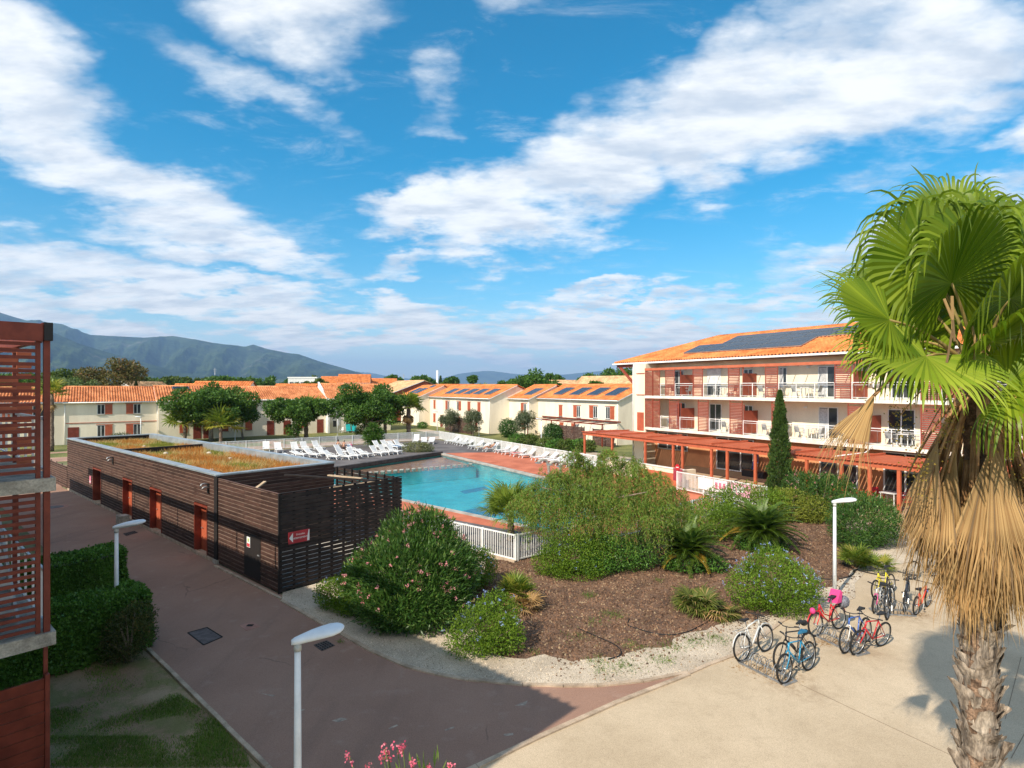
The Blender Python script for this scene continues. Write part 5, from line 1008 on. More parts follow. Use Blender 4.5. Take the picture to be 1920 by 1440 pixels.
# hoses on the mulch
m_hose = M('hose_black', (.012, .012, .013), .6)
def hose(label, px, r=.014):
    P = [G(*p, .04) for p in px]; Q = []
    for i in range(len(P)-1):
        p0, p1, p2, p3 = P[max(i-1, 0)], P[i], P[i+1], P[min(i+2, len(P)-1)]
        for j in range(6): s = j/6; Q.append(.5*((2*p1)+(p2-p0)*s+(2*p0-5*p1+4*p2-p3)*s*s+(3*p1-p0-3*p2+p3)*s**3))
    tag(MB().tube(Q+[P[-1]], r, 6).build('irrigation_hose', m_hose), label, 'hose')
hose('black irrigation hose curling on the lava stones at the front of the bed', [(1085, 1178), (1100, 1185), (1130, 1198), (1155, 1210), (1165, 1222), (1160, 1230), (1140, 1236)])
hose('black irrigation hose running towards the drooping dwarf palm', [(1180, 1160), (1178, 1172), (1200, 1180), (1230, 1188), (1260, 1190), (1290, 1184), (1315, 1172), (1332, 1163)])
hose('black irrigation hose looping around the lamp post by the bicycles', [(1535, 1084), (1556, 1086), (1580, 1084), (1598, 1078), (1605, 1068), (1612, 1070), (1640, 1076), (1660, 1079)], .018)
# ================================================================== vegetation
m_bark = M('bark_brown', (.12, .085, .06), .95, (.2, .15, .11), 6, .25, .6, 25.)
m_barkg = M('bark_grey', (.2, .17, .14), .95, (.28, .24, .2), 6, .2, .6, 25.)
m_olea = LEAF('oleander_leaf', (.026, .078, .014), (.078, .16, .03), .26, .38, (.17, .25, .06))
m_plum = LEAF('plumbago_leaf', (.075, .15, .012), (.19, .29, .028), .38, .5)
m_hedge = LEAF('hedge_leaf', (.045, .12, .02), (.12, .25, .04), .25, .32)
m_dtree = LEAF('dark_tree_leaf', (.038, .10, .016), (.115, .21, .036), .32, .5)
m_otree = LEAF('olive_leaf', (.075, .10, .055), (.15, .18, .10), .28, .6)
m_pine = LEAF('pine_leaf', (.055, .095, .018), (.12, .165, .03), .25, .6); m_euc = LEAF('eucalypt_leaf', (.075, .075, .022), (.16, .135, .045), .25, .6, (.22, .12, .06)); m_lgreen = LEAF('light_tree_leaf', (.09, .14, .05), (.17, .22, .09), .3, .6)
m_cyp = LEAF('cypress_leaf', (.03, .065, .014), (.085, .14, .03), .2, .6); m_pep = LEAF('pepper_leaf', (.12, .21, .035), (.26, .36, .07), .42, .5, (.34, .17, .08)); m_pepred = LEAF('peppercorn', (.24, .05, .035), (.38, .12, .07), .1, .6)
m_palm = LEAF('palm_leaf', (.11, .17, .022), (.22, .28, .045), .35, .42); m_palmy = LEAF('palm_leaf_yellow', (.25, .26, .04), (.38, .34, .07), .4, .5); m_palmd = LEAF('palm_leaf_dead', (.36, .21, .085), (.52, .34, .16), .22, .8, (.25, .16, .09))
m_palmo = LEAF('palm_leaf_olive', (.075, .10, .02), (.17, .19, .04), .3, .5, (.34, .24, .1)); m_cyc = LEAF('cycad_leaf', (.055, .11, .018), (.13, .20, .03), .3, .4); m_blue = LEAF('plumbago_flower', (.28, .38, .78), (.42, .52, .85), .3, .6); m_pinkf = LEAF('oleander_flower', (.72, .24, .30), (.82, .42, .45), .35, .6); m_hotpink = LEAF('hot_pink_flower', (.70, .06, .17), (.85, .30, .40), .35, .5); m_redf = LEAF('red_flower', (.6, .03, .02), (.7, .08, .03), .2, .6); m_stem = M('green_stem', (.09, .12, .03), .7)
def petals(name, mat, parent, P, size, per=7):
    n = len(P)*per; C = np.repeat(P, per, 0)+rng.normal(size=(n, 3))*size*.55; D = rand_dirs(n)+np.array([0, 0, .3]); V, Fc = leaf_arrays(C, D, rand_dirs(n), np.full(n, size), np.full(n, size*.8), .25); return nobj(name, V, Fc, mat, parent)
def shrub(label, base, blobs, n, L, W, mat, flowers=None, name='shrub', cat='shrub', stems=5, up=.3, jit=.9, shell=.5, group=None):
    base = Vector((base[0], base[1], 0)); t = thing(name, label, cat, base, 0, group); B = [tuple(b) for b in blobs]
    P, out = blob_points(B, n, shell); k = P[:, 2] > .01; P, out = P[k], out[k]; foliage('foliage', mat, t, P, out, L, W, jit, up)
    s = MB()
    for i in range(stems):
        b = B[i % len(B)]; e = Vector((b[0]+random.uniform(-.5, .5)*b[3], b[1]+random.uniform(-.5, .5)*b[4], b[2]+b[5]*.3)); s.tube([(random.uniform(-.1, .1), random.uniform(-.1, .1), 0), (e.x*.45, e.y*.45, e.z*.55), e], [.035, .025, .012], 5)
    s.build('stems', m_bark, t)
    if flowers:
        fm, fn, fs, per = flowers; Q, o2 = blob_points(B, fn*3, .93); Q = Q+o2*.05; k = (o2[:, 2] > -.05) & (Q[:, 2] > .1); Q = Q[k][:fn]; petals('flowers', fm, t, Q, fs, per)['kind'] = 'stuff'
    return t
def gx(px, py): p = G(px, py); return (p.x, p.y)
# --- planted bed
shrub('tall oleander covered in pink blossom beside the slatted enclosure', (-2.75, 17.6), [(-.4, -.2, 1.25, 1.75, 1.4, 1.35), (.5, .1, 1.25, 1.2, 1.35, 1.3), (-.3, .8, 1.9, 1.3, 1.1, 1.25), (.1, -.8, .85, 1.5, 1.05, .95), (-1.3, .1, 1.0, 1.2, 1.0, 1.05), (0.2, .6, 2.35, .75, .7, .75), (.9, .7, 1.1, .75, .9, 1.0), (-.6, -.9, .7, 1.2, .8, .75)], 56000, .16, .03, m_olea, (m_pinkf, 120, .045, 12), 'oleander', 'oleander', 9, .5, .75, .5)
shrub('low blue plumbago creeping from under the oleander by the black slats', (-5.5, 18.35), [(0, 0, .45, .8, .6, .5), (.7, -.5, .35, .7, .5, .42), (.5, .5, .8, .6, .6, .6)], 13000, .06, .032, m_plum, (m_blue, 34, .03, 7), 'plumbago', 'plumbago')
shrub('blue flowered plumbago spilling onto the gravel at the front of the bed', (-.72, 15.5), [(0, 0, .55, .95, .75, .68), (-.35, -.3, .4, .75, .6, .5), (.3, .35, .8, .65, .6, .6), (.4, -.25, .42, .7, .55, .5)], 12000, .06, .032, m_plum, (m_blue, 46, .032, 8), 'plumbago', 'plumbago')
shrub('blue flowered plumbago between the oleander and the white fence corner', (-1.55, 20.0), [(0, 0, .75, .9, .8, .8), (.45, .3, .7, .6, .6, .7)], 9000, .06, .032, m_plum, (m_blue, 46, .032, 7), 'plumbago', 'plumbago')
shrub('broad blue flowered plumbago in front of the bicycles by the lamp', (8.25, 18.2), [(0, 0, .85, 1.25, 1.0, .95), (-.7, .1, .7, .8, .8, .75), (.7, -.1, .7, .75, .75, .75), (.1, .4, 1.15, .8, .7, .75), (.2, -.5, .55, .9, .6, .6)], 20000, .06, .032, m_plum, (m_blue, 150, .032, 7), 'plumbago', 'plumbago')
shrub('leafy green shrub with few blue flowers below the white fence corner', (2.2, 21.8), [(0, 0, .72, 1.2, .9, .8), (-.7, -.3, .5, .8, .6, .55), (1.0, .2, .8, .9, .8, .8), (.2, -.7, .3, 1.1, .5, .4)], 15000, .065, .036, m_plum, (m_blue, 26, .03, 7), 'shrub', 'shrub')
shrub('dark green shrub under the weeping pepper tree', (3.7, 22.0), [(0, 0, .7, 1.2, .8, .8), (1.1, .2, .6, .8, .7, .7), (-.6, -.5, .35, .8, .5, .4)], 9000, .07, .036, m_hedge)
shrub('green shrub with blue flowers left of the sago palm', (9.1, 26.6), [(0, 0, .9, 1.3, 1.1, 1.0), (-1.1, .3, .8, 1.0, .9, .9), (1.0, .2, .8, .9, .8, .8)], 12000, .08, .04, m_plum, (m_blue, 30, .035, 6))
shrub('rounded bright green shrub behind the sago palm', (11.9, 29.6), [(0, 0, 1.0, 1.5, 1.1, 1.15), (1.3, .2, .9, 1.1, 1.0, 1.0), (-1.2, .3, .9, 1.0, .9, .95)], 11000, .09, .045, m_plum)
shrub('yellow green shrub at the foot of the cypress', (14.4, 30.2), [(0, 0, .8, 1.4, 1.0, .95), (1.1, -.4, .7, .9, .8, .75)], 8000, .09, .045, LEAF('lime_leaf', (.16, .2, .025), (.28, .3, .05), .35, .5))
shrub('oleander bush with a few pink blooms right of the cypress', (16.3, 30.6), [(0, 0, 1.2, 1.5, 1.2, 1.25), (1.0, .4, 1.2, 1.2, 1.1, 1.1), (-.6, .8, 1.5, 1.0, .9, 1.0)], 13000, .15, .035, m_olea, (m_pinkf, 36, .06, 7), 'oleander', 'oleander', 6, .5)
shrub('large dense dark green bush in front of the terrace by the palm skirt', (15.5, 25.6), [(0, 0, 1.1, 1.5, 1.3, 1.2), (-.5, -.5, .8, 1.2, .9, .9), (.7, .1, 1.0, 1.1, 1.1, 1.1)], 17000, .13, .03, m_olea, (m_pinkf, 8, .05, 6), 'oleander', 'oleander', 6, .5)
shrub('red and pink flowering plants along the terrace edge', (17.2, 33.8), [(0, 0, .9, .9, .6, .6), (1.0, -.9, .9, .8, .6, .5), (2.2, -2.2, .8, .9, .6, .5), (4.6, -4.6, .7, 1.0, .7, .5)], 6000, .09, .045, m_hedge, (m_redf, 60, .07, 6))
# --- hedges and small bush on the left
def hedge(label, p0, dirv, length, th, h, n):
    ang = math.atan2(dirv.y, dirv.x); t = thing('hedge', label, 'hedge', (p0[0], p0[1], 0), ang); r_ = rng; f = r_.random(n); P = np.empty((n, 3)); out = np.zeros((n, 3))
    x = r_.uniform(0, length, n); y = r_.uniform(0, th, n); z = r_.uniform(.02, h, n); top = f < .42; fr = (f >= .42) & (f < .66); bk = (f >= .66) & (f < .86); en = f >= .86
    z[top] = h; out[top, 2] = 1; y[fr] = 0; out[fr, 1] = -1; y[bk] = th; out[bk, 1] = 1; x[en] = np.where(r_.random(en.sum()) < .8, 0, length); out[en, 0] = np.where(x[en] < 1, -1, 1)
    P[:] = np.stack([x, y, z], 1); bul = .04*np.sin(x*3.1+y*2)+.035*np.sin(z*4+x*1.7)+.03*np.sin(y*5+x*4.3); P += out*(bul+r_.normal(size=n)*.03-.06*r_.random(n)**2)[:, None]
    for ax, lim in ((0, length), (1, th)):                           # round the edges
        e = np.minimum(P[:, ax], lim-P[:, ax]); P[:, 2] -= np.where(top, np.clip(.16-e, 0, .2)**1.3, 0)
    foliage('foliage', m_hedge, t, P, out, .07, .05, .8, .25); BX('branches', m_hedge, t, .16, length-.16, .16, th-.16, .0, h-.2); return t
hedge('clipped dark hedge nearest the lamp post at left', (-10.65, 16.35), -Vv, 9.0, 1.25, 1.5, 80000); hedge('clipped dark hedge behind the nearer hedge at left', (-13.9, 20.3), -Vv, 9.0, 1.1, 1.5, 50000)
shrub('small rounded olive green bush at the foot of the hedge', (-9.75, 14.75), [(0, 0, .75, .62, .6, .62), (.15, .1, 1.1, .45, .45, .4), (-.15, -.1, .45, .5, .5, .4)], 6500, .06, .022, LEAF('dusky_leaf', (.03, .05, .014), (.085, .1, .028), .25, .5, (.14, .1, .03)), stems=6)
shrub('silvery rounded shrub beyond the planted roof at left', (-44.5, 66), [(0, 0, .9, 1.9, 1.2, .9)], 3000, .16, .05, m_otree)
# --- foreground oleander tips at the bottom of the picture
t = shrub('oleander tips with hot pink flowers at the bottom edge', (-.75, 5.45), [(-.75, 0, 2.72, .35, .35, .5), (-.05, .05, 2.85, .45, .4, .5), (.6, 0, 2.7, .4, .35, .5), (0, 0, 1.6, 1.1, .8, 1.2)], 2600, .15, .024, LEAF('near_oleander', (.09, .16, .03), (.2, .28, .06), .3, .4), None, 'oleander', 'oleander', 8, .8, .5, .3)
fp = [AT(x, y, d) for x, y, d in ((656, 1420, 5.4), (722, 1404, 5.3), (719, 1420, 5.3), (727, 1412, 5.35), (745, 1404, 5.4), (755, 1402, 5.4), (690, 1438, 5.3), (775, 1436, 5.3), (845, 1434, 5.4), (802, 1440, 5.3))]
fpl = np.array([(p.x+.75, p.y-5.45, p.z) for p in fp]); petals('flower_truss', m_hotpink, t, np.repeat(fpl, 3, 0)+rng.normal(size=(30, 3))*.02, .026, 8)['kind'] = 'stuff'; s = MB()
for p in fpl: s.tube([(p[0]*.8, p[1]*.8, p[2]-.5), (p[0], p[1], p[2])], [.008, .005], 5)
s.build('flower_stalk', m_stem, t)
# --- palms
def fan_arrays(hub, D, N, R_, nseg=40, spread=2.2, droop=1.2, split=.5, steps=8, jit=.05, g=(0, 0, -1), cup=.12, dj=.35, wig=.015):
    """one fan leaf: pleats joined edge to edge up to `split`, then free ribbons that hang"""
    hub, D, N, g = [np.array(v, float) for v in (hub, D, N, g)]; D = unit(D); S = unit(np.cross(N, D)); N = np.cross(D, S); a = np.linspace(-spread, spread, nseg)
    d0 = unit(np.cos(a)[:, None]*D+np.sin(a)[:, None]*S+N*cup); L0 = R_*(.84+.16*np.cos(a*.7)); ln = 1+rng.normal(size=nseg)*jit*2.2; dr = droop*np.clip(1+rng.normal(size=nseg)*dj, .1, 3)
    pos = np.repeat(hub[None], nseg, 0); da = 2*spread/nseg; sg = np.where(np.arange(nseg) % 2 == 0, 1., -1.)[:, None]; rings = []; dirv = d0; ws = 2*split*L0*math.tan(da/2)
    for k in range(steps+1):
        s = k/steps; w_ = 2.06*(s*L0)*math.tan(da/2) if s <= split else ws*.78*(max(0., 1-(s-split)/(1-split)))**.6
        side = unit(np.cross(dirv, N)); ww = (w_*.5)[:, None]; rings.append(np.stack([pos-side*ww+N*sg*ww*.4, pos+side*ww-N*sg*ww*.4], 1))
        if k < steps:
            sm = (k+.5)/steps
            if sm < split: dirv = unit(dirv+g*droop*.012*sm); pos = pos+dirv*(L0/steps)[:, None]
            else: dirv = unit(dirv+g*(dr*(2.2/steps)*min(1., (sm-split)/(1-split)*3+.25))[:, None]+rng.normal(size=(nseg, 3))*wig*2.5); pos = pos+dirv*(L0*ln/steps)[:, None]
    V = np.stack(rings, 1); ns = steps+1; base = np.arange(nseg)[:, None]*ns*2+np.arange(steps)[None, :]*2; base = base.ravel()
    return V.reshape(-1, 3), np.stack([base, base+1, base+3, base+2], 1)
FANS = {}
def fan_variants(key, mat, R_, nseg, droop, spread=2.1, steps=5, split=.5):
    if key in FANS: return FANS[key]
    out = []
    for i in range(3):
        ps = MB().bar((0, 0, 0), (R_*.9, 0, 0), R_*.03, R_*.02); V, Fc = fan_arrays((R_*.9, 0, 0), (1, 0, 0), (0, 0, 1), R_, nseg, spread, droop, split, steps, .08)
        nv = len(ps.v); Va = np.vstack([np.array(ps.v), V]); Fa = np.vstack([np.array(ps.f), Fc+nv]); out.append(np_mesh('frond', Va, Fa, mat))
    FANS[key] = out; return out
def fan_palm(label, base, trunk_h, trunk_r, n, R_, key, mats, name='fan_palm', up=(.15, 1.35), lean=(0, 0), skirt=0, group=None, droop=1.1, nseg=26):
    t = thing(name, label, 'palm', (base[0], base[1], 0), 0, group); top = Vector((lean[0], lean[1], trunk_h))
    if trunk_h > .3:
        pts = [(lean[0]*f*f, lean[1]*f*f, trunk_h*f) for f in np.linspace(0, 1, 9)]; MB().tube(pts, [trunk_r*(1.15 if i % 2 else .92)*(1-.15*i/8) for i in range(9)], 9).build('trunk', m_bark, t)
    vs = [fan_variants(key+str(j), m, R_, nseg, droop) for j, m in enumerate(mats)]
    for i in range(n):
        f = (i+.5)/n; el = up[0]+(up[1]-up[0])*f**.8; az = i*2.399963+random.uniform(-.2, .2); o = link(bpy.data.objects.new('frond', vs[0 if random.random() < .8 else len(mats)-1][i % 3]), t)
        o.location = top; o.rotation_euler = (random.uniform(-.35, .35), -el, az); o.scale = (random.uniform(.85, 1.12),)*3
    if skirt:
        dv = fan_variants('skirt', m_palmd, 1.0, 18, 2.4, 1.3)
        for i in range(skirt):
            o = link(bpy.data.objects.new('dead_frond', dv[i % 3]), t); o.location = top+Vector((0, 0, -.1-random.random()*.5)); o.rotation_euler = (random.uniform(-.3, .3), random.uniform(.9, 1.4), i*2.4); o.scale = (random.uniform(.8, 1.2),)*3
    return t
fan_palm('young fan palm leaning over the white fence by the pool', (-.05, 26.3), 1.05, .16, 22, 1.0, 'a', [m_palm, m_palm], up=(-.05, 1.35), droop=1.0, nseg=34)
fan_palm('dwarf fan palm with brown tipped leaves on the left of the lava bed', (.12, 18.75), .25, .1, 34, .42, 'b', [m_palm, m_palmd, m_palmy], 'dwarf_palm', (-.05, 1.2), droop=.5, nseg=20)
fan_palm('second dwarf fan palm tuft with dry tan leaves beside the plumbago', (.35, 18.2), .12, .1, 16, .40, 'bd', [m_palmd, m_palm], 'dwarf_palm', (-.15, .8), droop=.6, nseg=20)
fan_palm('drooping flattened dwarf palm in the middle of the lava bed', (5.75, 18.05), .15, .1, 30, .48, 'c', [m_palmo, m_palm], 'dwarf_palm', (-.1, .75), droop=1.3, nseg=22)
fan_palm('trailing dwarf palm leaves right of the flattened dwarf palm', (6.3, 17.7), .1, .08, 16, .42, 'c2', [m_palmo, m_palmd], 'dwarf_palm', (-.15, .4), droop=1.3, nseg=22)
fan_palm('small bright dwarf palm behind the lamp post by the bicycles', (13.25, 22.3), .2, .1, 24, .45, 'd', [m_palm, m_palmy], 'dwarf_palm', (.0, 1.2), droop=.6, nseg=20)
fan_palm('small dwarf palm right behind the bright dwarf palm', (13.85, 22.0), .1, .1, 14, .42, 'd', [m_palm, m_palmd], 'dwarf_palm', (.0, .9), droop=.6, nseg=20)
for lab, px, py, th, r_, n, R_, sk in (('short fan palm left of the large dark tree behind the grass roof', 347, 829, 2.2, .22, 26, 1.75, 0), ('short fan palm in front of the large dark tree by the lamp post', 414, 831, 1.9, .2, 24, 1.6, 0), ('fan palm standing before the flat topped tree by the rear fence', 574, 824, 3.5, .28, 26, 1.5, 3), ('low bushy fan palm under the right hand dark tree', 722, 820, 2.2, .25, 26, 1.7, 0), ('fan palm with a hanging dead skirt near the fence corner', 766, 820, 4.0, .32, 28, 1.5, 20), ('fan palm with a slim trunk beside the red balconies at the left edge', 97, 846, 6.2, .22, 16, 1.1, 3), ('palm crown on the skyline right of the white chimney', 905, 752, 5.4, .25, 18, 1.6, 4)):
    p = G(px, py) if py > 800 else Vector(((px-CX)/F*150, 150, 0)); fan_palm(lab, (p.x, p.y), th, r_, n, R_, 'f%.2f' % R_, [m_palm, m_palmy], up=(-.1, 1.35), skirt=sk, nseg=16)
# cycads
def cyc_mesh(mat, L=1.15):
    ns = 26; pts = []; pos = Vector((0, 0, 0)); el = .0; V = []; ps = MB(); prev = pos
    for i in range(ns): el -= .045*(i/ns)*1.6; pos = pos+Vector((math.cos(el), 0, math.sin(el)))*L/ns; pts.append((pos.copy(), el))
    ps.tube([p for p, _ in pts[::5]], .012, 4); P = []; D = []; Ls = []
    for i, (p, e) in enumerate(pts):
        f = i/ns; ll = .24*math.sin(min(1, .25+f*1.1)*PI*.92+.1)+.05
        for s in (-1, 1): P.append(p); D.append((math.cos(e)*.55, s*.9, math.sin(e)*.5+.28)); Ls.append(ll)
    P, D, Ls = np.array(P), np.array(D), np.array(Ls); Vv_, Fc = leaf_arrays(P, D, np.tile([0, 0, 1.], (len(P), 1)), Ls, np.full(len(P), .05), .1, .12); nv = len(ps.v); q = [f for f in ps.f if len(f) == 4]
    return np_mesh('frond', np.vstack([np.array(ps.v), Vv_]), np.vstack([np.array(q), Fc+nv]), mat)
cm = [cyc_mesh(m_cyc), cyc_mesh(m_cyc, 1.25)]; cmy = cyc_mesh(LEAF('cycad_yellow', (.3, .2, .03), (.42, .28, .05), .3, .5))
def cycad(label, base, h, n, s, yel=0.):
    t = thing('sago_palm', label, 'cycad', (*base, 0)); MB().tube([(0, 0, 0), (0, 0, h)], [.2, .16], 9).build('trunk', m_bark, t)
    for i in range(n):
        f = (i+.5)/n; el = 1.25-1.5*f; o = link(bpy.data.objects.new('frond', cmy if (f > .8 and random.random() < yel) else cm[i % 2]), t); o.location = (0, 0, h); o.rotation_euler = (random.uniform(-.15, .15), -el, i*2.399963); o.scale = (s*random.uniform(.9, 1.1),)*3
cycad('large sago palm with arching fronds in front of the terrace shrubs', (10.75, 25.0), .8, 64, 1.42, .3); cycad('shaded sago palm with orange lower fronds beside the pepper tree', (6.75, 22.3), .7, 52, 1.25, .9)
shrub('dark ground cover beneath the shaded sago palm', (6.7, 22.1), [(0, 0, .3, 1.1, .7, .4), (.9, -.1, .25, .6, .5, .35)], 3500, .09, .045, m_hedge); shrub('dark ground cover beneath the large sago palm', (10.7, 24.9), [(0, 0, .3, 1.2, .7, .42)], 3000, .09, .045, m_hedge)
# --- weeping pepper tree
def pepper():
    t = thing('pepper_tree', 'wide weeping pepper tree with feathery hanging foliage', 'tree', (3.5, 23.6, 0)); s = MB(); limbs = []
    s.tube([(0, -.6, 0), (-.12, -.4, .7), (.1, -.2, 1.5), (.25, 0, 2.1)], [.17, .14, .12, .10], 8)
    for a, L, z in ((.2, 2.8, 3.3), (1.3, 2.0, 3.8), (2.6, 2.6, 3.4), (3.4, 2.4, 3.0), (4.4, 1.6, 3.3), (5.4, 2.6, 3.0), (.8, 3.2, 2.8), (2.1, 1.2, 4.1)):
        e = Vector((math.cos(a)*L, math.sin(a)*L*.75, z)); s.tube([(.15, -.1, 1.7), (e.x*.4, e.y*.4, 1.4+z*.4), tuple(e)], [.08, .05, .015], 6); limbs.append(e)
    s.build('trunk', m_bark, t); n = 3300; d = rand_dirs(n); d[:, 2] = np.abs(d[:, 2])*1.1-.3; C = np.array([.25, .1, 2.3]); rad = .42+.58*rng.random(n)**.6; st = C+d*np.array([3.5, 2.1, 2.25])*rad[:, None]
    bumps = 1+.16*np.sin(np.arctan2(d[:, 1], d[:, 0])*5+1)*np.cos(d[:, 2]*5)+.12*np.sin(d[:, 2]*9+d[:, 0]*6); st = C+(st-C)*bumps[:, None]
    LOB = np.array([(-2.6, .2, 2.8), (-1.6, -.3, 3.4), (-.6, .4, 3.9), (.5, .2, 4.25), (1.4, .5, 3.8), (2.4, 0, 3.3), (3.2, .2, 2.7), (-3.2, -.2, 2.2), (0, -1, 2.9), (1.2, -1, 2.6), (-1.4, -1.1, 2.4), (2.4, -.9, 2.3), (.2, .9, 3.5), (-2.2, .9, 3.0), (3.7, -.3, 2.1), (.5, -1.6, 2.0), (-.7, -1.6, 1.9), (1.9, -1.5, 1.9), (-3.0, .9, 2.4), (-1.0, .2, 4.25)])
    li = rng.choice(len(LOB), n); dome = (C+(st-C)*.94); st = LOB[li]+d*(np.array([.62, .55, .42])*rng.uniform(.7, 1.15, len(LOB))[li][:, None])*(.4+.6*rng.random(n))[:, None]
    st = np.where((rng.random(n) < .62)[:, None], dome, st)
    nl = 22; ln = rng.uniform(.5, 1.5, n)*np.where(st[:, 2] > 3.4, .6, 1.); s_ = (np.arange(nl)+.5)/nl; outw = unit(d*np.array([1, 1, 0])); pos = st[:, None, :]+outw[:, None, :]*(s_*(1-s_*.45))[None, :, None]*.42*ln[:, None, None]; pos[:, :, 2] += (.16*s_*(1-s_)*4)[None, :]*.5-(s_**1.25)[None, :]*ln[:, None]
    pos = pos.reshape(-1, 3); D = rng.normal(size=pos.shape)*.55+np.array([0, 0, -.75]); k = pos[:, 2] > .35; V, Fc = leaf_arrays(pos[k], D[k], rand_dirs(k.sum()), rng.uniform(.11, .19, k.sum()), np.full(k.sum(), .024), .1); nobj('foliage', V, Fc, m_pep, t)
    idx = rng.choice(k.sum(), 900); petals('peppercorns', m_pepred, t, pos[k][idx], .03, 5)['kind'] = 'stuff'
pepper()
# --- trees
def tree(label, base, h, crown, nclump, crad, n, L, mat, name='tree', tr=.18, bark=m_bark, cz=None, W=None, group=None, limbs=6, low=-.35, shell=.35, extra=()):
    t = thing(name, label, 'tree', (base[0], base[1], 0), 0, group); c = (0, 0, cz or h-crown[2]); B = clumpy(c, crown, nclump, crad, n, low=low)+list(extra); P, out = blob_points(B, n, shell); foliage('crown', mat, t, P, out, L, W or L*.55, .9, .15)
    s = MB(); fork = max(.4, c[2]-crown[2]*.7); s.tube([(0, 0, 0), (random.uniform(-.1, .1), random.uniform(-.1, .1), fork*.6), (0, 0, fork)], [tr*1.2, tr, tr*.85], 8)
    for i in range(limbs): b = B[i*len(B)//limbs]; s.tube([(0, 0, fork*.92), (b[0]*.45, b[1]*.45, fork+(b[2]-fork)*.55), b[:3]], [tr*.55, tr*.35, tr*.1], 5)
    s.build('trunk', bark, t); return t
tree('largest dark leafy tree with a spreading crown before the cream terrace', (-39.0, 75), 7.5, (5.3, 4.6, 2.6), 52, 1.05, 25000, .32, m_dtree, 'leafy_tree', .26, m_barkg, 4.4, low=-.75)
tree('small dark round tree right of the largest leafy tree', gx(455, 824), 5.0, (1.5, 1.5, 1.5), 14, .75, 4200, .34, m_dtree, 'leafy_tree', .13, m_barkg, 3.5)
tree('flat topped dark leafy tree behind the tall fan palm', gx(557, 826), 5.7, (3.9, 3.4, 1.7), 32, .85, 15000, .31, m_dtree, 'leafy_tree', .2, m_barkg, 4.0, low=-.7, extra=[(-.3, -.4, 1.5, 1.1, 1.0, .8)])
tree('broad dark leafy tree shading the patio with turquoise loungers', (-19.6, 79), 7.2, (5.0, 4.4, 2.7), 48, 1.0, 23000, .32, m_dtree, 'leafy_tree', .24, m_barkg, 4.1, low=-.75)
p = G(700, 839); t = thing('yucca', 'tall spiky green yucca clump on the grey pool deck', 'yucca', (p.x, p.y, 0)); n = 1500; c = rng.choice(6, n); cen = np.array([[0, 0, 2.2], [-.6, .1, 1.5], [.6, 0, 1.6], [.1, -.3, 1.0], [-.4, -.2, .8], [.5, .2, .9]])[c]; d = rand_dirs(n); d[:, 2] = d[:, 2]*.8+.35; V, Fc = leaf_arrays(cen+d*.1, d, rand_dirs(n), rng.uniform(.7, 1.05, n), np.full(n, .07), .2, .12); nobj('foliage', V, Fc, LEAF('yucca_leaf', (.045, .11, .02), (.12, .22, .04), .25, .4), t)
s = MB(); [s.tube([(a*.3, b*.3, 0), (a, b, z)], [.1, .07], 6) for a, b, z in ((0, 0, 2.2), (-.6, .1, 1.5), (.6, 0, 1.6))]; s.build('stems', m_bark, t)
shrub('low grey green shrub with pale flowers on the grey pool deck', gx(780, 847), [(0, 0, .4, 1.6, 1.0, .7), (1.0, .1, .35, .9, .7, .55)], 3200, .18, .05, LEAF('deck_shrub', (.12, .14, .05), (.2, .21, .09), .3, .6), (m_white if False else LEAF('pale_flower', (.6, .6, .5), (.7, .7, .6), .2, .6), 14, .1, 5))
for lab, px, py, w_, h, mt in (('feathery olive bush left of the two by the broad gable', 844, 812, 1.6, 3.7, m_otree), ('feathery olive bush right of the two by the broad gable', 887, 818, 1.5, 3.8, m_otree), ('feathery olive bush between the two round shrubs', 984, 822, 1.5, 3.9, m_otree), ('feathery olive bush beside the balcony block', 1119, 826, 1.7, 3.6, m_otree)):
    x, y = gx(px, py); tree(lab, (x, y), h, (w_*.72, w_*.72, h*.36), 26, .48, 5200, .28, mt, 'olive_bush', .1, m_barkg, h*.58, .06, low=-.9)
for lab, px, py, r_, h in (('round glossy green shrub in front of the narrow stepped house', 952, 820, 1.35, 2.6), ('round glossy green shrub before the brown garden screen', 1035, 828, 1.25, 2.3), ('dark low shrub at the corner of the balcony block', 1155, 826, 1.3, 1.7)):
    x, y = gx(px, py); shrub(lab, (x, y), [(0, 0, h*.5, r_, r_, h*.52), (r_*.2, -.2, h*.45, r_*.9, r_*.9, h*.45)], 4500, .16, .1, LEAF('glossy_leaf', (.03, .08, .018), (.07, .15, .035), .25, .35), name='round_shrub')
for i, (px, py) in enumerate(((1022, 842), (1040, 845), (1058, 846), (1078, 846), (1098, 848), (968, 832), (990, 834))):
    x, y = gx(px, py); shrub('%s low green bush in the bed behind the right fence' % ORD[i], (x, y), [(0, 0, .55, 1.1, .8, .65), (.5, .2, .7, .7, .6, .6)], 1500, .2, .09, m_hedge if i % 2 else m_pine, name='low_bush', stems=3, group='low bushes behind the right fence')
shrub('tiny round shrub on the lawn by the stepped houses', gx(792, 803), [(0, 0, .5, .9, .8, .55)], 900, .2, .1, m_hedge)
shrub('shrub with pale blooms left of the patio house wall', gx(685, 822), [(0, 0, .9, 1.5, 1, 1.0)], 2200, .2, .09, m_pine)
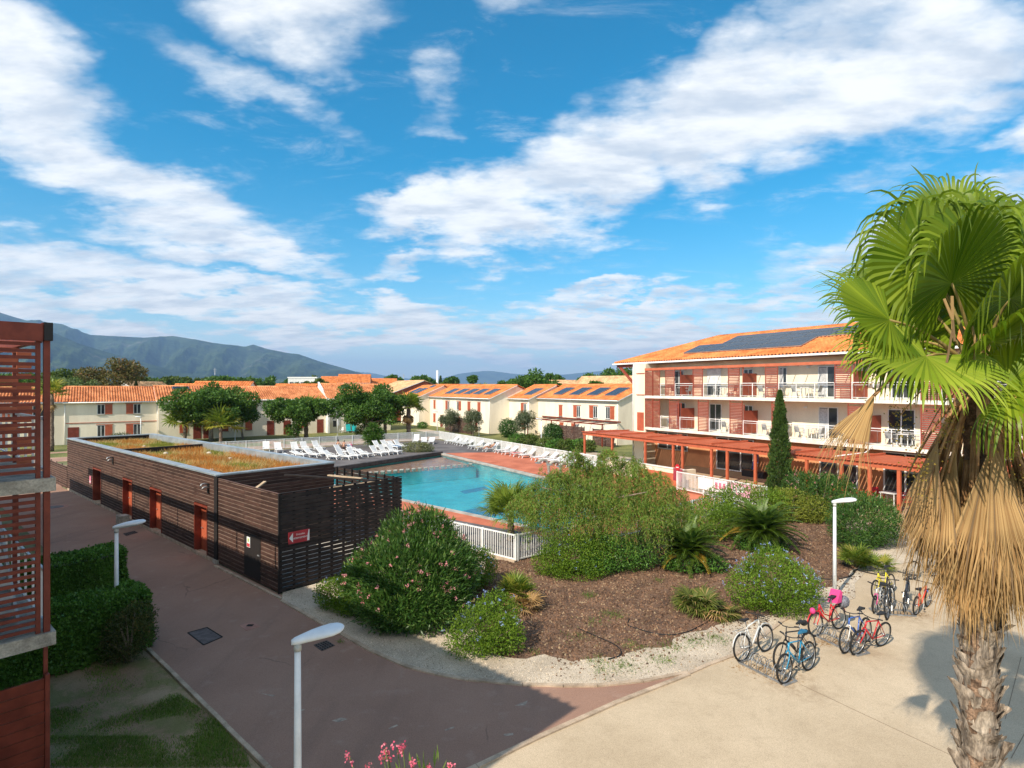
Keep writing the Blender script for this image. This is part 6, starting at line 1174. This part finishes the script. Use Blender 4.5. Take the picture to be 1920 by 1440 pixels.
def cypress(label, base, h, r_, n, L):
    t = thing('cypress', label, 'cypress', (*base, 0)); z = rng.random(n)**.9; a = rng.uniform(0, 6.283, n); prof_ = r_*np.minimum(1., (z*9+.45))*(1-z)**.62*(.8+.14*np.sin(a*5+z*22)+.12*np.sin(a*3-z*41)+.08*np.sin(a*9+z*70)); q = .66+.44*rng.random(n)**.8; P = np.stack([np.cos(a)*prof_*q, np.sin(a)*prof_*q, .12+z*(h-.12)], 1); out = np.stack([np.cos(a)*.55, np.sin(a)*.55, np.full(n, .75)], 1)
    foliage('foliage', m_cyp, t, P, out, L, L*.4, .45, .5); MB().tube([(0, 0, 0), (0, 0, h*.9)], [r_*.25, .02], 7).build('trunk', m_bark, t)
cypress('slim tall cypress in front of the balcony block', (15.55, 33.6), 6.75, .82, 22000, .13)
cypress('small dark cypress beside the grey gabled house at left', ((255-CX)/F*118, 118), 8.0, .95, 2500, .35); cypress('pointed dark cypress on the skyline by the chimney', ((826-CX)/F*300, 300), 12.5, 1.6, 1500, .7); cypress('tiny pointed conifer in front of the palms at left', ((163-CX)/F*105, 105), 6.3, .8, 1500, .35)
bg = [('tall olive brown eucalyptus with a wide broken crown behind the left houses', 212, 112, 12.2, (5.6, 4.5, 3.4), m_euc, 34), ('dark pine left of the tall eucalyptus', 128, 120, 10.6, (3.9, 3.5, 2.6), m_pine, 20), ('pale green willowy tree at the left edge behind the roofs', 110, 100, 8.6, (3.6, 3, 2.6), m_lgreen, 20), ('pale green tree right of the dark pine', 150, 104, 8.2, (3.0, 3, 2.3), m_lgreen, 16), ('bright green umbrella pine behind the slatted tower', 60, 130, 10.5, (6.5, 5, 2.4), m_pine, 24), ('second green pine seen through the slats', 20, 115, 9.0, (5.5, 5, 2.6), m_dtree, 22),
      ('round dark tree standing above the stepped roofs', 996, 128, 10.0, (3.9, 3.5, 2.9), m_dtree, 26), ('small dark tree left of the round dark tree', 962, 175, 10.0, (5.2, 4, 2.4), m_dtree, 18), ('dark tree right of the round dark tree', 1034, 150, 8.6, (2.6, 2.5, 2.0), m_dtree, 14), ('rounded dark tree behind the small far roofs', 1030, 215, 11.4, (4.6, 4, 2.4), m_dtree, 14), ('wide dark green wood edge left of the roof brace', 1120, 165, 10.2, (6.2, 5, 2.8), m_dtree, 26), ('dark tree crown directly behind the roof brace', 1172, 140, 11.2, (6.0, 5, 3.0), m_dtree, 26), ('dark tree right of the wood edge', 1145, 175, 11.3, (5, 5, 2.6), m_dtree, 20), ('small leafless topped bush tree behind the long house', 1122, 88, 7.9, (1.0, 1, .9), m_dtree, 8),
      ('round tree on the skyline near the antenna masts', 738, 250, 11.5, (5.2, 4, 2.8), m_dtree, 16), ('second round tree on the skyline right of the masts', 788, 280, 12.5, (5, 4, 3.0), m_dtree, 14), ('round dark tree beside the chimney', 803, 285, 10.8, (4, 4, 2.4), m_dtree, 12), ('rounded tree right of the pointed cypress', 843, 275, 11.4, (5.2, 4, 3.0), m_dtree, 16), ('slim dark palm like tree above the far roofs', 885, 230, 11.6, (1.6, 1.6, 1.8), m_dtree, 8), ('light umbrella pine right of the white slab block', 600, 150, 8.6, (4.6, 4, 1.5), m_pine, 16)]
for lab, px, d, h, cr, mt, nc in bg: tree(lab, ((px-CX)/F*d, d), h, cr, nc, cr[2]*.42, int(1700+nc*110), d*.0042, mt, 'background_tree', .3, m_bark)
for i in range(16):                                                # umbrella pines strung along the plain
    px = 268+i*22+random.uniform(-6, 6); d = random.uniform(230, 330); h = EYE+random.uniform(1.2, 4.2)
    tree('%s umbrella pine from the left in the belt below the mountains' % ORD[i], ((px-CX)/F*d, d), h, (random.uniform(6, 9), 5, 1.9), 14, 1.25, 1500, d*.0045, (m_pine, m_dtree, m_pine)[i % 3], 'umbrella_pine', .3, m_bark, group='umbrella pines on the plain')
fw = []                                                             # far wood on the plain: one mass
for i in range(420): d = 360+900*random.random(); px = random.uniform(-80, 1300); fw.append(((px-CX)/F*d, d, 3.6, random.uniform(5, 14), random.uniform(4, 8), random.uniform(2.6, 4.6)))
P, out = blob_points(fw, 52000, .6); o = foliage('far_wood', m_dtree, None, P, out, 2.6, 1.5, .9, .1); tag(o, 'far dark green wood spread over the plain below the mountains', 'wood', kind='stuff')
# ================================================================== near palm
HP = Vector((6.13, 7.6, 0)); HEART = Vector((6.13, 7.6, 7.15))
m_boot = M('palm_boot', (.17, .125, .09), .95, (.33, .27, .21), 7, .35, .7, 45., fine=.4, fscale=30., vec=(0, (1, 1, .25)))
m_trunkp = M('palm_trunk', (.11, .065, .04), .95, (.22, .14, .09), 9, .35, .8, 30., fine=.4, fscale=35.)
m_pgreen = LEAF('near_palm_leaf', (.08, .145, .007), (.205, .27, .017), .3, .4); m_plit = LEAF('near_palm_lit', (.15, .23, .015), (.27, .33, .035), .3, .42); m_pet = M('petiole', (.24, .20, .06), .6, (.33, .23, .08), 5, .15); m_petd = M('petiole_dead', (.26, .13, .05), .8, (.38, .21, .09), 5, .2)  # brighter leaf copy has the sunlit look put into its colour
m_dead1 = LEAF('dead_frond', (.27, .155, .065), (.50, .33, .15), .18, .85, (.17, .11, .06))
m_fruit = LEAF('palm_fruit', (.20, .14, .025), (.34, .25, .05), .1, .6)
tp = thing('washingtonia_palm', 'tall fan palm with a shaggy skirt of dead tan fronds at right', 'palm', (HP.x, HP.y, 0))
def loc(p): return Vector(p)-HP
zs = np.linspace(0, 7.1, 30); MB().tube([(0.02*math.sin(z*1.3), .015*math.cos(z), z) for z in zs], [.18+.015*math.sin(z*7)-.01*z/7 for z in zs], 16).build('trunk', m_trunkp, tp)
def boot_mesh(i):
    r_ = random.Random(i); nu, nv = 5, 6; vs = []; cur = r_.uniform(.015, .06); L = r_.uniform(.22, .34); w0 = r_.uniform(.085, .12); tw = r_.uniform(-.35, .35)
    for v in range(nv):
        f = v/(nv-1); w_ = w0*(1-.45*f**1.6)
        for u in range(nu):
            g = u/(nu-1)*2-1; notch = .05*abs(g) if f == 1 else 0; vs.append((g*w_+tw*f*.1, -(.03*(1-g*g)+cur*f*f)-r_.uniform(0, .012), f*L-notch*r_.uniform(.3, 1.3)))
    fs = [(v*nu+u, v*nu+u+1, (v+1)*nu+u+1, (v+1)*nu+u) for v in range(nv-1) for u in range(nu-1)]; me = bpy.data.meshes.new('leaf_base'); me.from_pydata(vs, [], fs); me.materials.append(m_boot); me.update(); return me
BM = [boot_mesh(i) for i in range(8)]
for i in range(190):
    z = 1.7+3.1*(i+.5)/190; a = i*2.399963+random.uniform(-.25, .25); o = link(bpy.data.objects.new('leaf_base', BM[i % 8]), tp); o.location = (.145*math.sin(a), -.145*math.cos(a), z); o.rotation_euler = (random.uniform(-.12, .2), random.uniform(-.55, .55), a); s = random.uniform(.8, 1.3); o.scale = (s, s*random.uniform(.8, 1.3), s)
    if i % 7 == 0: o.rotation_euler[0] += .35
def petiole(a, b, sag, mat, r0=.028, r1=.014, name='petiole', parent=tp):
    a, b = Vector(a), Vector(b); P = [a.lerp(b, f)+Vector((0, 0, sag*4*f*(1-f))) for f in np.linspace(0, 1, 8)]; return MB().tube(P, [r0+(r1-r0)*i/7 for i in range(8)], 6).build(name, mat, parent)
def frond(hub, D, N, R_, mat, nseg=54, spread=2.25, droop=1.2, split=.52, name='frond', sag=.12, pm=None, heart=None, steps=14, dj=.35, cup=.1, jit=.05, wig=.02):
    h = loc(hub); V, Fc = fan_arrays(h, D, N, R_, nseg, spread, droop, split, steps, jit, dj=dj, cup=cup, wig=wig); o = nobj(name, V, Fc, mat, tp); petiole(loc(heart or HEART), h, sag, pm or m_pet, parent=o); return o
frond(AT(1784, 531, 7.15), (-.12, -.42, .9), (.34, -.78, -.42), 1.36, m_pgreen, 83, 2.6, 5.5, 0.64)
frond(AT(1668, 600, 7.3), (-.95, -.15, .25), (.25, -.75, .65), 1.1, m_pgreen, 72, 1.75, 1.3, 0.66)
frond(AT(1737, 668, 6.85), (-.55, -.35, -.25), (-.05, -.62, .78), 1.15, m_plit, 78, 2.45, 1.5, 0.61)
frond(AT(1893, 560, 6.95), (.25, -.45, .85), (.4, -.76, -.42), 1.55, m_pgreen, 78, 2.6, 6.0, 0.57)
frond(AT(1850, 490, 7.5), (.15, .2, 1), (-.1, -.85, .5), 1.45, m_pgreen, 68, 2.2, 5.5, 0.59)
frond(AT(1745, 500, 7.7), (-.5, .1, .85), (-.35, -.8, .5), 1.4, m_pgreen, 67, 2.2, 5.5, 0.59)
frond(AT(1960, 500, 7.4), (.6, 0, .8), (-.3, -.8, .4), 1.25, m_pgreen, 67, 2.3, 4.0, 0.61)
frond(AT(1890, 720, 6.75), (.35, -.5, .25), (.1, -.8, .6), 1.1, m_pgreen, 65, 2.3, 4.5, 0.54)
frond(AT(1800, 610, 7.9), (-.2, .4, .8), (-.2, -.9, .4), 1.2, m_pgreen, 67, 2.4, 4.0, 0.59)
frond(AT(1705, 545, 8.0), (-.8, .5, .4), (-.3, -.6, .7), 1.1, m_pgreen, 61, 2.0, 2.6, 0.61)
frond(AT(1720, 640, 7.8), (-.6, .3, .2), (-.3, -.8, .5), 1.1, m_pgreen, 61, 2.2, 4.5, 0.54)
frond(AT(2010, 640, 7.0), (.9, -.2, .3), (0, -.7, .7), 1.2, m_pgreen, 61, 2.1, 3.5, 0.59)
frond(AT(1860, 640, 6.9), (.1, -.6, .6), (.4, -.75, -.5), 1.25, m_pgreen, 67, 2.5, 4.5, 0.54)
frond(AT(1930, 690, 8.4), (.6, .6, .5), (.2, -.5, .8), 1.15, m_pgreen, 59, 2.2, 3.4, 0.59); frond(AT(1760, 690, 8.5), (-.5, .8, .4), (0, -.4, .9), 1.15, m_pgreen, 59, 2.2, 3.4, 0.59); frond(AT(1835, 560, 8.6), (0, .7, .7), (0, -.7, .7), 1.2, m_pgreen, 59, 2.2, 3.2, 0.59)
frond(AT(1900, 520, 8.0), (.4, .4, .9), (-.1, -.8, .5), 1.2, m_pgreen, 61, 2.2, 3.4, 0.61); frond(AT(1790, 430, 8.0), (-.2, .4, 1), (-.2, -.8, .5), 1.15, m_pgreen, 61, 2.1, 3.2, 0.64)
# half-dry and hanging fronds of the skirt
frond(AT(1640, 742, 7.0), (-.42, .05, -.8), (-.5, -.75, .25), 1.0, m_dead1, 36, .34, 1.6, .6, 'dead_frond', .35, m_petd, jit=.2, dj=.8, wig=.04)
frond(AT(1625, 755, 7.1), (-.5, .1, -.75), (-.5, -.75, .2), .8, m_dead1, 28, .28, 1.8, .55, 'dead_frond', .35, m_petd, jit=.25, dj=.8, wig=.04)
k = 0
BELLS = [(-2.95, .56, 6.15, 1.35), (-2.4, .42, 5.7, 1.35), (-2.0, .5, 6.15, 1.55), (-1.45, .44, 5.9, 1.65), (-.95, .5, 6.2, 1.7), (-.45, .5, 5.85, 1.6), (.05, .58, 6.1, 1.55), (.7, .5, 6.0, 1.5), (1.4, .5, 6.0, 1.5), (2.1, .5, 6.0, 1.5), (2.8, .55, 5.95, 1.4), (-1.7, .3, 5.25, 1.3), (-.6, .3, 5.3, 1.3), (-2.7, .3, 5.3, 1.2), (.4, .3, 5.3, 1.2)]
for az_, r_, zt, L in BELLS:                                         # each bell: a bunch of collapsed fans hanging on its own petioles
    for q in range(6):
        a = az_+random.uniform(-.22, .22); c, s = math.cos(a), math.sin(a); rr = r_*random.uniform(.8, 1.1); h = HP+Vector((c*rr, s*rr, zt+random.uniform(-.3, .2))); k += 1
        frond(h, (c*.05+random.uniform(-.08, .08), s*.05+random.uniform(-.08, .08), -1), (c, s, .1), L*random.uniform(.72, 1.08), (m_dead1, m_palmd)[k % 3 == 0], 30, random.uniform(.16, .36), .7, .66, 'dead_frond', .05, m_petd, HP+Vector((c*.2, s*.2, zt+.75)), 10, 1.6, random.uniform(0, .3), .2, .03)
for i in range(26):                                                  # bare dead petioles between crown and skirt
    a = random.uniform(0, 6.28); c, s = math.cos(a), math.sin(a); r_ = random.uniform(.35, .85); petiole((c*.2, s*.2, 6.8+random.uniform(-.4, .2)), (c*r_, s*r_, 5.6+random.uniform(-.3, .5)), .12, m_petd, .022, .012)
for i, (px, py, d) in enumerate(((1722, 870, 7.0), (1690, 800, 7.1), (1900, 830, 6.8), (1935, 880, 6.9), (1880, 780, 6.7), (1640, 690, 7.2), (1775, 800, 6.9))):
    c = loc(AT(px, py, d)); n = 110; P = np.array(c)+rng.normal(size=(n, 3))*np.array([.07, .07, .15]); V, Fc = leaf_arrays(P, rand_dirs(n), rand_dirs(n), np.full(n, .028), np.full(n, .026), .5); o = nobj('fruit_cluster', V, Fc, m_fruit, tp); o['kind'] = 'stuff'; petiole(loc(HEART+Vector((0, 0, -.2))), c+Vector((0, 0, .15)), .3, m_petd, .012, .006, 'fruit_stalk', o)
for i, (x0, y0, x1, y1) in enumerate(((1770, 560, 1790, 640), (1785, 555, 1775, 680), (1820, 600, 1826, 690))):
    a, b = loc(AT(x0, y0, 6.75)), loc(AT(x1, y1, 6.7)); MB().bar(a, a.lerp(b, .5)+Vector((.04, 0, 0)), .03, .01, (0, 1, 0)).bar(a.lerp(b, .5)+Vector((.04, 0, 0)), b, .022, .01, (0, 1, 0)).build('bract', m_palmd, tp)
# ================================================================== bicycles
m_tyre = M('tyre_rubber', (.014, .013, .012), .8); m_spoke = M('steel_spoke', (.45, .45, .45), .35, metal=.7); m_sad = M('saddle_black', (.02, .02, .02), .6)
def paint(n, c): return M('bike_'+n, c, .3, spec=.6)
def bicycle(label, rear, front, mat, r_=.34, lean=.12, step=False, low=False, extras=(), fork=None, bar_w=.28, turn=0., group='bicycles in the stands'):
    rear, front = Vector(rear), Vector(front); d = front-rear; wb = max(.72, min(1.12, d.length)); t = thing('bicycle', label, 'bicycle', (rear.x, rear.y, .01), math.atan2(d.y, d.x), group); t.rotation_euler = (lean, 0, math.atan2(d.y, d.x)); k = r_/.34; fk = fork or mat
    tag(t, label, 'bicycle', group)
    def wheel(x):
        w_ = MB()
        for i in range(16): a = 2*PI*i/16; w_.tube([(x, .025*(1 if i % 2 else -1), r_), (x+math.cos(a)*(r_-.035), 0, r_+math.sin(a)*(r_-.035))], .0022, 3, False)
        w_.tube([(x, -.045, r_), (x, .045, r_)], .022, 8); o = w_.build('wheel', m_spoke, t); MB().torus((x, 0, r_), (0, 1, 0), r_-.022, .026, 32, 8).build('tyre', m_tyre, o); MB().torus((x, 0, r_), (0, 1, 0), r_-.045, .010, 32, 6).build('rim', m_spoke, o)
    wheel(0); wheel(wb); bb = (wb*.42, 0, .29*k); sc_ = (wb*.27, 0, .78*k); ht = (wb*.76, 0, .86*k); hb = (wb*.80, 0, .70*k); f = MB()
    if step: f.tube([bb, (wb*.6, 0, .45*k), hb], .021, 8).tube([(wb*.36, 0, .45*k), (wb*.6, 0, .55*k), ht], .017, 8)
    else: f.tube([bb, hb], .022, 8).tube([sc_, ht], .018, 8)
    f.tube([bb, sc_], .018, 8).tube([hb, ht], .024, 8)
    for s in (-.05, .05): f.tube([bb, (0, s, r_)], .012, 6).tube([sc_, (0, s, r_)], .009, 6)
    f.build('frame', mat, t); q = MB()
    for s in (-.05, .05): q.tube([(hb[0], s*.8, hb[2]-.02), (wb*.88, s, .52*k), (wb, s, r_)], .014, 6)
    q.tube([(hb[0]-.0, -.04, hb[2]-.02), (hb[0], .04, hb[2]-.02)], .018, 6).build('fork', fk, t)
    st_ = (wb*.735, 0, .99*k); MB().tube([ht, st_], .013, 6).build('stem', m_blackp, t)
    MB().tube([(st_[0]-.10+turn*-.1, -bar_w, st_[2]+.03), (st_[0], -.08, st_[2]), (st_[0], .08, st_[2]), (st_[0]-.10+turn*.1, bar_w, st_[2]+.03)], .012, 6).tube([(st_[0]-.10, -bar_w, st_[2]+.03), (st_[0]-.07, -bar_w+.11, st_[2]+.02)], .018, 6).tube([(st_[0]-.10, bar_w, st_[2]+.03), (st_[0]-.07, bar_w-.11, st_[2]+.02)], .018, 6).build('handlebar', m_blackp, t)
    sx = wb*.235; sh = (.86 if low else .95)*k; o = MB().tube([sc_, (sx, 0, sh)], .013, 6).build('seat_post', m_spoke, t)
    MB().hexa([(sx-.14, -.075, sh), (sx+.14, -.02, sh), (sx+.14, .02, sh), (sx-.14, .075, sh)], [(sx-.15, -.08, sh+.05), (sx+.14, -.015, sh+.035), (sx+.14, .015, sh+.035), (sx-.15, .08, sh+.05)]).build('saddle', m_sad if 'blue_saddle' not in extras else M('saddle_blue', (.02, .14, .25), .6), t)
    MB().torus((bb[0], .055, bb[2]), (0, 1, 0), .085*k, .008, 18, 5).build('chainring', m_blackp, t); cr = MB().bar((bb[0], -.07, bb[2]), (bb[0]-.08, -.07, bb[2]-.14*k), .015, .02).bar((bb[0], .07, bb[2]), (bb[0]+.08, .07, bb[2]+.14*k), .015, .02).build('crank', m_spoke, t)
    for s, dx, dz in ((-1, -.08, -.14), (1, .08, .14)): BX('pedal', m_blackp, t, bb[0]+dx-.04, bb[0]+dx+.04, s*.09-.04*(s < 0), s*.09+.04*(s > 0), bb[2]+dz*k-.012, bb[2]+dz*k+.012)
    if 'fender' in extras:
        for x in (0, wb): MB().tube([(x+math.cos(a)*(r_+.03), 0, r_+math.sin(a)*(r_+.03)) for a in np.linspace(.3, 2.9, 10)], .016, 5).build('mudguard', mat, t)
    if 'rack' in extras: MB().tube([(-.25, -.06, .76*k), (.25, -.06, .76*k)], .008, 5).tube([(-.25, .06, .76*k), (.25, .06, .76*k)], .008, 5).tube([(-.1, -.06, .76*k), (0, -.06, r_)], .006, 5).tube([(-.1, .06, .76*k), (0, .06, r_)], .006, 5).build('carrier', m_spoke, t)
    if 'basket' in extras:
        b_ = MB(); x0 = wb*.80
        for z in np.linspace(.82, 1.02, 5): b_.tube([(x0, -.15, z), (x0+.24, -.15, z), (x0+.24, .15, z), (x0, .15, z), (x0, -.15, z)], .005, 4)
        for y in np.linspace(-.15, .15, 6): b_.tube([(x0, y, .82), (x0, y, 1.02)], .004, 4).tube([(x0+.24, y, .82), (x0+.24, y, 1.02)], .004, 4).tube([(x0, y, .82), (x0+.24, y, .82)], .004, 4)
        b_.build('basket', m_blackp, t)
    if 'bag' in extras: MB().ball((sx-.2, 0, sh-.03), (.12, .07, .07), 10, 6).build('saddle_bag', m_sad, t)
    if 'bottle' in extras: MB().tube([(wb*.50, 0, .42), (wb*.6, 0, .54)], .035, 8).build('bottle', m_sad, t)
    if 'childseat' in extras:
        pk = M('hot_pink_plastic', (.62, .05, .2), .6); MB().hexa([(.0, -.14, .78), (.22, -.14, .78), (.22, .14, .78), (.0, .14, .78)], [(-.08, -.15, 1.05), (.0, -.15, 1.12), (.0, .15, 1.12), (-.08, .15, 1.05)]).build('child_seat', pk, t); MB().ball((-.22, .05, .74), (.2, .16, .18), 10, 6).build('bag', M('grey_bag', (.10, .10, .12), .8, (.2, .2, .23), 20, .2), t); MB().ball((wb+.1, .02, .72), (.08, .08, .09), 10, 6).build('helmet', pk, t); MB().ball((-.02, -.1, .9), (.12, .1, .12), 8, 6).build('black_bag', m_sad, t)
    return t
def gp2(px, py): p = G(px, py); return (p.x, p.y)
bicycle('white and grey city bicycle at the left end of the nearest rack', gp2(1393, 1241), gp2(1437, 1222), paint('white', (.62, .62, .6)), .345, -.10, extras=('rack', 'basket', 'fender'))
bicycle('black bicycle with saddle bag behind the blue one', gp2(1517, 1238), gp2(1453, 1266), paint('black', (.02, .022, .025)), .345, .1, extras=('bag', 'bottle'))
bicycle('sky blue bicycle nearest to the camera in the first rack', gp2(1517.6, 1257), gp2(1472, 1283), paint('blue', (.03, .25, .42)), .345, .07, extras=('blue_saddle', 'bag'))
bicycle('red step through bicycle with pink child seat and grey bag', gp2(1574, 1180), gp2(1531, 1194), paint('red', (.55, .015, .02)), .33, .1, True, extras=('childseat', 'rack', 'fender'))
bicycle('blue and white bicycle leaning against the red mountain bike', gp2(1624, 1205), gp2(1585, 1226), paint('royal', (.05, .13, .42)), .335, .05, fork=paint('white', (.62, .62, .6)), extras=('bottle',))
bicycle('red mountain bicycle turned outwards at the second rack', gp2(1653, 1212), gp2(1606, 1228), paint('crimson', (.5, .02, .025)), .34, -.12, bar_w=.32, fork=paint('crimson', (.5, .02, .025)))
bicycle('yellow bicycle at the back of the far rack', gp2(1672, 1112), gp2(1633, 1130), paint('yellow', (.72, .6, .02)), .32, .08, True)
bicycle('small white and pink children bicycle in the far rack', gp2(1656, 1133), gp2(1640, 1150), paint('white', (.62, .62, .6)), .27, .0, low=True, fork=paint('pink', (.6, .08, .25)))
bicycle('black and white bicycle in the middle of the far rack', gp2(1664, 1162), gp2(1683, 1128), paint('black', (.02, .022, .025)), .34, -.08, fork=paint('white', (.62, .62, .6)), extras=('rack', 'fender'))
bicycle('dark bicycle next to the black and white one in the far rack', gp2(1695, 1147), gp2(1704, 1117), paint('slate', (.05, .06, .08)), .335, .05, extras=('basket',))
bicycle('small red and blue children bicycle standing apart at right', gp2(1717.7, 1153.8), gp2(1739.6, 1138), paint('orange_red', (.6, .06, .02)), .29, .02, low=True, fork=paint('royal', (.05, .13, .42)))
bicycle('grey bicycle half hidden behind the dead palm fronds', gp2(1752, 1081), gp2(1704, 1088), paint('grey', (.3, .3, .3)), .345, -.06, extras=('rack',))
m_galv = M('galvanised', (.28, .29, .30), .45, (.36, .37, .38), 4, .15, metal=.6)
def rack(label, a, b, n, out):
    a, b = Vector(a), Vector(b); L = (b-a).length; t = thing('cycle_rack', label, 'cycle rack', (a.x, a.y, .01), math.atan2(b.y-a.y, b.x-a.x)); s = out
    BX('base_rail', m_galv, t, 0, L, -.02, .02, .0, .04); BX('base_rail', m_galv, t, 0, L, s*.42-.02, s*.42+.02, .0, .04)
    for x in (.02, L-.02): BX('end_bar', m_galv, t, x-.02, x+.02, min(0, s*.42)+.02, max(0, s*.42)-.02, .0, .038)
    for i in range(n):
        x = L*(i+.5)/n
        for dx in (-.035, .035): MB().tube([(x+dx, 0, .04), (x+dx, s*.02, .22), (x+dx, s*.12, .33), (x+dx, s*.24, .34), (x+dx, s*.34, .25), (x+dx, s*.42, .04)], .008, 6).build('wheel_loop', m_galv, t)
rack('low steel wheel rack holding the blue bicycle', gp2(1385, 1244), gp2(1473, 1288), 6, 1); rack('low steel wheel rack before the red step through bicycle', gp2(1527, 1193), gp2(1609, 1232), 6, 1); rack('low steel wheel rack farthest from the camera', gp2(1640, 1152), gp2(1718, 1157), 6, 1)
lit = np.vstack([rng.normal(size=(n, 2))*np.array(s)+np.array(gp2(*p)) for p, n, s in (((1430, 1255), 320, (.38, .16)), ((1465, 1275), 160, (.22, .12)), ((1555, 1205), 420, (.42, .16)), ((1700, 1152), 240, (.4, .14)), ((1440, 1240), 160, (.5, .3)))]); n = len(lit); P = np.column_stack([lit, np.full(n, .014)]); V, Fc = leaf_arrays(P, unit(np.column_stack([rng.normal(size=(n, 2)), np.zeros(n)])), np.tile([0, 0, 1.], (n, 1)), rng.uniform(.03, .07, n), rng.uniform(.01, .025, n), .3); tag(nobj('leaf_litter', V, Fc, LEAF('dry_litter', (.28, .15, .06), (.5, .32, .16), .1, .9)), 'dry brown leaf litter under the bicycle racks', 'litter', kind='stuff')
# patio furniture and washing on the terrace house
p = G(645, 811); chair('white plastic chair on the patio left of the turquoise loungers', 'white', m_whitep, (p.x, p.y, 0), 2.0, None); p = G(640, 812); chair('second white plastic chair on the patio by the clothes line', 'white', m_whitep, (p.x, p.y, 0), -.6, None)
p = G(627, 812); t = thing('clothes_line', 'dark laundry hanging on a line beside the patio wall', 'laundry', (p.x, p.y, 0), ra); MB().tube([(-1, 0, 1.9), (1.6, 0, 1.9)], .012, 5).build('line', m_alu, t); [MB().tube([(x, 0, 0), (x, 0, 1.95)], .025, 6).build('pole', m_alu, t) for x in (-1, 1.6)]; BX('shirt', m_sad, t, -.2, .3, -.02, .02, .95, 1.88); BX('shirt', M('white_cloth', (.6, .6, .62), .9), t, .4, .75, -.02, .02, 1.1, 1.88)
p = G(868, 812); chair('dark garden chair in front of the brown screen', 'dark', m_blackp, (p.x, p.y, 0), 1.0, None); p = G(1008, 818); chair('dark garden chair beside the narrow stepped house', 'dark', m_blackp, (p.x, p.y, 0), 2.0, None)
# ================================================================== air
HAZE_DENSITY = 7.0e-5
hz = MB().box(-15500, 15500, -350, 25500, -30, 1130).build('haze', None); hz.data.materials.clear()
mh = bpy.data.materials.new('haze_air'); mh.use_nodes = True; kz = NT(mh.node_tree); pv = kz.add('ShaderNodeVolumePrincipled', {'Color': (.38, .62, 1.0, 1), 'Density': HAZE_DENSITY, 'Anisotropy': .0}); kz.add('ShaderNodeOutputMaterial', {'Volume': pv.outputs[0]})
hz.data.materials.append(mh); tag(hz, 'thin blue air between the camera and the mountains', 'haze', kind='stuff'); hz.display_type = 'WIRE'
